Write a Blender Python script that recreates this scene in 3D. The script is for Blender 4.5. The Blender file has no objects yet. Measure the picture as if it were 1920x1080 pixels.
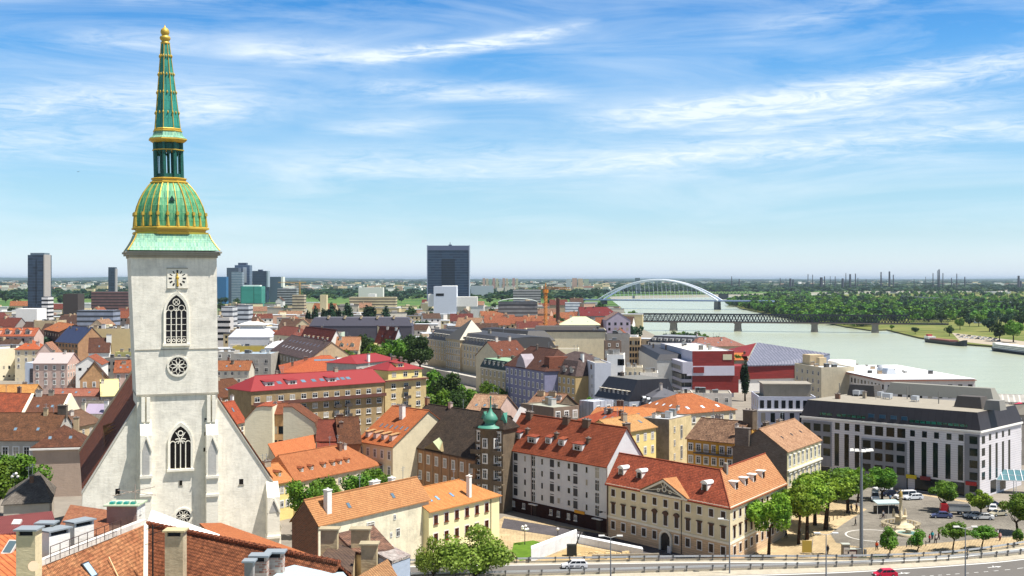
import bpy, bmesh, math, random
from mathutils import Vector, Matrix
R = math.radians
F = 2300.0; HC = 52.0; HY = 522.0; PX = 960.0
S = bpy.context.scene; COL = S.collection
# ---------------------------------------------------------------- camera
cd = bpy.data.cameras.new('camera'); cam = bpy.data.objects.new('camera', cd); COL.objects.link(cam)
cam.location = (0, 0, HC); cam.rotation_euler = (R(90), 0, 0)
cd.sensor_width = 36; cd.lens = 36 * F / 1920; cd.shift_y = -(540 - HY) / 1920 * 1.0
cd.clip_start = 1; cd.clip_end = 90000
S.camera = cam
# ---------------------------------------------------------------- sun, sky, exposure
SUNV = Vector((0.43, -0.14, 1.0)).normalized()          # towards the sun
sl = bpy.data.lights.new('sun', 'SUN'); sl.energy = 5.0; sl.angle = R(0.5); sl.color = (1, .955, .89)
so = bpy.data.objects.new('sun', sl); COL.objects.link(so); so.rotation_euler = SUNV.to_track_quat('Z', 'Y').to_euler(); so.location = (0, 0, 300)
S.view_settings.view_transform = 'Standard'; S.view_settings.look = 'None'; S.view_settings.exposure = 0.68; S.view_settings.gamma = 1
S.cycles.max_bounces = 5; S.cycles.volume_bounces = 0; S.cycles.transparent_max_bounces = 6
W_ = bpy.data.worlds.new('World'); S.world = W_; W_.use_nodes = True
class NT:
    """tiny node-tree writer"""
    def __init__(s, nt): s.nt = nt; nt.nodes.clear()
    def n(s, t, ins=None, **kw):
        nd = s.nt.nodes.new(t)
        for k, v in kw.items(): setattr(nd, k, v)
        for k, v in (ins or {}).items():
            sk = nd.inputs[k]
            if isinstance(v, bpy.types.NodeSocket): s.nt.links.new(v, sk)
            elif isinstance(v, bpy.types.Node): s.nt.links.new(v.outputs[0], sk)
            else: sk.default_value = v
        return nd
    def m(s, op, a, b=0.0, c=0.0): return s.n('ShaderNodeMath', {0: a, 1: b, 2: c}, operation=op).outputs[0]
    def mix(s, f, a, b, bt='MIX'):
        nd = s.nt.nodes.new('ShaderNodeMix'); nd.data_type = 'RGBA'; nd.blend_type = bt
        for i, v in ((0, f), (6, a), (7, b)):
            if isinstance(v, bpy.types.NodeSocket): s.nt.links.new(v, nd.inputs[i])
            else: nd.inputs[i].default_value = v if i == 0 else (tuple(v) + (1,))[:4]
        return nd.outputs[2]
    def ramp(s, f, stops):
        nd = s.n('ShaderNodeValToRGB', {0: f}); el = nd.color_ramp.elements
        while len(el) < len(stops): el.new(.5)
        for e, (p, c) in zip(el, stops): e.position = p; e.color = (tuple(c) + (1,))[:4] if hasattr(c, '__len__') else (c, c, c, 1)
        return nd.outputs[0]
def lin(r, g=None, b=None):
    if g is None: h = r.lstrip('#'); r, g, b = int(h[0:2], 16), int(h[2:4], 16), int(h[4:6], 16)
    f = lambda c: c / 255 / 12.92 if c / 255 <= .04045 else ((c / 255 + .055) / 1.055) ** 2.4
    return (f(r), f(g), f(b))
def build_world():
    t = NT(W_.node_tree)
    sky = t.n('ShaderNodeTexSky', sky_type='NISHITA', sun_disc=False, sun_elevation=math.asin(SUNV.z),
              sun_rotation=math.atan2(SUNV.x, SUNV.y), altitude=150, air_density=1.0, dust_density=.5, ozone_density=3.0)
    tc = t.n('ShaderNodeTexCoord'); sp = t.n('ShaderNodeSeparateXYZ', {0: tc.outputs['Generated']})
    az = t.m('ARCTAN2', sp.outputs[0], sp.outputs[1]); el = t.m('ARCSINE', sp.outputs[2])
    # a clear day's zenith-to-horizon tint (deep blue above, milky near the horizon)
    elp = t.m('MAXIMUM', el, 0.0)
    tint = t.ramp(t.m('MULTIPLY', elp, 2.0), [(0, (.98, 1.14, 1.62)), (.03, (.90, 1.04, 1.36)), (.07, (.74, .89, 1.10)), (.14, (.66, .84, .97)), (.25, (.55, .80, .97)), (.36, (.36, .73, 1.0)), (.45, (.22, .62, .95)), (.75, (.36, .39, .43))])
    base = t.mix(1.0, sky.outputs[0], tint, 'MULTIPLY')
    # cirrus: fibrous noise stretched along slightly rising bands
    def fib(rot, sx, sy, det, dist, seed):
        v = t.n('ShaderNodeCombineXYZ', {0: az, 1: el, 2: seed})
        mp = t.n('ShaderNodeMapping', {0: v, 2: (0, 0, rot), 3: (sx, sy, 1)})
        return t.n('ShaderNodeTexNoise', {'Vector': mp, 'Scale': 1.0, 'Detail': det, 'Roughness': .62, 'Distortion': dist}).outputs[0]
    n1 = fib(-.12, 5, 34, 8, .9, 3.3); n2 = fib(-.10, 26, 150, 6, 1.4, 8.1); n3 = fib(-.2, 3, 12, 3, .5, 1.7)
    def band(x0, y0, x1, y1, w, gain, bow=0.0):
        """bright wisp between two bearings (given as picture offsets, turned into angles)"""
        a0, e0, a1, e1 = [q / F for q in (x0 - PX, HY - y0, x1 - PX, HY - y1)]
        m = (e1 - e0) / (a1 - a0)
        u = t.m('DIVIDE', t.m('SUBTRACT', az, a0), a1 - a0)
        wob = t.m('MULTIPLY', t.m('SUBTRACT', n1, .5), w * 2.6 / F)
        lin_ = t.m('ADD', e0, t.m('MULTIPLY', u, e1 - e0))
        par = t.m('MULTIPLY', t.m('MULTIPLY', u, t.m('SUBTRACT', 1.0, u)), bow / F * 4)
        d = t.m('DIVIDE', t.m('ADD', t.m('SUBTRACT', t.m('SUBTRACT', el, lin_), par), wob), w / F)
        g = t.m('POWER', 2.718, t.m('MULTIPLY', t.m('MULTIPLY', d, d), -1.0))
        ends = t.m('MULTIPLY', t.m('SMOOTH_MIN', t.m('MULTIPLY', t.m('MAXIMUM', u, 0.0), 4.0), 1.0, .4), t.m('SMOOTH_MIN', t.m('MULTIPLY', t.m('MAXIMUM', t.m('SUBTRACT', 1.0, u), 0.0), 4.0), 1.0, .4))
        return t.m('MULTIPLY', t.m('MULTIPLY', g, ends), gain)
    bands = [(560, 118, 1130, 45, 13, .85, -16), (380, 95, 760, 118, 24, .35, 0), (-60, 245, 560, 205, 42, .60, 14), (-80, 300, 330, 270, 40, .34, 0),
             (600, 165, 1120, 178, 15, .42, 0), (1020, 222, 2100, 130, 26, .80, -12), (1180, 262, 1960, 205, 17, .50, 0),
             (880, 322, 2100, 246, 25, .62, 0), (560, 250, 880, 225, 15, .32, 0), (420, 320, 1300, 300, 34, .36, 0), (120, 105, 420, 90, 20, .30, 0),
             (200, 26, 480, 6, 14, .42, 0), (1340, 80, 1700, 20, 22, .2, 0)]
    tot = None
    for b in bands:
        g = band(*b); tot = g if tot is None else t.m('MAXIMUM', tot, g)
    tex = t.m('ADD', t.m('MULTIPLY', n2, 1.6), t.m('MULTIPLY', n1, .75)); tex = t.m('MULTIPLY', t.m('SUBTRACT', tex, .72), 1.7)
    veil = t.m('MULTIPLY', t.ramp(t.m('ADD', t.m('MULTIPLY', n1, .7), t.m('MULTIPLY', n3, .45)), [(.50, 0.0), (.80, 1.0)]), .42)
    cl = t.m('ADD', t.m('MULTIPLY', tot, t.m('MAXIMUM', tex, .12)), veil)
    cl = t.m('MINIMUM', t.m('MAXIMUM', cl, 0.0), .92)
    up = t.m('MINIMUM', t.m('MULTIPLY', elp, 22.0), 1.0); cl = t.m('MULTIPLY', cl, up)
    lum = t.mix(cl, base, (6.0, 6.6, 7.0))
    bg = t.n('ShaderNodeBackground', {0: lum, 1: 0.10})
    t.n('ShaderNodeOutputWorld', {0: bg.outputs[0]})
build_world()
# ---------------------------------------------------------------- picture point -> place
def P(px, py, z):
    """the place at height z seen at photo point (px, py)"""
    Y = (HC - z) * F / (py - HY); return Vector(((px - PX) / F * Y, Y, z))
def PD(px, py, Y): return Vector(((px - PX) / F * Y, Y, HC - (py - HY) / F * Y))
# ---------------------------------------------------------------- materials
MATS = {}
def pbsdf(t, col, rough=.8, spec=.3, **kw):
    ins = {'Base Color': col, 'Roughness': rough, 'Specular IOR Level': spec}; ins.update(kw)
    b = t.n('ShaderNodeBsdfPrincipled', ins); t.n('ShaderNodeOutputMaterial', {0: b.outputs[0]}); return b
def newmat(name):
    m = bpy.data.materials.new(name); m.use_nodes = True; return m, NT(m.node_tree)
def c4(c): return (*c, 1)
def sc(c, k): return tuple(min(1, x * k) for x in c)
def tile(c1, c2=None, row=.36, wd=.25, var=.5, moss=0.06, gap=.22):
    key = ('tile', c1, c2, row, wd, var, moss, gap)
    if key in MATS: return MATS[key]
    m, t = newmat('roof_tile'); a = lin(c1); b = lin(c2) if c2 else sc(a, .62)
    tc = t.n('ShaderNodeTexCoord'); uv = tc.outputs['UV']
    br = t.n('ShaderNodeTexBrick', {'Vector': uv, 'Color1': (1, 1, 1, 1), 'Color2': (.72, .72, .72, 1), 'Mortar': (gap, gap, gap, 1), 'Scale': 1, 'Mortar Size': .07, 'Mortar Smooth': .3, 'Brick Width': wd, 'Row Height': row})
    n = t.n('ShaderNodeTexNoise', {'Vector': uv, 'Scale': .55, 'Detail': 8, 'Roughness': .7})
    n2 = t.n('ShaderNodeTexNoise', {'Vector': uv, 'Scale': 2.6, 'Detail': 3})
    oi = t.n('ShaderNodeObjectInfo')
    col = t.mix(t.ramp(n.outputs[0], [(.35, 0.0), (.68, 1.0)]), a, sc(b, 1), 'MIX')
    col = t.mix(var, col, t.mix(1, col, t.ramp(n2.outputs[0], [(.3, .5), (.7, 1.4)]), 'MULTIPLY'))
    if moss: col = t.mix(t.ramp(t.n('ShaderNodeTexNoise', {'Vector': uv, 'Scale': 1.4, 'Detail': 6, 'Roughness': .75}).outputs[0], [(.62 - moss * .2, 0.0), (.74 - moss * .2, .85)]), col, lin('3a3128'))
    col = t.mix(.8, col, t.mix(1, col, br.outputs[0], 'MULTIPLY'))
    hs = t.n('ShaderNodeHueSaturation', {'Hue': t.m('ADD', t.m('MULTIPLY', oi.outputs['Random'], .016), .497), 'Saturation': .93, 'Value': t.m('ADD', t.m('MULTIPLY', oi.outputs['Random'], .24), .84), 'Color': col})
    bu = t.n('ShaderNodeBump', {'Strength': .5, 'Distance': .05, 'Height': br.outputs['Color']})
    pbsdf(t, hs.outputs[0], .85, .2, Normal=bu.outputs[0]); MATS[key] = m; return m
def plaster(c1, stain=.25, rough=.9, scale=.35, streak=.5, name='plaster'):
    key = ('pl', c1, stain, rough, scale, streak)
    if key in MATS: return MATS[key]
    m, t = newmat(name); a = lin(c1); uv = t.n('ShaderNodeTexCoord').outputs['UV']; oi = t.n('ShaderNodeObjectInfo')
    mp = t.n('ShaderNodeMapping', {0: uv, 3: (2.2, .28, 1)})
    n = t.n('ShaderNodeTexNoise', {'Vector': uv, 'Scale': scale, 'Detail': 9, 'Roughness': .72})
    s = t.n('ShaderNodeTexNoise', {'Vector': mp, 'Scale': .8, 'Detail': 5})
    f = t.n('ShaderNodeTexNoise', {'Vector': t.n('ShaderNodeMapping', {0: uv, 3: (.45, 1.3, 1)}), 'Scale': 2.2, 'Detail': 6, 'Roughness': .7})
    col = t.mix(t.m('MULTIPLY', t.ramp(n.outputs[0], [(.42, 0.0), (.72, 1.0)]), stain * 1.6), a, sc(a, .55))
    col = t.mix(t.m('MULTIPLY', t.ramp(s.outputs[0], [(.5, 0.0), (.75, 1.0)]), stain * streak * 1.6), col, sc(a, .5))
    hs = t.n('ShaderNodeHueSaturation', {'Hue': .5, 'Saturation': 1.0, 'Value': t.m('ADD', t.m('MULTIPLY', oi.outputs['Random'], .14), .93), 'Color': col})
    bu = t.n('ShaderNodeBump', {'Strength': .4, 'Distance': .12, 'Height': f.outputs[0]})
    pbsdf(t, hs.outputs[0], rough, .2, Normal=bu.outputs[0]); MATS[key] = m; return m
def plain(c, rough=.6, spec=.4, metal=0.0, name='paint', noise=.15, nscale=1.5):
    key = ('pn', c, rough, spec, metal, noise, nscale)
    if key in MATS: return MATS[key]
    m, t = newmat(name); a = lin(c); tc = t.n('ShaderNodeTexCoord')
    n = t.n('ShaderNodeTexNoise', {'Vector': tc.outputs['Object'], 'Scale': nscale, 'Detail': 6, 'Roughness': .7})
    col = t.mix(t.m('MULTIPLY', n.outputs[0], noise * 2), a, sc(a, .45))
    pbsdf(t, col, rough, spec, Metallic=metal); MATS[key] = m; return m
def glass(c='10161c', rough=.12):
    key = ('gl', c, rough)
    if key in MATS: return MATS[key]
    m, t = newmat('window_glass'); a = lin(c); oi = t.n('ShaderNodeObjectInfo')
    col = t.mix(t.m('MULTIPLY', oi.outputs['Random'], .5), a, sc(a, 2.0)); cu_ = t.m('GREATER_THAN', oi.outputs['Random'], .84 if c == '10161c' else 2.0); col = t.mix(t.m('MULTIPLY', cu_, .75), col, lin('b8b0a0'))
    pbsdf(t, col, rough, .35); MATS[key] = m; return m
def bands_mat(c1, c2, period, frac, vertical=False, rough=.4, c3=None, p2=3.0):
    """cladding in courses: storeys of glass and spandrel, standing-seam sheet, slats"""
    key = ('bd', c1, c2, period, frac, vertical, rough, c3, p2)
    if key in MATS: return MATS[key]
    m, t = newmat('banded_cladding'); sp = t.n('ShaderNodeSeparateXYZ', {0: t.n('ShaderNodeTexCoord').outputs['UV']})
    a = sp.outputs[0 if vertical else 1]; b = sp.outputs[1 if vertical else 0]
    fr = t.m('FRACT', t.m('DIVIDE', a, period)); k = t.m('LESS_THAN', fr, frac)
    cell = t.n('ShaderNodeTexWhiteNoise', {'Vector': t.n('ShaderNodeCombineXYZ', {0: t.m('FLOOR', t.m('DIVIDE', a, period)), 1: t.m('FLOOR', t.m('DIVIDE', b, p2))})}, noise_dimensions='3D')
    ca = t.mix(t.m('MULTIPLY', cell.outputs[0], .55), lin(c1), lin(c3) if c3 else sc(lin(c1), 1.5))
    uvn = t.n('ShaderNodeTexNoise', {'Vector': t.n('ShaderNodeTexCoord').outputs['UV'], 'Scale': .2, 'Detail': 6})
    col = t.mix(k, ca, lin(c2)); col = t.mix(t.m('MULTIPLY', uvn.outputs[0], .5), col, t.mix(1, col, (.5, .5, .5), 'MULTIPLY'))
    pbsdf(t, col, rough, .5); MATS[key] = m; return m
GL = glass(); GLB = glass('16262c'); FRW = plain('e8e6e0', .5); FRB = plain('4a2a18', .6); CAPM = plain('8f979c', .5, name='sheet_metal')
# ---------------------------------------------------------------- mesh writer
class MB:
    def __init__(s): s.v = []; s.f = []; s.k = []; s.sm = []
    def add(s, vs, fs, k=0, sm=False):
        o = len(s.v); s.v += [tuple(v) for v in vs]
        for f in fs: s.f.append([o + i for i in f]); s.k.append(k); s.sm.append(sm)
        return s
    def quad(s, *vs, k=0): return s.add(vs, [list(range(len(vs)))], k)
    def box(s, x0, x1, y0, y1, z0, z1, k=0, taper=0.0, bottom=True):
        t = taper
        vs = [(x0, y0, z0), (x1, y0, z0), (x1, y1, z0), (x0, y1, z0), (x0 + t, y0 + t, z1), (x1 - t, y0 + t, z1), (x1 - t, y1 - t, z1), (x0 + t, y1 - t, z1)]
        fs = [(0, 1, 5, 4), (1, 2, 6, 5), (2, 3, 7, 6), (3, 0, 4, 7), (4, 5, 6, 7)] + ([(3, 2, 1, 0)] if bottom else [])
        return s.add(vs, fs, k)
    def prism(s, pts, vec, k=0, cap=True):
        """closed polygon pts pushed along vec"""
        n = len(pts); vec = Vector(vec); a = [Vector(p) for p in pts]; b = [p + vec for p in a]
        fs = [(i, (i + 1) % n, n + (i + 1) % n, n + i) for i in range(n)]
        if cap: fs += [list(range(n))[::-1], list(range(n, 2 * n))]
        return s.add(a + b, fs, k)
    def bar(s, a, b, w, k=0, w2=None, n=4):
        a, b = Vector(a), Vector(b); d = (b - a).normalized(); up = Vector((0, 0, 1)) if abs(d.z) < .95 else Vector((1, 0, 0))
        x = d.cross(up).normalized(); y = x.cross(d); w2 = w if w2 is None else w2; ph = math.pi / n
        vs = [c + (x * math.cos(ph + 2 * math.pi * i / n) + y * math.sin(ph + 2 * math.pi * i / n)) * r for c, r in ((a, w), (b, w2)) for i in range(n)]
        fs = [(i, (i + 1) % n, n + (i + 1) % n, n + i) for i in range(n)] + [list(range(n))[::-1], list(range(n, 2 * n))]
        return s.add(vs, fs, k, n > 6)
    def tube(s, pts, rs, k=0, n=6):
        for i in range(len(pts) - 1): s.bar(pts[i], pts[i + 1], rs[i], k, rs[i + 1], n)
        return s
    def lathe(s, prof, n=16, k=0, c=(0, 0), sm=True, ph=0.0, sq=None):
        """prof: (radius, z[, xshift]); """
        vs = []; m = len(prof)
        for p in prof:
            r, z = p[0], p[1]; dx = p[2] if len(p) > 2 else 0
            for i in range(n):
                a = ph + 2 * math.pi * i / n; vs.append((c[0] + dx + r * math.cos(a), c[1] + r * math.sin(a), z))
        fs = [(j * n + i, j * n + (i + 1) % n, (j + 1) * n + (i + 1) % n, (j + 1) * n + i) for j in range(m - 1) for i in range(n)]
        s.add(vs, fs, k, sm); s.add(vs[-n:], [list(range(n))], k); s.add(vs[:n], [list(range(n))[::-1]], k); return s
    def ringp(s, cx, cz, r0, r1, y0, y1, n=20, k=0, a0=0.0, a1=2 * math.pi):
        """flat ring standing in the XZ plane"""
        full = abs(a1 - a0 - 2 * math.pi) < 1e-6; m = n if full else n + 1
        A = [a0 + (a1 - a0) * i / n for i in range(m)]
        vs = [(cx + r * math.cos(a), y, cz + r * math.sin(a)) for a in A for (r, y) in ((r0, y0), (r1, y0), (r1, y1), (r0, y1))]
        fs = []
        for i in range(n):
            a, b = i * 4, ((i + 1) % m) * 4
            for j in range(4): fs.append((a + j, b + j, b + (j + 1) % 4, a + (j + 1) % 4))
        return s.add(vs, fs, k)
    def mesh(s, name, mats):
        me = bpy.data.meshes.new(name); me.from_pydata(s.v, [], s.f)
        for m in (mats if isinstance(mats, (list, tuple)) else [mats]): me.materials.append(m)
        me.polygons.foreach_set('material_index', s.k); me.polygons.foreach_set('use_smooth', s.sm)
        uv = me.uv_layers.new(name='UVMap').data
        for p in me.polygons:
            n = p.normal
            t = Vector((1, 0, 0)) if abs(n.z) > .995 else Vector((-n.y, n.x, 0)).normalized(); b = n.cross(t)
            for li in p.loop_indices:
                co = me.vertices[me.loops[li].vertex_index].co; uv[li].uv = (co.dot(t), co.dot(b))
        me.update(); return me
def obj(name, mesh, parent=None, mats=None, loc=None, rot=None):
    if isinstance(mesh, MB): mesh = mesh.mesh(name, mats)
    o = bpy.data.objects.new(name, mesh); COL.objects.link(o)
    if parent: o.parent = parent
    if loc is not None: o.location = loc
    if rot is not None: o.rotation_euler = rot
    return o
def empty(name, loc, rz=0.0):
    o = bpy.data.objects.new(name, None); COL.objects.link(o); o.location = loc; o.rotation_euler = (0, 0, rz); o.empty_display_size = .5; return o
ALL = {}
def tag(o, label, cat, group=None, kind=None):
    if label: o['label'] = label
    if cat: o['category'] = cat
    if group: o['group'] = group
    if kind: o['kind'] = kind
    return o
def copy_tree(o, parent=None):
    c = o.copy(); COL.objects.link(c)
    if parent: c.parent = parent
    for ch in list(o.children): copy_tree(ch, c)
    return c
# ---------------------------------------------------------------- windows, dormers, chimneys (shared meshes)
MC = {}
def win_mesh(w, h, st='w', fr=None, gl=None):
    fr = fr or FRW; gl = gl or GL; key = ('win', round(w, 2), round(h, 2), st, fr.name, gl.name)
    if key in MC: return MC[key]
    b = MB(); a, c = w / 2, h / 2; t = .09
    b.quad((-a, -.03, -c), (a, -.03, -c), (a, -.03, c), (-a, -.03, c), k=1)
    if st != 'n':
        for x0, x1, z0, z1 in ((-a, -a + t, -c, c), (a - t, a, -c, c), (-a + t, a - t, -c, -c + t), (-a + t, a - t, c - t, c)): b.box(x0, x1, -.1, 0, z0, z1)
        if 'p' not in st:
            b.box(-t / 2, t / 2, -.08, 0, -c + t, c - t); b.box(-a + t, -t / 2, -.075, 0, c * .3, c * .3 + t * .8); b.box(t / 2, a - t, -.075, 0, c * .3, c * .3 + t * .8)
    if 's' in st: b.box(-a - .12, a + .12, -.22, 0, -c - .14, -c - .003)
    if 'h' in st: b.box(-a - .22, a + .22, -.3, 0, c + .28, c + .44); b.box(-a - .1, a + .1, -.08, 0, c + .005, c + .26)
    if 'u' in st:     # plain surround band
        for x0, x1, z0, z1 in ((-a - .2, -a - .004, -c - .2, c + .2), (a + .004, a + .2, -c - .2, c + .2), (-a - .003, a + .003, c + .004, c + .2), (-a - .003, a + .003, -c - .2, -c - .004)): b.box(x0, x1, -.05, 0, z0, z1, k=2)
    if 'a' in st: b.ringp(0, c + .1, a * .75, a + .3, -.28, 0, 8, 0, .35, math.pi - .35)
    MC[key] = b.mesh('window', [fr, gl, FRW]); return MC[key]
ROT = {'F': 0.0, 'R': math.pi / 2, 'L': -math.pi / 2, 'B': math.pi}
class Bd: pass
def place(b, face, s, z, off=0.0):
    """s metres along that face -> local point"""
    if face == 'F': return (s, -off, z)
    if face == 'R': return (b.L + off, s, z)
    if face == 'L': return (-off, b.W - s, z)
    return (b.L - s, b.W + off, z)
def flen(b, face): return b.L if face in 'FB' else b.W
def addwins(b, face, cols, rows, fh=3.1, w=1.1, h=1.6, st='ws', top=1.7, f0=0.0, f1=1.0, fr=None, gl=None, us=None, name='window', out=0.0):
    Lf = flen(b, face); me = win_mesh(w, h, st, fr, gl)
    us = us if us is not None else [Lf * (f0 + (f1 - f0) * (i + .5) / cols) for i in range(cols)]
    for r in range(rows):
        for s_ in us:
            obj(name, me, b.root, loc=place(b, face, s_, b.zl - top - r * fh, out), rot=(0, 0, ROT[face]))
def u_at(b, px):
    """local x on the front face that stands under photo column px"""
    k = (px - PX) / F; a = b.A; u = b.u
    return (k * a.y - a.x) / (u.x - k * u.y)
def dormer_mesh(w, h, slope, st, roofm, wallm, fr=None):
    key = ('dm', w, h, round(slope, 2), st, roofm.name, wallm.name)
    if key in MC: return MC[key]
    b = MB(); a = w / 2; d = h / slope; o = .15
    b.add([(-a, 0, -.3), (a, 0, -.3), (a, 0, h), (-a, 0, h), (-a, d, h), (a, d, h), (a, .0, 0), (-a, 0, 0)], [(0, 1, 2, 3), (1, 5, 2), (0, 3, 4)], 1)
    if st == 'shed':
        d2 = (h + .35) / slope
        b.prism([(-a - o, -.35, h), (a + o, -.35, h), (a + o, d2, h + .35), (-a - o, d2, h + .35)], (0, 0, .12), 0)
    elif st == 'flat':
        b.box(-a - o, a + o, -.25, d + .1, h, h + .14, 0)
    elif st == 'arch':
        n = 8; pr = [(-(a + o) * math.cos(math.pi * i / n), h + .75 * a * math.sin(math.pi * i / n)) for i in range(n + 1)]
        d2 = (h + .75 * a) / slope
        vs = [(x, -.2, z) for x, z in pr] + [(x, d2, z) for x, z in pr]
        b.add(vs, [(i, i + 1, n + 2 + i, n + 1 + i) for i in range(n)], 0); b.add([(x, -.18, z) for x, z in pr], [list(range(n + 1))[::-1]], 1)
    else:
        g = a * .8; d2 = (h + g) / slope; d3 = h / slope
        b.prism([(-a - o, -.3, h), (0, -.3, h + g), (0, d2, h + g), (-a - o, d3, h)], (0, 0, .1), 0)
        b.prism([(0, -.3, h + g), (a + o, -.3, h), (a + o, d3, h), (0, d2, h + g)], (0, 0, .1), 0)
        b.add([(-a, 0, h), (a, 0, h), (0, 0, h + g)], [(0, 1, 2)], 1)
    MC[key] = b.mesh('dormer', [roofm, wallm]); return MC[key]
def slope_of(b, face):
    if b.kind == 'mans': return b.mh / b.mi
    if face in 'FB': return b.h / (b.W / 2)
    i = b.iR if face == 'R' else b.iL
    return b.h / max(i, .5)
def rz(b, x, y):
    if b.kind == 'flat': return b.zl
    if b.kind == 'mans':
        d = min(x, b.L - x, y, b.W - y)
        if d < b.mi: return b.zl + b.mh * max(d, 0) / b.mi
        return b.zl + b.mh + b.h * min(1, (d - b.mi) / max(.1, b.W / 2 - b.mi))
    if b.kind == 'gablev': return b.zl + b.h * min(x, b.L - x) / (b.L / 2)
    k = min(y, b.W - y) / (b.W / 2)
    if b.iL > 0: k = min(k, x / b.iL)
    if b.iR > 0: k = min(k, (b.L - x) / b.iR)
    return b.zl + b.h * k
def add_dormers(b, face, n, d=1.2, w=1.6, h=1.3, st='shed', roofm=None, wallm=None, f0=.05, f1=.95, us=None, wst='w', fr=None):
    sl_ = slope_of(b, face) if b.kind != 'gablev' else b.h / (b.L / 2); Lf = flen(b, face)
    me = dormer_mesh(w, h, sl_, st, roofm or b.rm, wallm or b.wm)
    us = us if us is not None else [Lf * (f0 + (f1 - f0) * (i + .5) / n) for i in range(n)]
    wm = win_mesh(w * .62, h * .72, wst, fr)
    for s_ in us:
        p = place(b, face, s_, 0, -d); z = b.zl + sl_ * d
        o = obj('dormer', me, b.root, loc=(p[0], p[1], z), rot=(0, 0, ROT[face]))
        obj('window', wm, o, loc=(0, -.03, h * .5))
def add_sky(b, face, n, d=1.5, w=.8, ln=1.3, f0=.1, f1=.9, us=None, gl=None):
    sl_ = slope_of(b, face); Lf = flen(b, face); key = ('sk', w, ln, round(sl_, 2), gl and gl.name)
    if key not in MC:
        m = MB(); m.box(-w / 2, w / 2, 0, ln, .02, .14, 0); m.quad((-w / 2 + .08, .08, .15), (w / 2 - .08, .08, .15), (w / 2 - .08, ln - .08, .15), (-w / 2 + .08, ln - .08, .15), k=1)
        MC[key] = m.mesh('skylight', [plain('6a5f58'), gl or glass('5a7080', .1)])
    an = math.atan(sl_); us = us if us is not None else [Lf * (f0 + (f1 - f0) * (i + .5) / n) for i in range(n)]
    for s_ in us:
        p = place(b, face, s_, 0, -d); o = obj('skylight', MC[key], b.root, loc=(p[0], p[1], b.zl + (b.mh if 0 else 0) + sl_ * d + .05))
        o.rotation_euler = (Matrix.Rotation(ROT[face], 3, 'Z') @ Matrix.Rotation(an, 3, 'X')).to_euler()
def chimney(b, fx, fy, w=1.0, d=.7, hh=1.6, m=None, cap=None, name='chimney'):
    x, y = fx * b.L, fy * b.W; z0 = rz(b, x, y); mb = MB()
    mb.box(x - w / 2, x + w / 2, y - d / 2, y + d / 2, z0 - 1.2, z0 + hh, 0); mb.box(x - w / 2 - .1, x + w / 2 + .1, y - d / 2 - .1, y + d / 2 + .1, z0 + hh + .002, z0 + hh + .16, 1)
    n = max(1, int(w / .7))
    for i in range(n): cx = x - w / 2 + w * (i + .5) / n; mb.box(cx - .16, cx + .16, y - .16, y + .16, z0 + hh + .165, z0 + hh + .42, 1)
    return obj(name, mb, b.root, [m or plaster('d8cfc2', .5), cap or plaster('8a8078', .4)])
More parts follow.
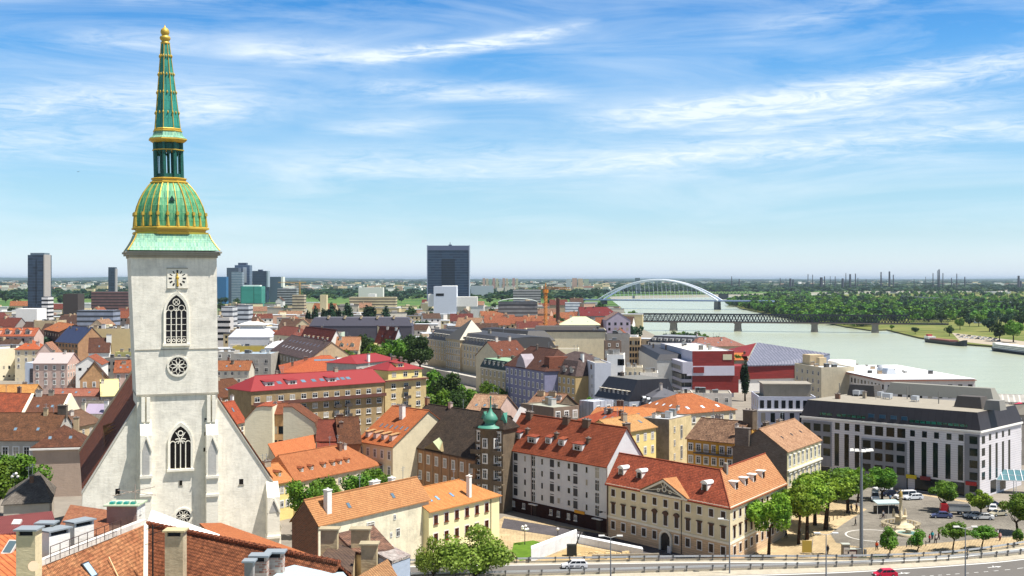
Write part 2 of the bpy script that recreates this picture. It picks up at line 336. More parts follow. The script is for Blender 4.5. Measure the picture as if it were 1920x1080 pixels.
def roofmesh(b, o=.45):
    mb = MB(); L, W, z, h = b.L, b.W, b.zl, b.h; th = .16
    if b.kind == 'flat':
        pw = .3; mb.box(0 + pw, L - pw, pw, W - pw, z - .35, z - .1)
        return mb
    if b.kind == 'gablev':
        dz = h / (L / 2) * o
        for a, c in (((-o, z - dz), (L / 2, z + h)), ((L / 2, z + h), (L + o, z - dz))):
            mb.prism([(a[0], -o * .6, a[1]), (c[0], -o * .6, c[1]), (c[0], W + o * .6, c[1]), (a[0], W + o * .6, a[1])], (0, 0, th))
        return mb
    if b.kind == 'mans':
        mi, mh = b.mi, b.mh; z1 = z + mh
        q = [(-.2, -.2, z), (L + .2, -.2, z), (L + .2, W + .2, z), (-.2, W + .2, z), (mi, mi, z1), (L - mi, mi, z1), (L - mi, W - mi, z1), (mi, W - mi, z1)]
        if b.gR: q[5] = (L + .02, mi, z1); q[6] = (L + .02, W - mi, z1); q[1] = (L + .02, -.2, z); q[2] = (L + .02, W + .2, z)
        if b.gL: q[4] = (-.02, mi, z1); q[7] = (-.02, W - mi, z1); q[0] = (-.02, -.2, z); q[3] = (-.02, W + .2, z)
        mb.add(q, [(0, 1, 5, 4), (1, 2, 6, 5), (2, 3, 7, 6), (3, 0, 4, 7), (0, 3, 2, 1)], 0)
        x0, x1 = q[4][0], q[5][0]; i = 0.0 if b.h < .05 else W / 2 - mi
        mb.add([q[4], q[5], q[6], q[7], (x0 + (0 if b.gL else i), W / 2, z1 + h + .01), (x1 - (0 if b.gR else i), W / 2, z1 + h + .01)],
               [(0, 1, 5, 4), (2, 3, 4, 5), (1, 2, 5), (3, 0, 4)], 1)
        return mb
    s1 = h / (W / 2); iL, iR = b.iL, b.iR; oe = min(o, .3)
    x0, x1 = (-o if iL > 0 else -oe), (L + o if iR > 0 else L + oe)
    zf = z - s1 * o
    A = Vector((x0, -o, zf)); Bq = Vector((x1, -o, zf)); C = Vector((x1, W + o, zf)); D = Vector((x0, W + o, zf))
    r0 = Vector((iL if iL > 0 else x0, W / 2, z + h)); r1 = Vector((L - iR if iR > 0 else x1, W / 2, z + h))
    up = Vector((0, 0, th))
    fs = [(A, Bq, r1, r0), (C, D, r0, r1)]
    if iR > 0: fs.append((Bq, C, r1))
    if iL > 0: fs.append((D, A, r0))
    for f in fs: mb.add([p + up for p in f], [list(range(len(f)))], 0)
    for p, q in ((A, Bq), (Bq, C), (C, D), (D, A)):   # fascia
        if (p - q).length and not ((iR == 0 and p is Bq) or (iL == 0 and p is D)): mb.add([p, q, q + up, p + up], [(0, 1, 2, 3)], 0)
    if iR == 0: mb.add([Bq, C, r1, Bq + up, C + up, r1 + up], [(0, 2, 5, 3), (2, 1, 4, 5)], 0)
    if iL == 0: mb.add([A, D, r0, A + up, D + up, r0 + up], [(0, 2, 5, 3), (2, 1, 4, 5)], 0)
    mb.add([A, Bq, C, D], [(3, 2, 1, 0)] if (iL > 0 and iR > 0) else [], 0)
    # ridge roll
    mb.bar(r0 + up, r1 + up, .14, 0, n=5)
    return mb
def building(name, label, A, z, B=None, x1=None, rot=0.0, W=10.0, C=None, ridge=None, rend='B', ry=None, h=4.0, roof='gable', iL=0.0, iR=0.0,
             wall=None, rm=None, rm2=None, base=0.0, mi=1.2, mh=3.0, gL=False, gR=False, cat='building', group=None, wins=(), dorm=(), sky=(), chim=(), cornice=None, over=.45, D=None):
    b = Bd(); a = P(*A, z) if D is None else PD(*A, D)
    if D is not None: z = a.z
    if B is not None: e = P(*B, z); u = (e - a).normalized(); L = (e - a).length
    else:
        u = Vector((math.cos(R(rot)), math.sin(R(rot)), 0)); k = (x1 - PX) / F; L = (k * a.y - a.x) / (u.x - k * u.y)
    v = Vector((-u.y, u.x, 0))
    if ridge is not None:
        q = a if rend == 'A' else a + u * L; k = (ridge[0] - PX) / F; s = (k * q.y - q.x) / (v.x - k * v.y); W = max(4, 2 * abs(s))
        pk = q + v * (W / 2); h = HC - (ridge[1] - HY) / F * pk.y - z
    elif ry is not None:
        pk = a + u * (L / 2) + v * (W / 2); h = HC - (ry - HY) / F * pk.y - z
        if roof == 'mans': h = max(.02, h - mh)
    b.A = a.copy(); b.u = u; b.v = v; b.L, b.W, b.h, b.kind, b.iL, b.iR, b.mi, b.mh, b.gL, b.gR = L, W, max(h, .02), roof, iL, iR, mi, mh, gL, gR
    b.zl = z - base; b.wm = wall; b.rm = rm
    b.root = empty(name, (a.x, a.y, base), math.atan2(u.y, u.x)); tag(b.root, label, cat, group)
    mb = MB(); zl = b.zl
    if roof == 'flat':
        mb.box(0, L, 0, W, 0, zl - .35); t = .3
        for x0, x1_, y0, y1 in ((0, L, 0, t), (0, L, W - t, W), (0, t, t, W - t), (L - t, L, t, W - t)): mb.box(x0, x1_, y0, y1, zl - .35, zl + .25)
    else:
        mb.box(0, L, 0, W, 0, zl - .02)
        if roof == 'gable':
            if iL == 0: mb.add([(0, 0, zl - .02), (0, W, zl - .02), (0, W / 2, zl + b.h)], [(0, 2, 1)])
            if iR == 0: mb.add([(L, 0, zl - .02), (L, W, zl - .02), (L, W / 2, zl + b.h)], [(0, 1, 2)])
        if roof == 'gablev':
            mb.add([(0, 0, zl - .02), (L, 0, zl - .02), (L / 2, 0, zl + b.h)], [(0, 1, 2)]); mb.add([(0, W, zl - .02), (L, W, zl - .02), (L / 2, W, zl + b.h)], [(0, 2, 1)])
        if roof == 'mans':
            for g, x, s in ((gL, 0, 1), (gR, L, -1)):
                if g: mb.add([(x, 0, zl - .02), (x, W, zl - .02), (x, W - mi, zl + mh), (x, W / 2, zl + mh + b.h), (x, mi, zl + mh)], [(0, 1, 2, 3, 4) if s < 0 else (4, 3, 2, 1, 0)])
    obj('wall', mb, b.root, wall)
    obj('roof', roofmesh(b, over), b.root, [rm, rm2 or rm])
    if cornice:
        m = MB(); cz = zl - .45 if roof != 'flat' else zl - .25
        for x0, x1_, y0, y1 in ((-.3, L + .3, -.3, -.003), (L + .003, L + .3, 0, W), (-.3, -.003, 0, W)): m.box(x0, x1_, y0, y1, cz - .25, cz + .2)
        obj('cornice', m, b.root, cornice)
    for w in wins: addwins(b, **w) if isinstance(w, dict) else addwins(b, *w)
    rc_ = random.Random(label); blank = any(k in label for k in ('blank', 'windowless', 'plain', 'bare', 'firewall', 'penthouse', 'hall', 'shutters', 'shed', 'pyramid', 'palace', 'white five-storey', 'large grey-white hotel', 'gallery', 'apartment block', 'tall townhouse', 'flat-roofed house with dark', 'gable end', 'onion', 'old mottled'))
    if not wins and not blank and L > 5 and b.zl > 7:
        for fc in ('F', 'R'):
            if flen(b, fc) > 6: addwins(b, fc, max(2, int(flen(b, fc) / 3.1)), 3, 3.3, rc_.uniform(.95, 1.3), rc_.uniform(1.5, 1.9), rc_.choice(('wu', 'wsu', 'ws')), 2.0)
    if roof in ('gable', 'mans') and b.zl > 7:
        if not chim:
            for i in range(rc_.randint(1, 3) if L > 8 else 1): chimney(b, rc_.uniform(.08, .92), rc_.uniform(.3, .6), rc_.uniform(.7, 1.8), .7, rc_.uniform(1.0, 2.0), plaster(rc_.choice(('d8cfc2', '8a6a58', 'b0a490', '6e6258')), .5))
        if not sky and roof == 'gable' and L > 9 and 'palace' not in name and rc_.random() < .6: add_sky(b, 'F', rc_.randint(1, 3), W * .16, .8, 1.1)
        for i in range(rc_.randint(1, 2)):
            x_, y_ = rc_.uniform(.1, .9) * L, W * .5; mm = MB(); zz = rz(b, x_, y_); mm.bar((x_, y_, zz - .2), (x_, y_, zz + 2.6), .05); mm.bar((x_ - .6, y_, zz + 2.3), (x_ + .6, y_, zz + 2.3), .035); mm.bar((x_ - .4, y_, zz + 1.9), (x_ + .4, y_, zz + 1.9), .035); obj('antenna', mm, b.root, CAPM)
    if roof == 'flat' and L > 6 and W > 5:
        for i in range(min(7, 2 + int(L * W / 90))):
            w_, d2, h_ = rc_.uniform(.7, 2.4), rc_.uniform(.7, 2.0), rc_.uniform(.6, 1.9); x_, y_ = rc_.uniform(1, L - w_ - 1), rc_.uniform(1, max(1.1, W - d2 - 1)); mm = MB(); mm.box(x_, x_ + w_, y_, y_ + d2, b.zl - .1, b.zl + h_); mm.box(x_ - .08, x_ + w_ + .08, y_ - .08, y_ + d2 + .08, b.zl + h_ + .002, b.zl + h_ + .12, 1); obj('roof_unit', mm, b.root, [plaster(rc_.choice(('c8c4bc', '8a8680', '5c5a58', 'b09a80')), .3), CAPM])
    for d_ in dorm: add_dormers(b, **d_)
    for s_ in sky: add_sky(b, **s_)
    for c_ in chim: chimney(b, **c_) if isinstance(c_, dict) else chimney(b, *c_)
    return b
def silo(name, label, pts, Y, depth, wall, rm, rot=0.0, cat='house', group=None, ztop=None):
    """house whose blank end wall has the outline pts; the outline's upper edges carry the roof"""
    u = Vector((math.cos(R(rot)), math.sin(R(rot)), 0)); v = Vector((-u.y, u.x, 0)); a = PD(*pts[0], Y); W3 = []
    for px, py in pts:
        k = (px - PX) / F; s = (k * a.y - a.x) / (u.x - k * u.y); q = a + u * s; W3.append((s, HC - (py - HY) / F * q.y))
    x0, x1 = W3[0][0], W3[-1][0]; poly = [(x0, 0, 0)] + [(s, 0, z) for s, z in W3] + [(x1, 0, 0)]
    root = empty(name, (a.x, a.y, 0), R(rot)); tag(root, label, cat, group)
    n = len(poly); mb = MB(); back = [(x, depth, z) for x, _, z in poly]
    mb.add(poly + back, [list(range(n))[::-1][::-1], list(range(n, 2 * n))[::-1], (0, n, n + 1, 1), (n - 2, 2 * n - 2, 2 * n - 1, n - 1)])
    obj('wall', mb, root, wall); r = MB()
    for i in range(1, n - 2):
        p, q = Vector(poly[i]), Vector(poly[i + 1])
        r.prism([p + Vector((0, -.15, .02)), q + Vector((0, -.15, .02)), q + Vector((0, depth + .2, .02)), p + Vector((0, depth + .2, .02))], (0, 0, .15))
    obj('roof', r, root, rm)
    b = Bd(); b.root = root; b.A = a; b.u = u; b.v = v; b.L = x1; b.W = depth; b.zl = W3[0][1]; return b
def slab(name, label, pts, thick, mat, cat, parent=None, kind=None, group=None):
    """solid sheet with the given world corners (top face), thickness downwards"""
    mb = MB(); pts = [Vector(p) for p in pts]; o = pts[0].copy() if parent is None else Vector((0, 0, 0))
    mb.prism([p - o for p in pts], (0, 0, -thick)); ob = obj(name, mb, parent, mat, loc=o if parent is None else None)
    if label or kind: tag(ob, label, cat, group, kind)
    return ob
# ================================================================ SETTING
STONE = plaster('b5b0a4', .4); ASPH = plain('6a686a', .9, .2, noise=.25, nscale=.35, name='asphalt')
def ground_mat():
    m, t = newmat('ground'); g = t.n('ShaderNodeNewGeometry'); sp = t.n('ShaderNodeSeparateXYZ', {0: g.outputs['Position']})
    n = t.n('ShaderNodeTexNoise', {'Vector': g.outputs['Position'], 'Scale': .004, 'Detail': 9, 'Roughness': .7})
    n2 = t.n('ShaderNodeTexNoise', {'Vector': g.outputs['Position'], 'Scale': .15, 'Detail': 8, 'Roughness': .7})
    city = t.mix(n2.outputs[0], lin('5b5650'), lin('a39a8c'))
    field = t.ramp(n.outputs[0], [(.3, lin('33502c')), (.5, lin('4d6b35')), (.62, lin('6f7a48')), (.75, lin('8d8462'))])
    far = t.m('MINIMUM', t.m('MAXIMUM', t.m('DIVIDE', t.m('SUBTRACT', sp.outputs[1], 1100.0), 1200.0), 0.0), 1.0)
    pbsdf(t, t.mix(far, city, field), .95, .1); return m
def grass_mat(c1='4a5f26', c2='7f7c48', s=.03):
    m, t = newmat('grass'); g = t.n('ShaderNodeNewGeometry')
    n = t.n('ShaderNodeTexNoise', {'Vector': g.outputs['Position'], 'Scale': s, 'Detail': 10, 'Roughness': .75})
    pbsdf(t, t.ramp(n.outputs[0], [(.35, lin(c1)), (.62, lin(c2)), (.8, lin('4d6a2a'))]), .95, .1); return m
def water_mat():
    m, t = newmat('river_water'); g = t.n('ShaderNodeNewGeometry')
    mp = t.n('ShaderNodeMapping', {0: g.outputs['Position'], 3: (.02, .05, 1)})
    n = t.n('ShaderNodeTexNoise', {'Vector': mp, 'Scale': 1.0, 'Detail': 8, 'Roughness': .65})
    mp2 = t.n('ShaderNodeMapping', {0: g.outputs['Position'], 3: (.25, .5, 1)})
    n2 = t.n('ShaderNodeTexNoise', {'Vector': mp2, 'Scale': 1.0, 'Detail': 8, 'Roughness': .7})
    bu = t.n('ShaderNodeBump', {'Strength': .8, 'Distance': .8, 'Height': n2.outputs[0]})
    pbsdf(t, t.mix(n.outputs[0], lin('9aa088'), lin('b2b69c')), .22, .5, Normal=bu.outputs[0]); return m
WL = -8.0
def Q(px, py, z=WL): p = P(px, py, z); return (p.x, p.y)
left_bank = [(1600, -300), (640, 250), (420, 440), Q(1920, 762, 0), Q(1700, 722, 0), Q(1560, 692, 0), Q(1450, 668, 0), Q(1300, 646, 0), Q(1235, 632, 0), Q(1192, 610, 0), Q(1165, 585), Q(1150, 572), Q(1142, 561.5), Q(1200, 559), Q(1300, 557.6), Q(1420, 555), Q(1600, 550), Q(1900, 546)]
right_bank = [Q(1900, 547), Q(1600, 552), Q(1450, 557), Q(1392, 561), Q(1366, 568), Q(1378, 574), Q(1391, 580), Q(1430, 588), Q(1503, 602), Q(1544, 605.6), Q(1585, 614), Q(1632, 621), Q(1663, 620), Q(1699, 629), Q(1723, 635), Q(1803, 647), Q(1855, 651), Q(1920, 659), Q(2100, 690), (900, 480), (1900, 100)]
def land(name, poly, z, zb, mat, slope=0.0):
    mb = MB(); n = len(poly); mb.add([(x, y, z) for x, y in poly], [list(range(n))])
    ob = obj(name, mb, None, mat); tag(ob, None, None, kind='structure')
    sk = MB(); m = len(poly)
    return ob
land('ground', [(-60000, -300)] + left_bank + [(60000, 20000), (60000, 60000), (-60000, 60000)], 0, -10, ground_mat())
land('right_bank_ground', right_bank + [(60000, 100), (60000, 19000)], -6.5, -10, grass_mat())
def skirt(name, line, z, mat, off=0.0, nrm=1):
    mb = MB(); pts = [Vector((x, y, 0)) for x, y in line]
    for i in range(len(pts) - 1):
        a, b = pts[i], pts[i + 1]; mb.quad((a.x, a.y, WL - 2), (b.x, b.y, WL - 2), (b.x, b.y, z), (a.x, a.y, z))
    tag(obj(name, mb, None, mat), None, None, kind='structure')
skirt('river_embankment', left_bank, 0, STONE); skirt('right_bank_shore', right_bank, -6.5, plain('6c6a4c', .95, .1, noise=.4, nscale=.05))
mb = MB(); mb.quad((-500, -400, WL), (9000, -400, WL), (9000, 9000, WL), (-500, 9000, WL)); tag(obj('river', mb, None, water_mat()), None, None, kind='structure')
# castle-hill slope rising towards the viewpoint on the left
mb = MB(); pr = [(-40, 14), (40, 13.5), (80, 12), (110, 9), (140, 5), (170, 2), (195, .02)]; XS = [-300, -150, -60, -20, 6, 30]
vs = [(x, y, max(.02, z * (1 if x < 0 else .4 if x < 10 else 0))) for y, z in pr for x in XS]; n = len(XS)
mb.add(vs, [(j * n + i, j * n + i + 1, (j + 1) * n + i + 1, (j + 1) * n + i) for j in range(len(pr) - 1) for i in range(n - 1)], 0, True)
tag(obj('hill_slope', mb, None, grass_mat('4d5c2c', '75705a', .08)), None, None, kind='structure')

# ================================================================ CATHEDRAL
def copper(c1='3f9c8c', c2='1f5a50', c3='a9d6a6'):
    key = ('cop', c1, c2, c3)
    if key in MATS: return MATS[key]
    m, t = newmat('copper_patina'); uv = t.n('ShaderNodeTexCoord').outputs['UV']
    mp = t.n('ShaderNodeMapping', {0: uv, 3: (2.0, .22, 1)})
    n = t.n('ShaderNodeTexNoise', {'Vector': mp, 'Scale': 1.1, 'Detail': 8, 'Roughness': .7})
    br = t.n('ShaderNodeTexBrick', {'Vector': uv, 'Color1': (1, 1, 1, 1), 'Color2': (.78, .78, .78, 1), 'Mortar': (.4, .4, .4, 1), 'Scale': 1, 'Mortar Size': .035, 'Brick Width': .62, 'Row Height': 1.6})
    col = t.ramp(n.outputs[0], [(.30, lin(c2)), (.48, lin(c1)), (.72, lin(c3))])
    pbsdf(t, t.mix(.8, col, t.mix(1, col, br.outputs[0], 'MULTIPLY')), .55, .4, Metallic=.1); MATS[key] = m; return m
GOLD = plain('dbb648', .5, .6, .35, name='gilding', noise=.3); COPS = copper('2f8f80', '123f3a', '49aa94'); COPD = copper('4a9a6c', '15443a', '9cc68c'); COPL = copper('7fb398', '3f7a66', 'a4c898')
DKCOP = plain('17403c', .6, name='dark_copper')
LIME = plaster('f1ebdc', .40, scale=.45, streak=.5, name='limewashed_stone'); LIMW = plaster('f2ecdc', .12); LIMD = plaster('a8a294', .3)
DGL = glass('120f12', .25)
CR = Vector((0.94, 0.341, 0)).normalized(); CO = Vector(((333 - PX) / F * 222, 222, 0)); CANG = math.atan2(CR.y, CR.x)
def cu(px): k = (px - PX) / F; return (k * CO.y - CO.x) / (CR.x - k * CR.y)
def cz(py, px=333): return HC - (py - HY) / F * (222 + CR.y * cu(px))
def lean(mb, z0=31.0, k=.026): mb.v = [(x - max(0, z - z0) * k, y, z) for x, y, z in mb.v]; return mb
def zs(y): return HC + (HY - y) * .0992
CH = empty('cathedral', (CO.x, CO.y, 0), CANG); tag(CH, 'cream limewashed cathedral with square clock tower and green copper spire with gold ribs', 'cathedral')
Z7 = cz(740); Z4 = cz(474); a, c = 7.05, 7.3; TD = 13.0
mb = MB(); mb.box(-a, a, 0, TD, 0, Z7)                          # lower stage
mb.add([(x, y, z) for z, h in ((Z7 + .25, a + .12), (Z4, c + .25)) for x, y in ((-h, -.2), (h, -.2), (h, TD), (-h, TD))], [(0, 1, 5, 4), (1, 2, 6, 5), (2, 3, 7, 6), (3, 0, 4, 7), (4, 5, 6, 7)])
o_ = [(x - max(0, z - 31) * .026 * (1 if z > Z7 else 0), y, z) for x, y, z in mb.v]; mb.v = o_
TW = obj('tower', mb, CH, LIME)
mb = MB(); mb.box(-a - .2, a + .2, -.3, TD, Z7 - .05, Z7 + .24); mb.box(-7.25 - .12, 7.25 - .02, -.28, 0, cz(655) - .08, cz(655) + .1); obj('string_course', mb, CH, LIMD)
mb = MB()
for i, (e, z0, z1) in enumerate(((.4, 0, .4), (.85, .42, .8), (1.1, .82, 1.15))): mb.box(-c - e, c + e, -.2 - e, TD + e, Z4 - .9 + z0, Z4 - .9 + z1)
obj('cornice', lean(mb), CH, LIMD)
# copper skirt (square, concave)
cy = TD / 2; lv = [(82, 471), (77, 464), (72, 456), (68, 449), (65, 441)]; mb = MB(); vs = []
for h, y in lv: r = h * .0975; vs += [(-r, cy - r, zs(y)), (r, cy - r, zs(y)), (r, cy + r, zs(y)), (-r, cy + r, zs(y))]
fs = [(j * 4 + i, j * 4 + (i + 1) % 4, j * 4 + 4 + (i + 1) % 4, j * 4 + 4 + i) for j in range(4) for i in range(4)] + [(3, 2, 1, 0), (16, 17, 18, 19)]
mb.add(vs, fs); obj('copper_skirt', lean(mb), CH, COPL)
for i in range(4): mb = MB(); mb.tube([vs[j * 4 + i] for j in range(5)], [.13] * 5); obj('gilt_hip', lean(mb), CH, GOLD)
S8 = 1 / math.cos(R(22.5)); E8 = R(22.5)
def oct_(name, prof, mat, n=8, k=.0994): mb = MB(); mb.lathe([(h * k * (S8 if n == 8 else 1), zs(y)) for h, y in prof], n, c=(0, cy), sm=n > 8, ph=E8 if n == 8 else 0); return obj(name, lean(mb), CH, mat)
oct_('gilt_band', [(60, 442.5), (66, 441), (67, 437), (62, 436.5), (62, 431.5), (68, 431), (68, 428), (64, 426.5)], GOLD)
DP = [(62.5, 426), (62.5, 415), (61, 402), (57.5, 388), (52, 374), (45, 361), (37, 350), (32, 345)]
DOME = oct_('dome', DP, COPD)
mb = MB()
for i in range(8):
    for j in range(3):
        t_ = j / 3.0; pts = []
        for h, y in DP:
            r = h * .0994 * S8 + .05; p, q = [Vector((r * math.cos(E8 + i * math.pi / 4 + d), cy + r * math.sin(E8 + i * math.pi / 4 + d), zs(y))) for d in (0, math.pi / 4)]
            pts.append(p.lerp(q, t_))
        mb.tube(pts, [.13 if j == 0 else .09] * len(pts), n=5)
        b0 = pts[0]; mb.bar(b0, b0 + Vector((0, 0, 2.0)), .34, 0, .1, n=5); mb.bar(pts[1] + Vector((0, 0, .9)), pts[1] + Vector((0, 0, 1.5)), .3, 0, .28, n=6)
obj('gilt_rib', lean(mb), DOME, GOLD)
mb = MB(); mb.add([(-.55, cy - 5.75, zs(380)), (.55, cy - 5.75, zs(380)), (0, cy - 5.75, zs(370)), (0, cy - 3.5, zs(371))], [(0, 1, 2), (0, 2, 3), (1, 3, 2)]); obj('dormer', lean(mb), DOME, DKCOP)
oct_('gilt_ring', [(33, 345.5), (34, 343), (30, 341), (30, 338), (32, 336), (28, 334.5)], GOLD)
# open lantern
mb = MB(); rr = 23 * .0994 * S8
for i in range(8):
    an = E8 + i * math.pi / 4; x, y = rr * math.cos(an), cy + rr * math.sin(an); mb.bar((x, y, zs(335)), (x, y, zs(266)), .36, n=6)
    an2 = an + math.pi / 4; x2, y2 = rr * math.cos(an2), cy + rr * math.sin(an2); p, q = Vector((x, y, 0)), Vector((x2, y2, 0)); mid = (p + q) / 2
    mb.bar((mid.x, mid.y, zs(335)), (mid.x, mid.y, zs(284)), .11)
    for s0, s1 in ((p, mid), (q, mid)): mb.bar((s0.x, s0.y, zs(292)), ((s0.x + s1.x) / 2, (s0.y + s1.y) / 2, zs(280)), .14); mb.bar(((s0.x + s1.x) / 2, (s0.y + s1.y) / 2, zs(280)), (s1.x, s1.y, zs(292)), .14)
    mb.prism([(x, y, zs(282)), (x2, y2, zs(282)), (x2, y2, zs(270)), (x, y, zs(270))], (-.12 * math.cos(an + E8), -.12 * math.sin(an + E8), 0))
    mb.prism([(x, y, zs(335)), (x2, y2, zs(335)), (x2, y2, zs(327)), (x, y, zs(327))], (-.12 * math.cos(an + E8), -.12 * math.sin(an + E8), 0))
mb.bar((0, cy, zs(335)), (0, cy, zs(266)), .28, n=8)
obj('lantern', lean(mb), CH, copper('1f5f54', '0d2c28', '2f7f6e'))
oct_('gilt_crown', [(25, 284), (28, 283.5), (28, 281.8), (25, 281.4)], GOLD)
oct_('gilt_moulding', [(26, 269), (32, 265), (34, 263.4), (33.5, 261.6)], GOLD)
oct_('spire_foot', [(33, 261), (27.5, 257), (24.8, 249)], COPL)
oct_('gilt_base_ring', [(24.8, 249), (25.8, 248), (25.8, 246.6), (23.6, 245.6), (24.4, 243.6), (23, 242)], GOLD)
SP = oct_('spire', [(22.3, 242), (7.2, 84)], COPS)
mb = MB()
for i in range(8):
    an = E8 + i * math.pi / 4; A_, B_ = 22.4 * .0994 * S8, 7.3 * .0994 * S8
    mb.bar((A_ * math.cos(an), cy + A_ * math.sin(an), zs(242)), (B_ * math.cos(an), cy + B_ * math.sin(an), zs(84)), .085, n=5)
    for yy in (213, 175, 141, 107):
        f = (242 - yy) / 158; r = A_ + (B_ - A_) * f + .12; mb.lathe([(0.02, zs(yy) - .34), (.2, zs(yy)), (.02, zs(yy) + .34)], 6, c=(r * math.cos(an), cy + r * math.sin(an)))
        r2 = r * math.cos(E8); mb.lathe([(0.02, zs(yy) - .3), (.17, zs(yy)), (.02, zs(yy) + .3)], 6, c=(r2 * math.cos(an + E8), cy + r2 * math.sin(an + E8)))
obj('gilt_rib', lean(mb), SP, GOLD)
mb = MB(); mb.lathe([(8.2, 84), (9, 82), (7.5, 80), (6, 79), (9, 76), (10, 73), (9, 70), (5.5, 68), (7, 66), (8.4, 62), (7, 57), (4, 54), (1.5, 52.5), (.6, 48)] and [(r * .0994, zs(y)) for r, y in [(8.2, 84), (9, 82), (7.5, 80), (6, 79), (9, 76), (10, 73), (9, 70), (5.5, 68), (7, 66), (8.4, 62), (7, 57), (4, 54), (1.5, 52.5), (.5, 48)]], 14, c=(0, cy)); obj('finial', lean(mb), CH, GOLD)
# tracery windows
def arch_pts(cx, zb, zsp, hw, n=10):
    pts = [(cx - hw, zb), (cx - hw, zsp)]
    for i in range(1, n + 1): t_ = math.pi - math.pi / 3 * i / n; pts.append((cx + hw + 2 * hw * math.cos(t_), zsp + 2 * hw * math.sin(t_)))
    for i in range(n - 1, -1, -1): t_ = math.pi / 3 * i / n; pts.append((cx - hw + 2 * hw * math.cos(t_), zsp + 2 * hw * math.sin(t_)))
    return pts + [(cx + hw, zb)]
def gothic(cx, zb, zt, hw, y, rose):
    zsp = zt - hw * 1.732; o = empty('window', (0, 0, 0)); o.parent = CH
    p = arch_pts(cx, zb, zsp, hw); q = arch_pts(cx, zb - .35, zsp, hw + .42); n = len(p)
    mb = MB(); mb.add([(x, y - .05, z) for x, z in p], [list(range(n))[::-1]]); obj('glass', mb, o, DGL)
    mb = MB(); vs = [(x, y - .24, z) for x, z in p] + [(x, y - .3, z) for x, z in q] + [(x, y, z) for x, z in p] + [(x, y, z) for x, z in q]
    for i in range(n - 1): mb.add([vs[i], vs[i + 1], vs[n + i + 1], vs[n + i]], [(0, 1, 2, 3)]); mb.add([vs[n + i], vs[n + i + 1], vs[3 * n + i + 1], vs[3 * n + i]], [(0, 1, 2, 3)]); mb.add([vs[i], vs[i + 1], vs[2 * n + i + 1], vs[2 * n + i]], [(3, 2, 1, 0)])
    mb.box(cx - hw - .6, cx + hw + .6, y - .55, y, zb - .5, zb - .1); obj('frame', mb, o, LIMW)
    mb = MB(); w = .085
    for i in (-1, 0, 1): mb.box(cx + i * hw / 2 - w, cx + i * hw / 2 + w, y - .2, y - .04, zb, zsp + (.0 if i else hw * .35))
    for i in range(4):
        x = cx + (i - 1.5) * hw / 2; mb.ringp(x, zsp - .05, hw / 4 - .06, hw / 4 + .08, y - .2, y - .04, 8, 0, 0, math.pi)
    if rose:
        for dx, dz, r in ((-.5, .42, .30), (.5, .42, .30), (0, 1.02, .34), (0, .28, .16)): mb.ringp(cx + dx * hw, zsp + dz * hw, r * hw * .86, r * hw * 1.05, y - .2, y - .04, 14)
        for k in range(4): an = k * math.pi / 2 + .78; mb.bar((cx, y - .12, zsp + 1.02 * hw), (cx + .3 * hw * math.cos(an), y - .12, zsp + 1.02 * hw + .3 * hw * math.sin(an)), .06)
        for zz in range(1, 5): mb.box(cx - hw, cx + hw, y - .12, y - .045, zb + (zsp - zb) * zz / 5 - .04, zb + (zsp - zb) * zz / 5 + .04)
        mb.box(cx - hw, cx + hw, y - .16, y - .045, zb + .0, zb + .9) if False else None
        for i in range(4): mb.ringp(cx + (i - 1.5) * hw / 2, zb + .5, .2, .32, y - .2, y - .045, 8)
    else:
        for s in (-1, 1):
            mb.ringp(cx + s * hw * .25, zsp - .05, hw * .44, hw * .53, y - .2, y - .04, 10, 0, 0 if s < 0 else math.pi / 3.2, math.pi * .68 if s < 0 else math.pi)
            mb.bar((cx, y - .12, zsp + hw * .35), (cx + s * hw * .45, y - .12, zsp + hw * 1.1), .09)
        mb.ringp(cx, zsp + hw * 1.02, hw * .2, hw * .29, y - .2, y - .04, 10)
    obj('tracery', mb, o, LIMW)
def rose(cx, zc, r, y, petals):
    o = empty('rose_window', (0, 0, 0)); o.parent = CH; n = 24
    mb = MB(); mb.add([(cx + r * math.cos(2 * math.pi * i / n), y - .05, zc + r * math.sin(2 * math.pi * i / n)) for i in range(n)], [list(range(n))]); obj('glass', mb, o, DGL)
    mb = MB(); mb.ringp(cx, zc, r - .05, r + .3, y - .22, y, 24); obj('frame', mb, o, LIMW)
    mb = MB(); mb.ringp(cx, zc, .12, .26, y - .18, y - .045, 10)
    for k in range(petals):
        an = 2 * math.pi * k / petals
        mb.bar((cx + .2 * math.cos(an), y - .1, zc + .2 * math.sin(an)), (cx + r * .62 * math.cos(an + .36), y - .1, zc + r * .62 * math.sin(an + .36)), .07)
        mb.bar((cx + .2 * math.cos(an), y - .1, zc + .2 * math.sin(an)), (cx + r * .62 * math.cos(an - .36), y - .1, zc + r * .62 * math.sin(an - .36)), .07)
        mb.bar((cx + r * .62 * math.cos(an + .36), y - .1, zc + r * .62 * math.sin(an + .36)), (cx + r * math.cos(an), y - .1, zc + r * math.sin(an)), .06)
        mb.bar((cx + r * .62 * math.cos(an - .36), y - .1, zc + r * .62 * math.sin(an - .36)), (cx + r * math.cos(an), y - .1, zc + r * math.sin(an)), .06)
    obj('tracery', mb, o, LIMW)
gothic(.1 - .35, cz(643), cz(553), 1.80, -.2, True); gothic(.5, cz(878), cz(799), 1.80, 0, False)
rose(.05, cz(686), 1.65, -.2, 8); rose(1.0, cz(969), 1.35, 0, 6)
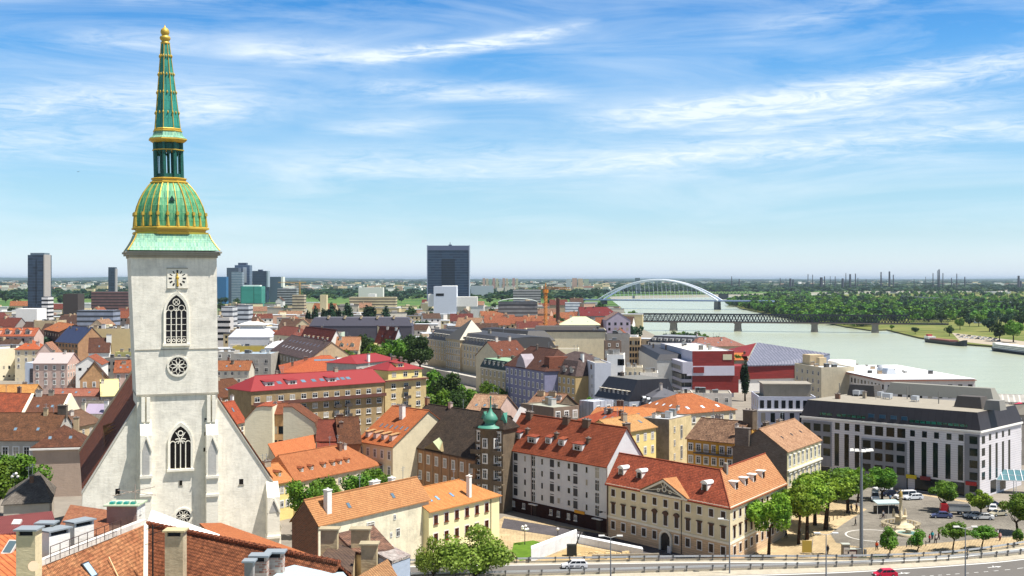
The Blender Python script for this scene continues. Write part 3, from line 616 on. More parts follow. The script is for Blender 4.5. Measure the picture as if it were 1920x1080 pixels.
for px, py, w, h in ((339, 906, .5, .9), (386, 789, .35, .6), (386, 815, .35, .6), (384, 845, .35, .6)):
    mb = MB(); mb.box(-w / 2, w / 2, -.03, .1, -h / 2, h / 2, 0); mb.box(-w / 2 - .12, w / 2 + .12, -.08, 0, -h / 2 - .12, -h / 2 - .004, 1); mb.box(-w / 2 - .12, -w / 2 - .004, -.08, 0, -h / 2, h / 2, 1); obj('slit_window', mb, CH, [DGL, LIMD], loc=(cu(px), 0, cz(py)))
# clock
ck = empty('clock', (cu(332) + .02, -.2, cz(522))); ck.parent = CH; s = 1.75
mb = MB(); mb.box(-s, s, -.12, 0, -s, s); obj('clock_face', mb, ck, LIMW)
mb = MB(); [mb.box(x0, x1, -.2, 0, z0, z1) for x0, x1, z0, z1 in ((-s - .1, s + .1, s + .003, s + .16), (-s - .1, s + .1, -s - .12, -s - .003))]; obj('clock_frame', mb, ck, LIMD)
mb = MB(); DK = plain('16181c', .5)
for k in range(12):
    an = math.pi / 2 - k * math.pi / 6; r0 = 1.0 if k % 3 else .95; r1 = 1.52
    d = Vector((math.cos(an), 0, math.sin(an))); q = Vector((-math.sin(an), 0, math.cos(an))); w = .17 if k in (0, 6, 3, 9, 4, 8, 5, 7) else .10
    pp = [d * r0 - q * w * .8, d * r1 - q * w, d * r1 + q * w, d * r0 + q * w * .8]; mb.add([(p.x, -.135, p.z) for p in pp], [(0, 1, 2, 3)])
obj('hour_mark', mb, ck, DK)
mb = MB(); mb.bar((0, -.2, .2), (-.05, -.2, .95), .14, n=5); mb.bar((0, -.24, 0), (.08, -.24, -1.4), .13, 0, .2, n=5); mb.bar((0, -.15, .1), (0, -.3, .1), .3, n=10); obj('clock_hand', mb, ck, GOLD)
# west front: gable screen, buttresses
ol = [(150, 1000), (155, 925), (258, 760), (262, 742), (407, 742), (410, 751), (514, 908), (517, 962), (529, 992), (529, 1000)]
gp = [(cu(x), 1.2, cz(y, x)) for x, y in ol]; gp[0] = (gp[0][0], 1.2, 0); gp[-1] = (gp[-1][0], 1.2, 0)
mb = MB(); mb.prism(gp, (0, 1.0, 0)); obj('gable_wall', mb, CH, LIME)
for (x0, y0), (x1, y1) in (((153, 929), (259, 759)), ((409, 750), (516, 911)), ((516, 962), (530, 993))):
    A_, B_ = Vector((cu(x0), 1.0, cz(y0, x0))), Vector((cu(x1), 1.0, cz(y1, x1))); up = Vector((0, 0, .35)); mb = MB(); mb.prism([A_, B_, B_ + up, A_ + up], (0, 1.4, 0)); obj('coping', mb, CH, plaster('c9c4b8', .2))
def buttress(x0, x1, ytop, ybot, prot):
    o = empty('buttress', (0, 0, 0)); o.parent = CH; xa, xb = cu(x0), cu(x1); xm = (xa + xb) / 2; y0 = 0 if x1 < 450 else 1.2; t = cz(ytop, xm * 10 + 333)
    zt = cz(ytop, x0); zg = zt - 2.6; mb = MB()
    mb.box(xa, xb, y0 - prot, y0 + .3, 0, zg)                              # shaft
    mb.add([(xa, y0 - prot, zg), (xb, y0 - prot, zg), (xb, y0, zt), (xa, y0, zt), (xa, y0, zg), (xb, y0, zg)], [(0, 1, 2, 3), (0, 3, 4), (1, 5, 2)])
    if x1 < 450:
        for dx in (.25, 1.15):
            mb.box(xa + dx, xa + dx + .62, y0 - .7, y0, zt - .4, Z7 - .3)
    obj('shaft', mb, o, LIMW)
    mb = MB(); e = .28; zp = zg - .7; mb.box(xa + .35, xb - .35, y0 - prot - .05, y0 - prot, cz(890 if x1 < 450 else 960, x0), zp - 1.9); mb.add([(xa + .35, y0 - prot - .05, zp - 1.9), (xb - .35, y0 - prot - .05, zp - 1.9), (xm, y0 - prot - .05, zp + .1)], [(0, 1, 2)]); obj('niche_panel', mb, o, plaster('b9b7b2', .2))
    mb = MB()
    for sx, ex in ((xa, xm), (xb, xm)): mb.bar((sx, y0 - prot - .12, zp - 2.1), (ex, y0 - prot - .12, zp + .5), .17)
    for yy in ((892, 926) if x1 < 450 else (1006,)): z = cz(yy, x0); mb.box(xa - .1, xb + .1, y0 - prot - .3, y0 + .2, z - .2, z + .25)
    obj('weathering_ledge', mb, o, LIMW)
buttress(262, 283, 787, 0, 1.9); buttress(385, 407, 787, 0, 1.9); buttress(500, 523, 905, 0, 2.2)
for px, py, w, h in ((221, 924, .75, 1.1), (454, 905, .75, 1.0)):
    mb = MB(); mb.box(-w / 2, w / 2, -.02, .1, -h / 2, h / 2, 0); mb.box(-w / 2 - .14, w / 2 + .14, -.1, 0, -h / 2 - .14, -h / 2 - .004, 1); obj('slit_window', mb, CH, [DGL, LIMD], loc=(cu(px), 1.18, cz(py, px)))
# nave roof behind the screen
NR = tile('a04a2c', '763622', var=.4); ez = cz(925, 155) + .3; xl, xr = cu(154), cu(515); rz_ = cz(640); xm = (xl + xr) / 2
mb = MB(); NL = 50
for x0 in (xl, xr): mb.prism([(x0, 2.2, ez), (xm, 2.2, rz_), (xm, NL, rz_), (x0, NL, ez)], (0, 0, .3))
NRO = obj('nave_roof', mb, CH, NR)
mb = MB(); mb.prism([(xl + .5, 2.2, 0), (xr - .5, 2.2, 0), (xr - .5, 2.2, ez - .2), (xm, 2.2, rz_ - .4), (xl + .5, 2.2, ez - .2)], (0, NL - 3, 0)); obj('nave_wall', mb, CH, LIME)
mb = MB(); mb.tube([(xl, NL, ez + .4), (xm, NL, rz_ + .4)], [.35, .35], n=5); mb.tube([(xm, 12, rz_ + .4), (xm, NL, rz_ + .4)], [.25, .25], n=5); obj('ridge_tile', mb, NRO, plain('7d7464', .9))
for yy in (9, 14, 19.0):
    k = .30; mb = MB(); x = xl + (xm - xl) * k; z = ez + (rz_ - ez) * k; mb.add([(x - 1.1, yy - .9, z + .75), (x - 1.1, yy + .9, z + .75), (x + 1.1, yy, z + 2.1), (x - 1.1, yy, z + 1.5), (x - 1.0, yy - .8, z - 1.6), (x - 1.0, yy + .8, z - 1.6)], [(0, 2, 3), (3, 2, 1), (0, 3, 1, 5, 4)]); obj('roof_vent', mb, NRO, tile('d98a45'))
# ================================================================ BUILDINGS AROUND THE SQUARE AND OLD TOWN
T_RED = tile('b8472a', '8f3420', var=.3); T_OR = tile('d9783f', 'c05f2c', var=.25); T_ORL = tile('da8444', 'c87236', var=.25); T_BR = tile('8a5238', '5c3a2a', var=.7, moss=.25)
T_OLD = tile('5c4a3e', '3d332c', var=.8, moss=.4); T_MOT = tile('a87f62', '6b4b3a', var=1, moss=.35, row=.5, wd=.4); T_GRY = tile('9b9184', '756c62', var=.5); T_VIO = tile('7a6460', '5a4848', var=.5)
T_MIX = tile('c9562c', '9c3f22', var=.8, moss=.28); T_PINK = tile('c98a6e', 'a86a52', var=.5); T_HOT = tile('e0702a', 'd05c1c', var=.2); T_CRIM = plain('8e2e2e', .5, name='red_sheet_roof'); T_MAR = tile('93403a', '74302c', var=.3)
DKR = plain('34343a', .6, name='dark_sheet_roof'); DKM = bands_mat('2b2b31', '3a3a42', .6, .12, True, .5); GRV = plain('a39c8e', .95, .1, noise=.35, nscale=.4, name='gravel_roof'); LTR = plain('c9cdd0', .6, name='light_sheet_roof'); BLR = plain('a9bccb', .5, name='pale_blue_sheet_roof')
CREAM = plaster('e6d9b8', .25); CREAMW = plaster('f0e6c8', .15); WHITE = plaster('dedede', .15); WHT = plaster('efece4', .12); GREY = plaster('9a948a', .5); GREYL = plaster('b9b4aa', .35); BEIGE = plaster('cdb792', .35); TAN = plaster('c9a57c', .45)
YEL = plaster('ecd890', .2); OCH = plaster('c99a4a', .35); BRN = plaster('ad8664', .5); DKST = plaster('766856', .6); LILAC = plaster('8b8ba6', .3); PINK = plaster('d8bcae', .3); BRICKP = plaster('9a8c80', .6, name='old_firewall'); OLIVE = plaster('8c8a6a', .3)
def brick(c1, c2, c3='8c857a', s=1.0):
    m, t = newmat('brickwork'); uv = t.n('ShaderNodeTexCoord').outputs['UV']
    br = t.n('ShaderNodeTexBrick', {'Vector': uv, 'Color1': (*lin(c1), 1), 'Color2': (*lin(c2), 1), 'Mortar': (*lin(c3), 1), 'Scale': s, 'Mortar Size': .03, 'Brick Width': .5, 'Row Height': .2})
    n = t.n('ShaderNodeTexNoise', {'Vector': uv, 'Scale': .5, 'Detail': 8, 'Roughness': .7})
    pbsdf(t, t.mix(t.m('MULTIPLY', n.outputs[0], .8), br.outputs[0], t.mix(1, br.outputs[0], (.45, .42, .4), 'MULTIPLY')), .9, .1); return m
BRK = brick('a0583a', '7c4430', 'a08a74'); BRKG = brick('8f8378', '786c62', '6e665e'); RUB = brick('d8cfc4', 'a86048', 'c8beb0')
TRIM = plaster('e8e0cc', .2); STG = plaster('8e8e92', .25); WCL = bands_mat('dedadd', 'a09ca0', .55, .09, False, .5, 'e6e2e4', 40)
# ---- white apartment house
b = building('apartment_house', 'white five-storey apartment house with red tiled roof, dormers and dark brown ground floor', (943, 838), 13.9, B=(1138, 872), ridge=(1174, 803), wall=WHITE, rm=T_RED, cat='apartment house',
    dorm=[dict(face='F', n=0, us=[3.4, 18.4, 14.0], d=1.5, w=1.8, h=1.5), dict(face='F', n=0, us=[8.8, 24.0], d=1.2, w=3.0, h=1.5)], chim=[(x, y, w, d, h, plaster('6e5a4c', .4)) for x, y, w, d, h in ((.10, .46, 1.8, .9, 1.3), (.47, .46, 1.8, .9, 1.3), (.66, .46, 1.9, .9, 1.3), (.97, .6, .8, 1.6, 2.2), (.16, .25, .8, .7, .8), (.45, .25, .8, .7, .8), (.75, .25, .8, .7, .8))])
L = b.L; zl = b.zl; WAH = b
mb = MB(); mb.prism([(-.6, -.3, 0), (-.6, -.3, zl + 1.0), (-.6, b.W / 2, zl + b.h + 1.6), (-.6, b.W / 2 + 1.5, zl + b.h + 1.0), (-.6, b.W / 2 + 1.5, 0)], (.5, 0, 0)); obj('firewall', mb, b.root, plaster('dcd8d2', .2))
mb = MB(); mb.box(-.05, L + .05, -.09, -.003, 0, 2.9, 0); obj('plinth_cladding', mb, b.root, brick('4a2c26', '3a2420', '2c201e'))
U = lambda px: u_at(b, px)
for r in range(4):
    z0 = 1.6 + r * 2.6
    addwins(b, 'F', 0, 1, w=1.0, h=1.3, st='p', top=z0, us=[U(956.5), U(1048), U(1066) + .2])
    addwins(b, 'F', 0, 1, w=1.35, h=1.6, st='n', top=z0 + .1, us=[U(967), U(1035), U(1079)], gl=glass('2e3034', .5))
    addwins(b, 'F', 0, 1, w=.55, h=1.2, st='n', top=z0 + .15, us=[U(984.5), U(1016.5), U(1100)])
    addwins(b, 'F', 0, 1, w=1.3, h=2.3, st='w', top=z0 + .35, us=[U(1000.5), U(1120)])
    for px in (967, 1035, 1079):
        m = MB(); m.box(-.6, .6, -.06, -.003, -.08, .08); obj('vent_slot', m, b.root, DK, loc=(U(px), 0, zl - z0 + 1.05))
addwins(b, 'F', 0, 1, w=.9, h=1.2, st='ws', top=zl - 1.7, us=[U(964), U(983), U(1034), U(1048), U(1067), U(1080)], out=.1)
m = MB(); m.box(-1.3, 1.3, -.12, -.093, 0, 2.4); obj('garage_door', m, b.root, plain('1b1917'), loc=(U(954), 0, 0))
for px, w in ((1003, 1.2), (1123, 1.3)): m = MB(); m.box(-w / 2, w / 2, -.12, -.093, 0, 2.3); obj('door', m, b.root, plain('2a1a16'), loc=(U(px), 0, 0)); m = MB(); m.box(-w, w, -.9, -.1, 2.5, 2.65); obj('door_canopy', m, b.root, WHT, loc=(U(px), 0, 0))
m = MB(); m.box(-1.5, 1.5, -.35, -.1, -.3, .3); obj('shop_sign', m, b.root, plain('e8a21c', .5), loc=(U(1088), 0, 3.1))
for px in (997, 1129): m = MB(); m.bar((0, -.12, 0), (0, -.12, zl), .07, n=6); obj('downpipe', m, b.root, plain('8a6a5a'), loc=(U(px) + 1.6 * (px > 1100), 0, 0))
m = MB(); m.bar((0, 0, 0), (0, -1.2, .3), .06); m.box(-.25, .25, -1.7, -1.1, .1, .4); obj('wall_lamp', m, b.root, DK, loc=(U(1136), 0, 4.2))
# ---- L-shaped palace with pediment
def palace():
    z = 10.9; a = P(1139, 904, z); e = P(1369, 949, z); c_ = P(1472, 904, z); u = (e - a).normalized(); L = (e - a).length; v = Vector((-u.y, u.x, 0)); Ls = (c_ - e).dot(v); Wd = 10.5; h = 5.0
    b = Bd(); b.A = a; b.u = u; b.v = v; b.L, b.W, b.h, b.kind, b.iL, b.iR, b.mi, b.mh = L, Wd, h, 'gable', 0, Wd / 2, 1, 1; b.zl = z; b.wm = plaster('ded0ac', .25); b.rm = T_MIX
    b.root = empty('palace', (a.x, a.y, 0), math.atan2(u.y, u.x)); tag(b.root, 'cream three-storey palace with triangular pediment and L-shaped orange tiled roof beside the square', 'palace')
    mb = MB(); fp = [(0, 0), (L, 0), (L, Ls), (L - Wd, Ls), (L - Wd, Wd), (0, Wd)]
    mb.prism([(x, y, 0) for x, y in fp], (0, 0, z - .02)); mb.add([(0, 0, z - .02), (0, Wd, z - .02), (0, Wd / 2, z + h)], [(0, 2, 1)]); mb.add([(L, Ls, z - .02), (L - Wd, Ls, z - .02), (L - Wd / 2, Ls, z + h)], [(0, 1, 2)]); obj('wall', mb, b.root, b.wm)
    o = .6; d = h / (Wd / 2) * o; m = MB(); A0, B0, C0, D0, E0, F0 = (-.2, -o, z - d), (L + o, -o, z - d), (L + o, Ls + .2, z - d), (L - Wd - o, Ls + .2, z - d), (L - Wd - o, Wd + o, z - d), (-.2, Wd + o, z - d)
    R0, R1, R2 = (-.2, Wd / 2, z + h), (L - Wd / 2, Wd / 2, z + h), (L - Wd / 2, Ls + .2, z + h)
    up = lambda p: (p[0], p[1], p[2] + .2)
    for f in ((A0, B0, R1, R0), (F0, R0, R1, E0)): m.add([up(p) for p in f], [(0, 1, 2, 3)], 0)
    for f in ((B0, C0, R2, R1), (E0, R1, R2, D0)): m.add([up(p) for p in f], [(0, 1, 2, 3)], 1)
    for p, q in ((A0, B0), (B0, C0), (D0, E0), (E0, F0)): m.add([p, q, up(q), up(p)], [(0, 1, 2, 3)], 0)
    m.bar(up(R0), up(R1), .15, n=5); m.bar(up(R1), up(R2), .15, n=5); m.bar(up(B0), up(R1), .13, n=5); obj('roof', m, b.root, [T_MIX, tile('e09a62', 'd0844c', var=.5, moss=.05)])
    for nm, zz, ex in (('cornice', z - .55, .42), ('string_course', 3.85, .12)):
        m = MB(); m.prism([(-.02, -ex, zz), (L + ex, -ex, zz), (L + ex, Ls, zz), (L + .003, Ls, zz), (L + .003, -.003, zz), (-.02, -.003, zz)], (0, 0, .42)); obj(nm, m, b.root, TRIM)
    m = MB(); m.box(-.02, L + .05, -.05, -.003, 0, 3.8); m.box(L + .003, L + .05, 0, Ls, 0, 3.8); obj('rusticated_base', m, b.root, bands_mat('c9ac8a', 'a58a6c', .42, .12, False, .9))
    us = [L * (i + .6) / 11.15 for i in range(11)]
    dg = glass('14100e', .3)
    for s_, tp, w, h_, st in (('t', 1.9, 1.0, 1.35, 'wu'), ('m', 5.15, 1.0, 1.9, 'wuh'), ('b', 8.35, 1.0, 1.5, 'wu')):
        for i, x in enumerate(us):
            if s_ == 'b' and i == 5: continue
            me = win_mesh(w, h_, (st + 'a') if (s_ == 'm' and 4 <= i <= 6) else st, FRB, dg); obj('window', me, b.root, loc=(x, -.05 if s_ == 'b' else 0, z - tp))
        b.W = Ls; addwins(b, 'R', 0, 1, w=w, h=h_, st=st, top=tp, fr=FRB, gl=dg, us=[1.9 + 2.75 * i for i in range(int(Ls / 2.75))], out=.05 if s_ == 'b' else 0)
    # portal
    x = us[5] + .1; m = MB(); n = 10; pts = [(x - 1.25, -.08, 0), (x - 1.25, -.08, 2.3)] + [(x - 1.25 * math.cos(math.pi * i / n), -.08, 2.3 + 1.1 * math.sin(math.pi * i / n)) for i in range(1, n)] + [(x + 1.25, -.08, 2.3), (x + 1.25, -.08, 0)]
    m.add(pts, [list(range(len(pts)))]); D_ = obj('door', m, b.root, plain('15100d')); m = MB(); m.ringp(x, 2.3, 1.25, 1.7, -.3, -.05, 12, 0, 0, math.pi); m.box(x - 1.7, x - 1.25, -.3, -.05, 0, 2.3); m.box(x + 1.25, x + 1.7, -.3, -.05, 0, 2.3); obj('door_surround', m, D_, TRIM)
    m = MB(); m.box(-.45, .45, -.06, .06, 0, 1.3); s_ = obj('notice_board', m, b.root, plain('d8d8d8'), loc=(x + 1.5, -1.1, 0))
    # pediment
    px0, px1 = us[3] - .3, us[7] + .4; xm = (px0 + px1) / 2; hp = 2.9; zz = z - .1
    m = MB(); m.add([(px0 + .5, -.35, zz), (px1 - .5, -.35, zz), (xm, -.35, zz + hp - .45)], [(0, 1, 2)]); PD_ = obj('pediment', m, b.root, plaster('6e675c', .5))
    m = MB(); dd = hp * (Wd / 2) / h
    m.prism([(px1 + .2, -.8, zz), (xm, -.8, zz + hp), (xm, dd, zz + hp), (px1 + .2, 0, zz)], (0, 0, .14)); m.prism([(px0 - .2, -.8, zz), (xm, -.8, zz + hp), (xm, dd, zz + hp), (px0 - .2, 0, zz)], (0, 0, .14)); obj('pediment_roof', m, PD_, tile('e8a060', 'd88c4c', var=.3))
    m = MB()
    for sx in (px0, px1): m.prism([(sx, -.85, zz - .1), (xm, -.85, zz + hp - .1), (xm, -.85, zz + hp - .5), (sx + (.7 if sx < xm else -.7), -.85, zz - .1)], (0, .5, 0))
    m.box(px0, px1, -.8, -.3, zz - .35, zz + .02); obj('moulding', m, PD_, TRIM)
    m = MB(); m.ringp(xm, zz + .95, .42, .55, -.5, -.34, 12); m.bar((xm - .5, -.42, zz + 1.0), (px0 + 1.8, -.42, zz + .25), .08); m.bar((xm + .5, -.42, zz + 1.0), (px1 - 1.8, -.42, zz + .25), .08)
    for k in (-1, 1): m.ringp(xm + k * 1.6, zz + .62, .25, .36, -.5, -.34, 10); m.bar((xm + k * .3, -.42, zz + 1.35), (xm + k * .9, -.42, zz + 2.0), .07)
    m.bar((xm, -.42, zz + 1.5), (xm, -.42, zz + 2.3), .08); obj('relief', m, PD_, TRIM)
    b.W = Wd
    ws = WHT; rmz = plain('e4e4e0', .6)
    add_dormers(b, 'F', 0, us=[us[0] + 1.2, us[2] + .6, us[8] + .4], d=1.5, w=1.5, h=1.5, st='arch', roofm=rmz, wallm=ws, fr=FRB)
    b.W = Ls; sv = b.h / (Wd / 2); b.iR = Wd / 2; add_dormers(b, 'R', 0, us=[6.6, 11.4, 15.6, 20.2], d=1.8, w=1.5, h=1.45, st='flat', roofm=rmz, wallm=ws, fr=FRB); b.W = Wd
    m = MB(); m.box(L - 5, L - 4.2, 6.4, 7.2, z + 3, z + h + 1.3); obj('chimney', m, b.root, GREY)
    for i, (x, y) in enumerate(((.2, -.12), (us[6] + 1.3, -.12))): m = MB(); m.bar((x, y, 0), (x, y, z - .5), .07, n=6); obj('downpipe', m, b.root, DK)
    cxy = Matrix.Rotation(-b.root.rotation_euler.z, 3, 'Z') @ (c_ - e); K = cxy.x / cxy.y; sk = math.atan(K)
    for ch in b.root.children:      # the two street fronts meet at an obtuse corner: skew the plan
        side = abs(ch.rotation_euler.z - math.pi / 2) < .01
        if ch.location.length > .01: ch.location.x += K * ch.location.y
        if side: ch.rotation_euler.z -= sk
        elif ch.location.length < .01:
            for v_ in ch.data.vertices: v_.co.x += K * max(0, v_.co.y)
    return b
PAL = palace()
# ---- grey firewall house behind the palace, lit front
b = building('townhouse', 'tall townhouse with bare grey firewall, pale terracotta roof and cream windowed front behind the palace', (1475, 846), 15, B=(1538, 824), ridge=(1424, 805), rend='A', wall=BRKG, rm=tile('d8a47c', 'b88460', var=.6, moss=.1), cat='townhouse',
    sky=[dict(face='F', n=3, d=2.6, w=.7, ln=.8, gl=glass('1a1410'))], chim=[dict(fx=-.02, fy=.8, w=1.2, d=3.2, hh=2.6, m=BRKG), dict(fx=.35, fy=.62, w=2.2, d=.8, hh=1.6, m=DKST), dict(fx=.7, fy=.6, w=2.0, d=.9, hh=1.2, m=BEIGE)], base=0)
m = MB(); m.box(.05, b.L - .05, -.16, -.003, 0, b.zl - .3); F_ = obj('front_facing', m, b.root, plaster('d9cda4', .25))
addwins(b, 'F', 8, 3, fh=4.0, w=1.0, h=2.1, st='wuh', top=2.4, out=.17)
m = MB(); m.box(-.2, b.L + .1, -.6, -.17, b.zl - 4.5, b.zl - 4.15); obj('cornice', m, b.root, TRIM)
# ---- ochre house with balcony and mottled roof
b = building('townhouse', 'ochre house with flower balcony under an old mottled brown tile roof', (1288, 821), 14, B=(1376, 830), W=13, ry=788, wall=OCH, rm=T_MOT, cat='townhouse', wins=[('F', 6, 3, 2.9, 1.1, 1.6, 'wu', 2.0)],
    chim=[dict(fx=.97, fy=.15, w=.7, d=.7, hh=2.8), dict(fx=1.0, fy=.55, w=2.6, d=2.0, hh=3.2, m=DKST), dict(fx=.3, fy=.6, w=1.6, d=.8, hh=1.6, m=GREYL)])
m = MB(); m.box(2.5, b.L - .5, -1.3, -.003, b.zl - 3.3, b.zl - 3.1)
for i in range(24): x = 2.6 + i * (b.L - 3.3) / 23; m.bar((x, -1.25, b.zl - 3.1), (x, -1.25, b.zl - 2.2), .03)
m.box(2.5, b.L - .5, -1.3, -1.2, b.zl - 2.25, b.zl - 2.15); BAL = obj('balcony', m, b.root, plain('3a3836'))
m = MB(); m.box(0, .7, -.2, -.1, -1, 1); obj('yellow_curtain', m, BAL, plain('e0b020', .8), loc=(b.L * .63, 0, b.zl - 2))
# ---- blank grey flat house
b = building('flat_roofed_house', 'flat-roofed house with dark blank side wall and pale roof terrace beside the mottled roof', (1204, 784.5), 16.5, B=(1254, 788), W=13, roof='flat', wall=plaster('968c80', .8), rm=LTR, cat='house', chim=[dict(fx=.2, fy=.3, w=1, d=.8, hh=.9)])
m = MB(); m.box(b.L + .003, b.L + .1, .05, b.W, 0, b.zl); obj('side_facing', m, b.root, plaster('d6c294', .5)); addwins(b, 'R', 0, 4, fh=3.4, w=.8, h=1.6, st='w', top=2.6, us=[3.0], out=.11); addwins(b, 'R', 0, 2, fh=5.2, w=1.2, h=3.4, st='w', top=3.6, us=[7.0], out=.11)
m = MB(); m.box(2.6, 4.6, 8, 8.2, 0, .9); obj('tarpaulin', m, b.root, plain('1f8a6a', .6), loc=(0, 0, b.zl))
# ---- orange-roofed houses between
building('courtyard_house', 'big hipped orange roof with corner ridge towards the viewer and small rooflights', (1274, 776), 14, B=(1379, 767.5), W=19, ry=739, roof='gable', iL=7, iR=8, wall=CREAM, rm=tile('cf6a35', 'b55528', var=.3), cat='house', sky=[dict(face='L', n=5, d=2.0, w=.8, ln=1.1, gl=glass('d0d8e0')), dict(face='F', n=3, d=1.6, w=1.1, ln=1.5, gl=glass('d0d8e0'))], chim=[dict(fx=.05, fy=.1, w=.8, hh=1.2)])
building('yellow_gable_house', 'yellow house with grey gable and light orange roof behind the red apartment roof', (1160, 812), 15.5, B=(1230, 800), W=11, ry=783, roof='gable', wall=YEL, rm=tile('e8ae68', 'd69a52', var=.2), cat='house', sky=[dict(face='F', n=1, d=2, f0=.7)])
building('orange_roof_house', 'low house with broad orange roof in front of the dark mansard block', (1106, 783), 15.8, B=(1222, 785), W=24, ry=764, iL=5, iR=3, wall=CREAM, rm=tile('dc7a3c', 'c9642c', var=.25), cat='house')
building('orange_hip_house', 'small orange hipped roof with two facets right behind the red apartment roof', (1086, 786), 15.2, B=(1148, 796), W=9, ry=771, iL=5, iR=2, wall=CREAM, rm=tile('d9642c', 'c24f22', var=.3), cat='house', sky=[dict(face='F', n=2, d=1.4, f0=.5)])
building('terrace_house', 'grey-brown flat block with white-framed windows behind the red apartment roof', (1038, 766), 18, B=(1086, 762), W=14, roof='flat', wall=plaster('8d7c6c', .4), rm=plain('a3a594'), cat='house', wins=[('F', 3, 2, 3.2, 1.3, 1.9, 'wu', 1.9)])
building('old_roof_house', 'house with blotched terracotta roof and row of stumpy chimneys behind the dome', (986, 762), 16, B=(1040, 766), W=12, ry=738, wall=DKST, rm=tile('c08a6a', '9a6a50', var=.8, moss=.2), cat='house', chim=[dict(fx=.2, fy=.4, w=2.2, hh=1.3, m=BEIGE), dict(fx=.6, fy=.4, w=2.2, hh=1.3, m=BEIGE), dict(fx=.9, fy=.3, w=1.6, hh=1.0)])
building('old_roof_house', 'house with pale sun-bleached terracotta roof left of the green onion dome', (872, 772), 14.5, B=(930, 775), W=14, ry=741, wall=PINK, rm=tile('d3a585', 'b07a5c', var=.8, moss=.15), cat='house', chim=[dict(fx=.5, fy=.6, w=2.4, hh=1.2, m=BEIGE)])
building('white_terrace_house', 'white house with glazed roof garden next to the scaffold screen', (1086, 752), 17, B=(1112, 755), W=8, roof='flat', wall=bands_mat('b9bcc4', '8f929c', 1.4, .12, True), rm=LTR, cat='house')
# ---- corner house with green onion dome
b = building('corner_house', 'ornate dark stone corner house with green onion-domed turret between two roofs', (891, 798), 19, B=(943, 802), W=6, ry=768, wall=DKST, rm=T_OLD, cat='corner house', wins=[('F', 3, 5, 3.3, 1.2, 2.0, 'wuh', 2.3)], cornice=DKST, iR=2.5)
m = MB(); m.lathe([(2.3, 0), (2.3, 18.6), (2.7, 18.9), (2.7, 19.3)], 8, c=(0, 0)); TU = obj('turret', m, b.root, DKST, loc=(b.L * .52, .4, -.5))
CGR = plain('4f8f7a', .5, .4, name='verdigris')
m = MB(); m.lathe([(2.9, 19.3), (2.7, 19.6), (1.3, 19.9), (1.3, 20.6), (1.6, 20.8), (1.65, 21.3), (1.2, 22.1), (.5, 22.8), (.22, 23.6), (.12, 25.8), (.28, 26.0), (.05, 26.4)], 16); obj('onion_dome', m, TU, CGR)
for k in range(5):
    for an in (-1.2, -.0, 1.2): obj('window', win_mesh(1.0, 1.9, 'wu'), TU, loc=(2.2 * math.sin(an), -2.2 * math.cos(an) - .05, 2.4 + 3.4 * k), rot=(0, 0, an))
    if k in (1, 2, 3): m = MB(); m.box(-1.4, 1.4, -1.3, 0, 0, .2); m.box(-1.4, 1.4, -1.3, -1.2, .2, 1.0); obj('balcony', m, b.root, DKST, loc=(b.L * .12, -.0, 3.0 + 3.3 * k)); obj('balcony', m.mesh('b', DKST), b.root, loc=(b.L * .88, -.0, 3.0 + 3.3 * k))
for fx in (.2, .9): m = MB(); m.add([(-1, 0, 0), (1, 0, 0), (0, 0, 2.2), (0, 1.8, 2.2)], [(0, 1, 2), (1, 3, 2), (0, 2, 3)]); obj('dormer', m, b.root, CGR, loc=(b.L * fx, 1.2, b.zl + .9))
# ---- brown baroque palace with great dark roof
b = building('old_palace', 'brown baroque palace with huge weathered dark tile roof and broken pediment', (738, 828), 11.8, B=(891, 859), ridge=(801, 758), rend='A', wall=BRN, rm=T_OLD, cat='palace', cornice=plaster('6e5848', .4), chim=[dict(fx=.30, fy=.5, w=1.0, hh=1.2, m=PINK), dict(fx=.0, fy=.5, w=1.2, hh=1.6, m=BRN), dict(fx=.8, fy=.42, w=.9, hh=2.2, m=tile('d07a48'))])
addwins(b, 'F', 10, 3, fh=4.0, w=1.05, h=1.9, st='wsu', top=2.6, fr=FRW, gl=glass('7a7670', .3))
for i in range(1, 10): m = MB(); m.box(-.3, .3, -.14, -.003, 0, b.zl - .8); obj('pilaster', m, b.root, plaster('a98a6c', .4), loc=(b.L * i / 10, 0, 0))
m = MB(); xm = b.L * .52; m.prism([(xm - 3.4, -.7, b.zl + .1), (xm + 4.2, -.7, b.zl + .1), (xm + .6, -.7, b.zl + 1.9)], (0, 2.5, 0)); obj('pediment', m, b.root, [plaster('8a7a5a', .4)])
m = MB(); m.prism([(xm + 3.6, -.9, b.zl + .3), (xm + .9, -.9, b.zl + 1.9), (xm - .2, 1.6, b.zl + 2.6), (xm + 2.0, 1.0, b.zl + 1.9)], (0, 0, .15)); obj('patched_sheet', m, b.root, plain('a9b088', .7))
# ---- orange house with dormers
b = building('dormer_house', 'cream house with bright orange roof, four projecting dormers and white chimney', (670.6, 826), 12.5, B=(736.5, 837), ridge=(736.5, 762), rend='A', wall=CREAM, rm=tile('d5652e', 'bf5424', var=.25), cat='house', wins=[('F', 5, 3, 3.6, 1.0, 1.9, 'wu', 2.3)],
    dorm=[dict(face='F', n=4, d=1.1, w=1.2, h=1.5, st='shed', roofm=tile('eeb878', 'dfa464', var=.1), wallm=PINK)], sky=[dict(face='F', n=6, d=4.4, w=.55, ln=1.3, f0=.15, f1=1.0)], chim=[dict(fx=.55, fy=.36, w=1.3, d=1.0, hh=3.2, m=WHT), dict(fx=.1, fy=.55, w=2.4, d=1, hh=1.0, m=WHT)])
building('brown_roof_house', 'house with old brown roof sloping down to the orange dormer house', (636, 831), 12.5, x1=676, rot=14, W=12, ry=783, wall=BRN, rm=tile('80482e', '5a3424', var=.6), cat='house')
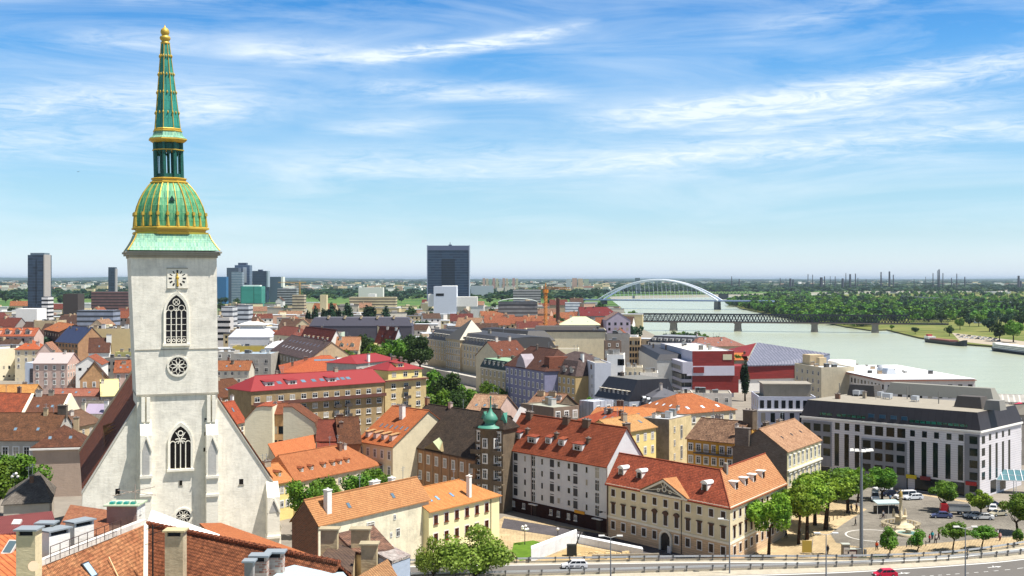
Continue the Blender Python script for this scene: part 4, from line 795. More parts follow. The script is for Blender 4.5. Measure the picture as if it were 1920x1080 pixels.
building('brown_roof_house', 'red-brown roof house tucked behind the cream blank gables', (594, 826), 13, x1=646, rot=4, W=13, ry=788, wall=TAN, rm=tile('9c4a30', '7c3a26', var=.4), cat='house')
# ---- cream blank gables
silo('gable_house', 'house with tall cream blank end wall and orange roof right of the cathedral', [(459, 787), (480, 764), (494, 762), (511, 763)], 316, 12, CREAMW, tile('cf6030', 'a84824'), rot=0)
silo('gable_house', 'cream blank-walled house whose roofline falls away to the right', [(531, 763.6), (548, 763.6), (590, 793), (606, 836)], 308, 8, CREAMW, tile('8f4a30'), rot=-3)
b = building('link_house', 'narrow tan house with four dark windows between two cream blank walls', (509, 776), 16.8, x1=533, W=9, ry=757, wall=TAN, rm=tile('9c4a30', '7c3a26'), cat='house', wins=[('F', 2, 3, 3.6, 1.3, 2.0, 'n', 4.2)])
b = building('orange_roof_house', 'house with long orange roof and roof windows just right of the tower', (404, 800), 13, B=(459, 787), ridge=(480, 752), rend='B', wall=CREAM, rm=tile('d8622c', 'b84e22', var=.3), cat='house', sky=[dict(face='F', n=2, d=1.6, f0=.5), ], chim=[dict(fx=.45, fy=.4, w=.8, d=.8, hh=2.4, m=PINK), dict(fx=.98, fy=.55, w=.8, d=.8, hh=2.0, m=WHT)])
building('brown_roof_house', 'ridge of dull brown tiles directly behind the orange roof beside the tower', (404, 746), 13, B=(470, 738), W=16, ry=713, wall=BRN, rm=tile('84502f', '6b3f28', var=.5), cat='house')
# ---- orange monastery wings
b = building('monastery_wing', 'long low wing with smooth orange roof and six small dormers above the garden trees', (554, 902), 8, B=(712, 870), W=13, ry=842, iL=1.5, iR=5.5, wall=CREAM, rm=T_ORL, cat='house', dorm=[dict(face='F', n=0, us=[4.0, 7.2, 11.4, 14.6, 16.9, 19.6], d=1.7, w=.95, h=.85, st='gab', roofm=tile('b85a30'))], wins=[('F', 9, 1, 3, 1, 1.4, 'w', 2.0)])
b = building('monastery_wing', 'short yellow wing with orange roof and single dormer beside the cathedral buttress', (511, 907), 8.2, B=(556, 899), W=11, ry=872, wall=YEL, rm=tile('e08a4c', 'd07638', var=.2), cat='house', dorm=[dict(face='F', n=1, d=1.6, w=1.0, h=.9, st='gab', roofm=tile('b85a30'))], wins=[('F', 4, 2, 3.0, 1.0, 1.3, 'wu', 1.7)])
def roofsheet(name, label, pts, mat, cat='house', wallmat=None, zb=0, group=None, under=.25):
    """a house whose visible roof is one tilted plane, standing on its walls"""
    pts = [Vector(p) for p in pts]; o = Vector((pts[0].x, pts[0].y, zb)); root = empty(name, o); tag(root, label, cat, group)
    m = MB(); m.prism([p - o for p in pts], (0, 0, -.25)); obj('roof', m, root, mat)
    c_ = sum(pts, Vector()) / len(pts); m = MB(); n = len(pts); q = [(p + (c_ - p) * .03) - o for p in pts]
    vs = [(p.x, p.y, 0) for p in q] + [(p.x, p.y, p.z - .3) for p in q]; m.add(vs, [(i, (i + 1) % n, n + (i + 1) % n, n + i) for i in range(n)] + [list(range(n, 2 * n))]); obj('wall', m, root, wallmat or CREAM); return root
roofsheet('monastery_roof', 'steep smooth orange roof slope with cream verges above the monastery court', [P(523, 868, 10.8), P(592, 852, 10.8), P(592, 814, 13.8), P(502, 832, 13.8)], tile('e07c3c', 'd86e2e', var=.15))
roofsheet('monastery_roof', 'darker red-brown roof slope joining the steep orange roof', [P(594, 853, 10.8), P(652, 843, 10.8), P(655, 826, 12.9), P(594, 815, 13.8)], tile('a84a28', '943e20', var=.3))
# ---- pinkish roof firewall house, yellow house
b = building('gable_house', 'long plain house with salmon-orange roof, brick gable end and tall white chimney', (597, 983), 11, B=(804, 934.6), ridge=(572, 939), rend='A', wall=plaster('e6dcc0', .5), rm=tile('d48a56', 'c47848', var=.25), cat='house', over=.35,
    chim=[dict(fx=.12, fy=.2, w=1.1, d=.9, hh=3.6, m=WHT, cap=WHT), dict(fx=.62, fy=.58, w=2.0, d=.9, hh=1.3, m=WHT, cap=WHT), dict(fx=.78, fy=.58, w=1.0, d=.9, hh=1.3, m=WHT, cap=WHT)])
m = MB(); m.box(-.12, -.003, .1, b.W - .1, 0, b.zl - .1); m.add([(-.12, .1, b.zl - .1), (-.12, b.W - .1, b.zl - .1), (-.12, b.W / 2, b.zl + b.h - .2)], [(0, 2, 1)]); obj('brick_gable', m, b.root, BRK)
for s_, t_, w, h in ((9, 2.6, .8, 1.2), (13, 2.4, 2.0, 1.3), (19.5, 1.9, .7, .9), (14, 5.0, .8, 1.6), (18.5, 4.9, .6, .9), (20.4, 4.8, 1.0, 1.5), (18.8, 7.4, .6, 1.1)): addwins(b, 'F', 0, 1, w=w, h=h, st='w', top=t_, us=[s_])
FWH = b
b = building('yellow_house', 'yellow two-storey house with brown windows, orange hipped roof and tall white chimney', (804, 959), 9, B=(936, 928), W=11.5, ry=907, iL=0, iR=5.5, wall=plaster('f0e4b4', .15), rm=tile('e58a46', 'd67a36', var=.15), cat='house',
    chim=[dict(fx=.62, fy=.1, w=.75, d=.75, hh=4.0, m=WHT, cap=WHT)], sky=[dict(face='F', n=0, us=[.8, 3.2, 5.3, 9.6], d=1.9, w=.7, ln=1.3, gl=glass('6f8fae'))], wins=[('F', 6, 2, 3.4, 1.1, 1.6, 'wsu', 1.8, 0.02, .88, plain('6e3418'), glass('241410'))])
m = MB(); [m.box(x - .05, x + .05, -.12, -.02, 0, 9) for x in (b.L * .87,)]; obj('downpipe', m, b.root, DK)
# ---- red-roofed apartment block
b = building('apartment_block', 'long tan apartment block with bright red sheet roof, dormers and balconies', (471, 733), 20, B=(720, 715.6), W=13, ry=699.5, iL=5, iR=0, wall=plaster('a8906a', .5), rm=T_CRIM, cat='apartment block', dorm=[dict(face='F', n=0, us=[7.0, 14.6, 28.5], d=1.5, w=3.0, h=1.3, st='shed', wallm=WHT)],
    sky=[dict(face='F', n=0, us=[10.8, 19, 22.6, 25.5, 31, 33, 35], d=2.0, w=1.5, ln=1.5)])
us = [b.L * (i + .5) / 12 for i in range(12)]
for r in range(5):
    addwins(b, 'F', 0, 1, w=1.7, h=1.5, st='ws', top=2.6 + r * 3.0, us=us)
    if r in (1, 2, 3): 
        for x in (us[3], us[4], us[7], us[8]): m = MB(); m.box(-1.1, 1.1, -1.1, 0, 0, .15); m.box(-1.1, 1.1, -1.1, -1.02, .2, 1.0); obj('balcony', m, b.root, plain('4a423c'), loc=(x, 0, b.zl - 3.75 - r * 3.0))
m = MB(); m.box(0, b.L, -1.3, -.003, b.zl - 4.3, b.zl - 4.05); m.box(0, b.L, -1.3, -1.22, b.zl - 4.05, b.zl - 3.3); obj('gallery', m, b.root, plain('6b4438', noise=.3))
b = building('apartment_block', 'corner apartment block with stepped yellow top storey and red hipped roof beside the park', (722, 714), 20, B=(799, 708), W=14, roof='flat', wall=plaster('cdb583', .35), rm=GRV, cat='apartment block')
us = [b.L * f for f in (.2, .5, .8)]
for r in range(5):
    addwins(b, 'F', 0, 1, w=1.8, h=1.5, st='ws', top=1.9 + r * 3.0, us=us)
    m = MB(); m.box(-1.3, 1.3, -1.1, 0, 0, .15); m.box(-1.3, 1.3, -1.1, -1.02, .2, 1.0); obj('balcony', m, b.root, plain('4a423c'), loc=(us[1], 0, b.zl - 3.1 - r * 3.0))
m = MB(); m.box(-.2, b.L + .3, -.9, -.003, b.zl - .3, b.zl + .05); obj('cornice', m, b.root, plain('6b3a30'))
b2 = building('penthouse', 'yellow set-back penthouse storey under a red hipped roof', (728, 694.5), 23, B=(791, 690.5), W=12, ry=676, iL=6, iR=6, wall=YEL, rm=T_CRIM, cat='building', dorm=[dict(face='F', n=0, us=[5.8], d=1.4, w=3.0, h=1.3, st='shed')], wins=[('F', 3, 1, 3, 1.6, 1.5, 'w', 1.5)])
# merge: the penthouse belongs to the block it stands on
for ch in list(b2.root.children):
    if ch.name.split('.')[0] == 'wall': bpy.data.objects.remove(ch)
mw = MB(); mw.box(0, b2.L, 0, b2.W, 20.02, 22.98); obj('wall', mw, b2.root, YEL)
def absorb(child_root, parent_root):
    bpy.context.view_layer.update(); mi = parent_root.matrix_world.inverted()
    for ch in list(child_root.children): w = ch.matrix_world.copy(); ch.parent = parent_root; ch.matrix_parent_inverse = Matrix(); ch.matrix_local = mi @ w
    bpy.data.objects.remove(child_root)
absorb(b2.root, b.root)
building('red_roof_wing', 'rear wing with red hipped roof and white terrace behind the long red roof', (668, 682), 19.5, B=(745, 674), W=14, ry=665, iL=6, iR=5, wall=GREYL, rm=T_CRIM, cat='house', wins=[('F', 5, 1, 3, 1.6, 1.6, 'w', 2.4)], chim=[dict(fx=.3, fy=.02, w=1.2, hh=3, m=WHT)])
building('hall', 'broad low orange roof with glazed strip behind the red apartment roof', (529, 699), 15, B=(655, 697), W=42, ry=667.5, iL=16, iR=6, wall=GREY, rm=T_HOT, cat='hall', sky=[dict(face='F', n=0, us=[24.5], d=5, w=4.0, ln=13, gl=glass('b8c0c0')), dict(face='F', n=3, d=14, w=3.0, ln=2.0, f0=.5, f1=.85)])
b = building('barracks_house', 'grey-brown house with purple-brown skylight roof and cream firewall gable', (508, 657), 17, B=(579, 674), ridge=(622, 642), wall=plaster('8f877a', .5), rm=T_VIO, cat='house', wins=[('F', 12, 3, 3.4, 1.0, 1.7, 'wu', 2.3)], sky=[dict(face='F', n=9, d=3.0, w=1.3, ln=1.6, gl=glass('b8b0ac')), dict(face='F', n=9, d=6.5, w=1.3, ln=1.6, gl=glass('5a5050'))])
m = MB(); m.box(b.L + .003, b.L + .12, 0, b.W, 0, b.zl); m.add([(b.L + .12, 0, b.zl), (b.L + .12, b.W, b.zl), (b.L + .12, b.W / 2, b.zl + b.h + .3)], [(0, 1, 2)]); obj('firewall', m, b.root, BEIGE)
# ================================================================ HOTEL ON THE SQUARE
HT = 16.0; a_, e_ = (1503, 779.5), (1837.5, 808)
HSTONE = WCL; HBLK = plaster('3a3438', .3)
b = building('hotel', 'large grey-white hotel with black mansard storey, glass strips and gravel roof beside the square', a_, HT, B=e_, W=26, h=.1, roof='mans', mi=1.1, mh=4.2, wall=HSTONE, rm=bands_mat('2e2a2e', '1f1c20', 1.8, .05, True, .6), rm2=GRV, cat='hotel')
HO = b; U = lambda px: u_at(b, px); DG = glass('0c1a1a', .1)
m = MB(); m.box(-.3, b.L + .4, -.45, -.003, b.zl - .45, b.zl - .02); m.box(b.L + .003, b.L + .45, 0, b.W, b.zl - .45, b.zl - .02); obj('cornice', m, b.root, WHT)
def bay(x0, x1, z0, z1): m = MB(); m.box(x0, x1, -.22, -.003, z0, z1); obj('bay_frame', m, b.root, STG)
bay(U(1505), U(1559), 3.5, b.zl - 1.0); bay(U(1616), U(1700), 0.2, b.zl - 4.3); bay(U(1809), b.L - .05, 0.2, b.zl - 1.0)
addwins(b, 'F', 0, 3, fh=3.1, w=2.0, h=1.9, st='n', top=2.6, us=[U(1514), U(1533), U(1551)], gl=DG, out=.22)
addwins(b, 'F', 0, 1, w=1.3, h=1.8, st='n', top=1.9, us=[U(1570), U(1588), U(1607.5)], gl=DG)
addwins(b, 'F', 0, 1, w=1.25, h=8.3, st='n', top=7.9, us=[U(1569), U(1587.5), U(1607)], gl=glass('101c1c'))
addwins(b, 'F', 0, 1, w=2.1, h=2.3, st='n', top=2.2, us=[U(1628), U(1648.5), U(1669.5), U(1690)], gl=DG)
addwins(b, 'F', 0, 3, fh=2.95, w=2.1, h=1.9, st='n', top=5.7, us=[U(1626), U(1648), U(1668.5), U(1689.5)], gl=DG, out=.22)
addwins(b, 'F', 0, 1, w=1.2, h=1.5, st='n', top=2.0, us=[U(1711), U(1733.5), U(1756), U(1779.5), U(1802)], gl=DG)
addwins(b, 'F', 0, 1, w=1.25, h=8.4, st='n', top=8.0, us=[U(1710), U(1732.5), U(1754), U(1777.5), U(1801)], gl=glass('101c1c'))
addwins(b, 'F', 0, 5, fh=2.85, w=1.9, h=1.8, st='n', top=2.3, us=[U(1826)], gl=DG, out=.22)
addwins(b, 'F', 0, 1, w=3.4, h=3.2, st='n', top=HT - 1.75, us=[U(1514), U(1545), U(1575), U(1600), U(1648), U(1690), U(1728), U(1752), U(1796)], gl=glass('1a1f22'))
for px, c in ((1710, 'd8c020'), (1736, '7a2a30'), (1822, 'a82828')): m = MB(); m.box(-1.3, 1.3, -.5, -.23, -.45, .45); obj('shop_sign', m, b.root, plain(c), loc=(U(px), 0, 3.4))
sl_ = b.mh / b.mi; mz = win_mesh(1.6, 1.5, 'p', plain('3a5a70'), glass('24506a'))
for px in (1633, 1654, 1675, 1695): obj('dormer_window', mz, b.root, loc=(U(px), .15, b.zl + 1.2))
for x0, x1 in ((U(1537), U(1560)), (U(1569), U(1622)), (U(1704), b.L - 3)): m = MB(); m.box(x0, x1, -.0, .25, b.zl + .35, b.zl + 1.25); obj('glazed_band', m, b.root, bands_mat('0f4038', '1a1a1c', 1.4, .16, True, .15, '2a9a80', 1.0))
addwins(b, 'R', 0, 4, fh=2.85, w=1.9, h=1.8, st='n', top=2.3, us=[2.0], gl=DG); addwins(b, 'R', 0, 1, w=1.3, h=1.5, st='n', top=2.0, us=[6, 10, 14, 18], gl=DG); addwins(b, 'R', 0, 1, w=1.3, h=8.4, st='n', top=8.0, us=[6, 10, 14, 18], gl=glass('101c1c')); addwins(b, 'R', 0, 1, w=3.5, h=3, st='n', top=HT - 2, us=[8, 14], gl=glass('1a1f22'))
rt = b.zl + b.mh + .12
def roofbox(name, px, py, w, d, h, mat, tp=.0, rot=0.0, leg=0):
    p = P(px, py, rt) - b.root.location; q = Matrix.Rotation(-b.root.rotation_euler.z, 3, 'Z') @ p; m = MB(); m.box(-w / 2, w / 2, -d / 2, d / 2, leg, h, taper=tp); 
    if leg: [m.box(x - .08, x + .08, y - .08, y + .08, 0, leg) for x in (-w / 2 + .2, w / 2 - .2) for y in (-d / 2 + .2, d / 2 - .2)]
    return obj(name, m, b.root, mat, loc=(q.x, q.y, rt - base0), rot=(0, 0, R(rot)))
base0 = 0
PH = plain('55504c', .8, name='dark_roof_cladding'); PHL = plain('86847e', .8); MET = plain('c8ccd0', .4, metal=.3)
roofbox('plant_room', 1622, 741, 8, 5, 2.9, PH, .5); roofbox('plant_room', 1822, 763, 7, 5, 2.7, PH, .6); roofbox('plant_room', 1866, 768, 4, 4, 2.3, PHL, .4); roofbox('long_roof_block', 1765, 743, 30, 5, 3.0, plain('8c8a80', .85), 1.2)
for px, py, w in ((1607, 742, 1.8), (1618, 742, 1.8), (1664, 748, 2.2), (1651, 745, 1.2), (1716, 753, 1.6)): roofbox('air_unit', px, py, w, 1.6, 1.5, MET, leg=.4)
for px, py in ((1701, 748), (1707, 748), (1574, 740), (1760, 757)):
    m = MB(); p = P(px, py, rt) - b.root.location; q = Matrix.Rotation(-b.root.rotation_euler.z, 3, 'Z') @ p; m.bar((q.x, q.y, rt), (q.x, q.y, rt + 3.2), .14, n=6); obj('vent_pipe', m, b.root, PHL)
m = MB(); m.box(b.L + .5, b.L + 7, 2, 16, 5.0, 5.25)
EN = empty('entrance_canopy', P(1868, 925, 0)); EN.rotation_euler.z = b.root.rotation_euler.z + .5; tag(EN, 'slanted glass entrance canopy in white frame at the foot of the hotel', 'canopy')
m = MB(); m.prism([(0, 0, 3.2), (9, 0, 3.2), (9, 4, 5.2), (0, 4, 5.2)], (0, 0, -.06)); obj('glass_roof', m, EN, glass('4a6a70', .1)); m = MB()
for i in range(7): m.bar((i * 1.5, -.1, 3.25), (i * 1.5, 4, 5.3), .09)
for j in range(3): m.bar((0, j * 2, 3.25 + j), (9, j * 2, 3.25 + j), .08)
for x in (0, 4.5, 9): m.bar((x, 0, 0), (x, 0, 3.2), .1); m.bar((x, 4, 0), (x, 4, 5.2), .1)
obj('frame', m, EN, plain('eceff0'))
# ---- neighbours of the hotel
b = building('office_house', 'white modern corner house with upright dark windows and set-back roof storey left of the hotel', (1422, 745), 19, x1=1530, rot=-4, W=16, roof='flat', wall=plaster('c4c6d2', .12), rm=GRV, cat='office building', wins=[('F', 8, 1, 3, 1.1, 2.2, 'n', 1.9), ('F', 6, 4, 3.4, 1.2, 2.6, 'n', 5.6), ('L', 4, 5, 3.4, 1.3, 2.2, 'n', 2.0)])
m = MB(); m.box(-.3, b.L + .2, -.5, -.003, b.zl - 3.8, b.zl - 3.5); obj('string_course', m, b.root, WHT); m = MB(); m.box(2, 15, 4, 13, b.zl + .02, b.zl + 3.2); m.box(1.6, 15.4, 3.6, 13.4, b.zl + 3.21, b.zl + 3.5); obj('roof_storey', m, b.root, plaster('9b9488', .3))
b = building('river_hotel', 'long white flat-roofed riverside hotel with round drum on its roof', (1538, 687), 15, B=(1659, 713), C=None, W=34, roof='flat', wall=plaster('d6d2cc', .2), rm=plain('eeeef0', .7), cat='hotel', wins=[('F', 20, 3, 3.2, 1.6, 1.8, 'n', 2.6), ('R', 9, 3, 3.2, 1.6, 1.8, 'n', 2.6)])
m = MB(); m.box(-1.2, b.L + 1.2, -1.6, b.W, b.zl - .3, b.zl - .02); obj('eaves', m, b.root, plain('a06a58')); m = MB(); m.box(-.9, b.L + .9, -1.3, b.W - .3, b.zl + .26, b.zl + .4); obj('roof_deck', m, b.root, plain('f0f0f0', .7))
def local(b, p): return Matrix.Rotation(-b.root.rotation_euler.z, 3, 'Z') @ (p - b.root.location)
q = local(b, P(1578, 690, 15.4)); m = MB(); m.lathe([(5.2, .0), (5.6, 3.0), (5.2, 3.2), (5.0, 2.8)], 24); obj('roof_drum', m, b.root, WHT, loc=(q.x, q.y, b.zl + .4))
q = local(b, P(1655, 699, 15.4)); m = MB(); m.lathe([(2.2, 0), (2.2, 1.6), (1.6, 2.6), (.3, 3.0)], 14); m.box(3, 9, -2, 2, 0, 2.2, taper=.8); obj('roof_plant', m, b.root, MET, loc=(q.x, q.y, b.zl + .4))
for px, py in ((1607, 690), (1625, 692), (1676, 700), (1693, 703)): q = local(b, P(px, py, 15.4)); m = MB(); m.bar((0, 0, 0), (0, 0, 1.6), .12, n=6); m.box(-.5, .5, -.4, .4, 1.2, 1.8); obj('roof_vent', m, b.root, PHL, loc=(q.x, q.y, b.zl + .4))
b = building('apartment_house', 'beige stepped block with balcony plants between red gallery and white riverside hotel', (1490, 682), 17, B=(1540, 690), W=14, ry=672, roof='flat', wall=plaster('cbbfa4', .3), rm=LTR, cat='apartment house', wins=[('F', 5, 4, 3.2, 1.4, 1.6, 'w', 2.4)])
m = MB(); m.box(1, 8, 3, 9, b.zl + .02, b.zl + 4); m.box(9.5, 12.5, 5, 8, b.zl + .02, b.zl + 3.2); obj('roof_storey', m, b.root, BEIGE)
building('arched_hall', 'dark hipped roof with broad overhang on the right edge behind the hotel', (1900, 778), 14, x1=2010, rot=3, W=20, ry=757, iL=9, iR=9, wall=GREY, rm=plain('6b665c', .8), cat='hall')
b = building('riverside_pavilion', 'low white riverside pavilion with long ribbed grey roof on the right behind the hotel', (1838, 752), 5, x1=2010, rot=-18, W=16, ry=741, wall=WHT, rm=bands_mat('9a968e', 'c6c2b8', 2.0, .3, True, .7), cat='pavilion')
MQ = empty('pink_tent', P(1912, 757, 8), 0); MQ.location.z = 0; tag(MQ, 'bright pink tent roof at the right edge before the river', 'tent'); m = MB(); m.lathe([(4.2, 6.4), (3.6, 7.2), (1.0, 8.2), (.1, 8.6)], 12); obj('tent_roof', m, MQ, plain('d03a5a')); m = MB(); [m.bar((3.8 * math.cos(i), 3.8 * math.sin(i), 0), (3.8 * math.cos(i), 3.8 * math.sin(i), 6.6), .12) for i in range(6)]; obj('tent_frame', m, MQ, WHT)
building('low_grey_roofs', 'dark low mansard roof on the hotel side lane with roof windows', (1182, 754), 12.5, B=(1216, 766), W=14, roof='mans', mi=1.5, mh=3.2, ry=726, wall=GREY, rm=DKR, rm2=plain('5a5a60'), cat='house', dorm=[dict(face='F', n=4, d=.5, w=1.6, h=1.4, st='arch', roofm=LTR, wallm=GREYL)])
b = building('mansard_block', 'black sheet-metal mansard block with a row of lit eyebrow dormers and pale side wall', (1115.5, 743), 14, B=(1180, 753), W=18, roof='mans', mi=3.2, mh=6.6, ry=708, gR=True, wall=plaster('b4bac4', .15), rm=DKM, rm2=plain('74726c', .7), cat='house', dorm=[dict(face='F', n=7, d=.8, w=1.5, h=1.3, st='flat', roofm=plain('e6dcc8'), wallm=DKR)])
# ---- promenade row beyond the roofs
building('row_house', 'narrow house with dark green mansard and pale copper top, left end of promenade row', (901, 687), 14, B=(948, 694.5), W=13, roof='mans', mi=1.3, mh=3.6, ry=672, wall=plaster('b3a888', .3), rm=plain('20302a', .6), rm2=plain('8fae8c', .6), cat='townhouse', wins=[('F', 6, 3, 3.9, 1.2, 2.1, 'wu', 2.3)], dorm=[dict(face='F', n=5, d=.35, w=1.2, h=1.7, st='arch', roofm=plain('3a4a42'), wallm=GREYL)], cornice=TRIM)
b = building('row_house', 'violet-grey house with steep brown roof and central gable in the promenade row', (948, 684), 17, B=(1021, 695), W=19, ry=653, roof='gable', iL=3, iR=7, wall=LILAC, rm=tile('6e4034', '54302a', var=.4), cat='townhouse', wins=[('F', 9, 4, 3.7, 1.3, 2.0, 'wu', 2.4)], cornice=plaster('7c7c96', .3))
x = b.L * .42; m = MB(); m.prism([(x - 4.5, -.3, b.zl), (x + 4.5, -.3, b.zl), (x + 2.6, -.3, b.zl + 3.2), (x, -.3, b.zl + 5.2), (x - 2.6, -.3, b.zl + 3.2)], (0, 5, 0)); obj('gable', m, b.root, plaster('a39aa0', .3)); m = MB(); m.box(b.L - 5, b.L - .2, 2, 15, b.zl, b.zl + 5, taper=.4); obj('side_roof', m, b.root, tile('b06a4c', '94523a'))
building('row_house', 'ochre house with purple slate mansard and four round-headed dormers in the promenade row', (1021, 698), 15.5, B=(1079, 706), W=17, roof='mans', mi=3, mh=5.5, ry=659, wall=plaster('c2a878', .3), rm=T_VIO, rm2=T_VIO, cat='townhouse', wins=[('F', 7, 4, 3.4, 1.1, 1.8, 'wu', 2.1)], dorm=[dict(face='F', n=4, d=.5, w=2.1, h=1.8, st='arch', roofm=T_VIO, wallm=GREYL)], chim=[dict(fx=.85, fy=.3, w=1.6, hh=2.4, m=WHT)])
building('modern_house', 'white modern apartment house with roof garden and plain side wall, end of promenade row', (1080, 668), 21, B=(1115, 682), W=6, roof='flat', wall=plaster('c6c8d0', .15), rm=GRV, cat='apartment house', wins=[('F', 4, 5, 3.5, 2.2, 1.5, 'w', 5.0), ('F', 3, 1, 3, 3.6, 1.8, 'n', 1.6)])
building('modern_house', 'taller white block with plant-filled rooftop behind the white apartment house', (1138, 666), 23, x1=1169, rot=-8, W=12, roof='flat', wall=WHT, rm=GRV, cat='apartment house', wins=[('F', 2, 3, 5.0, 1.6, 2.4, 'n', 2.6, .7, 1.0)], chim=[dict(fx=.1, fy=.3, w=3, d=2, hh=1.6, m=GREYL), dict(fx=.4, fy=.3, w=4, d=2, hh=2.0, m=WHT)])
for i, (x0, ye, x1, z, c, W, lb) in enumerate(((1168, 690, 1205, 17, 'e0d2b4', 14, 'cream cube-like courtyard block with terrace, left of the white-red gallery'), (1200, 700, 1234, 15, 'efe9de', 12, 'plain white annex wall directly left of the white-red gallery'), (1240, 740, 1300, 12, 'cfc8bc', 14, 'low pale block with cluttered terrace below the white-red gallery'), (1296, 738, 1372, 11.5, 'd8cfc4', 12, 'low parapet block with roof clutter under the red gallery wall'))):
    building('courtyard_block', lb, (x0, ye), z, x1=x1, rot=-6, W=W, roof='flat', wall=plaster(c, .3), rm=GRV, cat='building', chim=[dict(fx=.2 + .15 * k, fy=.3, w=.8, hh=.8 + .4 * (k % 2)) for k in range(4)], wins=[('F', 4, 2, 3.4, 1.1, 1.6, 'w', 2.2)])
# ---- white and red gallery, saw-roofed riverside wing
b = building('gallery', 'white modernist gallery with ribbon windows and dark red end wall', (1238.5, 644), 20, B=(1298, 659.5), C=None, W=18.5, roof='flat', wall=plaster('b9b9c4', .15), rm=plain('d8d4cc', .8), cat='gallery')
RD = bands_mat('84241f', '6a1a18', .9, .08, False, .6)
m = MB(); m.box(b.L + .003, b.L + .4, 0, b.W, b.zl - 6.2, b.zl + .3); obj('red_cladding', m, b.root, RD); m = MB(); m.box(b.L + .003, b.L + .4, 0, b.W + 2, 2, b.zl - 10.5); obj('red_cladding', m, b.root, RD)
m = MB(); m.box(b.L + .003, b.L + .9, -2.5, b.W, b.zl - 10.4, b.zl - 6.25); obj('white_band', m, b.root, plaster('c9c6d2', .12)); m = MB(); m.box(b.L + .42, b.L + .55, b.W - 5, b.W - 1, b.zl - 3.6, b.zl - 1.2); obj('sign_panel', m, b.root, plain('d8cfae')); m = MB(); m.box(b.L + .95, b.L + 1.1, .2, 5, b.zl - 9.2, b.zl - 6.6); obj('red_panel', m, b.root, RD)
m = MB(); m.box(-2, b.L + .9, -4.5, -.01, b.zl - 9.5, b.zl - 4.4); obj('lower_storey', m, b.root, plaster('bfbdc8', .12))
for zc in (b.zl - 7.2,): m = MB(); m.box(1, b.L - 3, -4.6, -4.51, zc - .9, zc + .9); obj('ribbon_window', m, b.root, bands_mat('4a4640', '9a988f', 3.2, .12, True, .3))
for zc in (b.zl - 11, b.zl - 14.4): m = MB(); m.box(0, b.L - 2, -4.3, -.01, zc - 1.0, zc + 1.0); obj('ribbon_window', m, b.root, bands_mat('33322f', '8a887f', 3.2, .1, True, .3)); m = MB(); m.box(-1, b.L, -4.5, -.01, zc - 2.4, zc - 1.01); obj('parapet', m, b.root, plaster('b4b2bc', .12))
rt_ = empty('riverside_wing', P(1368, 687, 12)); rt_.location.z = 0; O3 = rt_.location.copy(); tag(rt_, 'long dark red riverside wing under a great slanting grey metal roof', 'gallery wing')
m = MB(); A1, B1 = P(1368, 687, 12), P(1491, 684.5, 12); m.prism([Vector((A1.x, A1.y, 6)) - O3, Vector((B1.x, B1.y, 6)) - O3, B1 - O3, A1 - O3], (-2, 14, 0)); obj('red_wall', m, rt_, RD)
m = MB(); m.prism([Vector((A1.x, A1.y + .5, 0)) - O3, Vector((B1.x, B1.y + .5, 0)) - O3, Vector((B1.x, B1.y + .5, 6)) - O3, Vector((A1.x, A1.y + .5, 6)) - O3], (-2, 13, 0)); obj('white_base', m, rt_, WHT)
m = MB(); rp = [P(1398, 685, 12.4), P(1492, 683, 12.4), P(1556, 663, 16.5), P(1420, 642, 20.5)]; m.prism([p - O3 for p in rp], (0, 0, -.5)); obj('metal_roof', m, rt_, bands_mat('767884', '55576a', 1.5, .35, True, .45, '9a9aa6', 1.3))
m = MB(); g = [P(1366, 655, 16), P(1418, 643, 20), P(1404, 668, 15), P(1380, 667, 14.5)]; m.prism([p - O3 for p in g], (0, .6, 0)); obj('red_gable', m, rt_, RD)
m = MB(); m.quad(*[p - O3 for p in (rp[2] + Vector((0, 0, -.3)), rp[1] + Vector((0, 0, -.3)), Vector((rp[1].x, rp[1].y, 3)), Vector((rp[2].x, rp[2].y, 3)))]); m.quad(*[p - O3 for p in (Vector((rp[3].x, rp[3].y, 0)), Vector((rp[2].x, rp[2].y, 0)), rp[2] + Vector((0, 0, -.4)), rp[3] + Vector((0, 0, -.4)))]); obj('side_wall', m, rt_, plaster('8a94a8', .2))
building('villa', 'villa with faded terracotta hipped roof on the riverside behind the gallery', (1305, 650), 16, B=(1398, 648), W=16, ry=633, iL=6, iR=8, wall=BEIGE, rm=tile('b8786a', '9a6254', var=.3), cat='villa', chim=[dict(fx=.3, fy=.4, w=1.2, hh=1.4), dict(fx=.6, fy=.3, w=.8, hh=1.4)])
building('orange_annex', 'small orange roof between the gallery and its saw-roofed wing', (1372, 675), 13, x1=1402, rot=0, W=14, ry=662, wall=CREAM, rm=T_HOT, cat='house')
building('roof_row', 'long dark roofs with skylights left of the faded terracotta villa', (1215, 641), 17, B=(1302, 645), W=16, roof='mans', mi=2.5, mh=3.5, h=.6, wall=WHT, rm=DKR, rm2=plain('8a8e94'), cat='house', dorm=[dict(face='F', n=7, d=.5, w=2.2, h=1.6, st='flat', roofm=LTR, wallm=WHT)])
building('corner_tower', 'beige arcaded corner tower between grey blocks above the white annex', (1180, 634), 21, x1=1200, rot=-10, W=9, roof='flat', wall=plaster('c9aa80', .3), rm=LTR, cat='house', wins=[('F', 4, 5, 3.2, 1.0, 2.0, 'n', 2.4)])
building('white_wall_block', 'white slanting wall with dark roof between beige tower and gallery', (1196, 655), 15, B=(1232, 675), W=14, roof='mans', mi=1.5, mh=2.5, h=.4, wall=plaster('d6d4cc', .2), rm=DKR, cat='house')
building('grey_block', 'plain grey block with dark flat roof left of the beige arcaded tower', (1138, 627), 20, x1=1181, rot=0, W=14, roof='flat', wall=plaster('a09a92', .25), rm=DKR, cat='building')
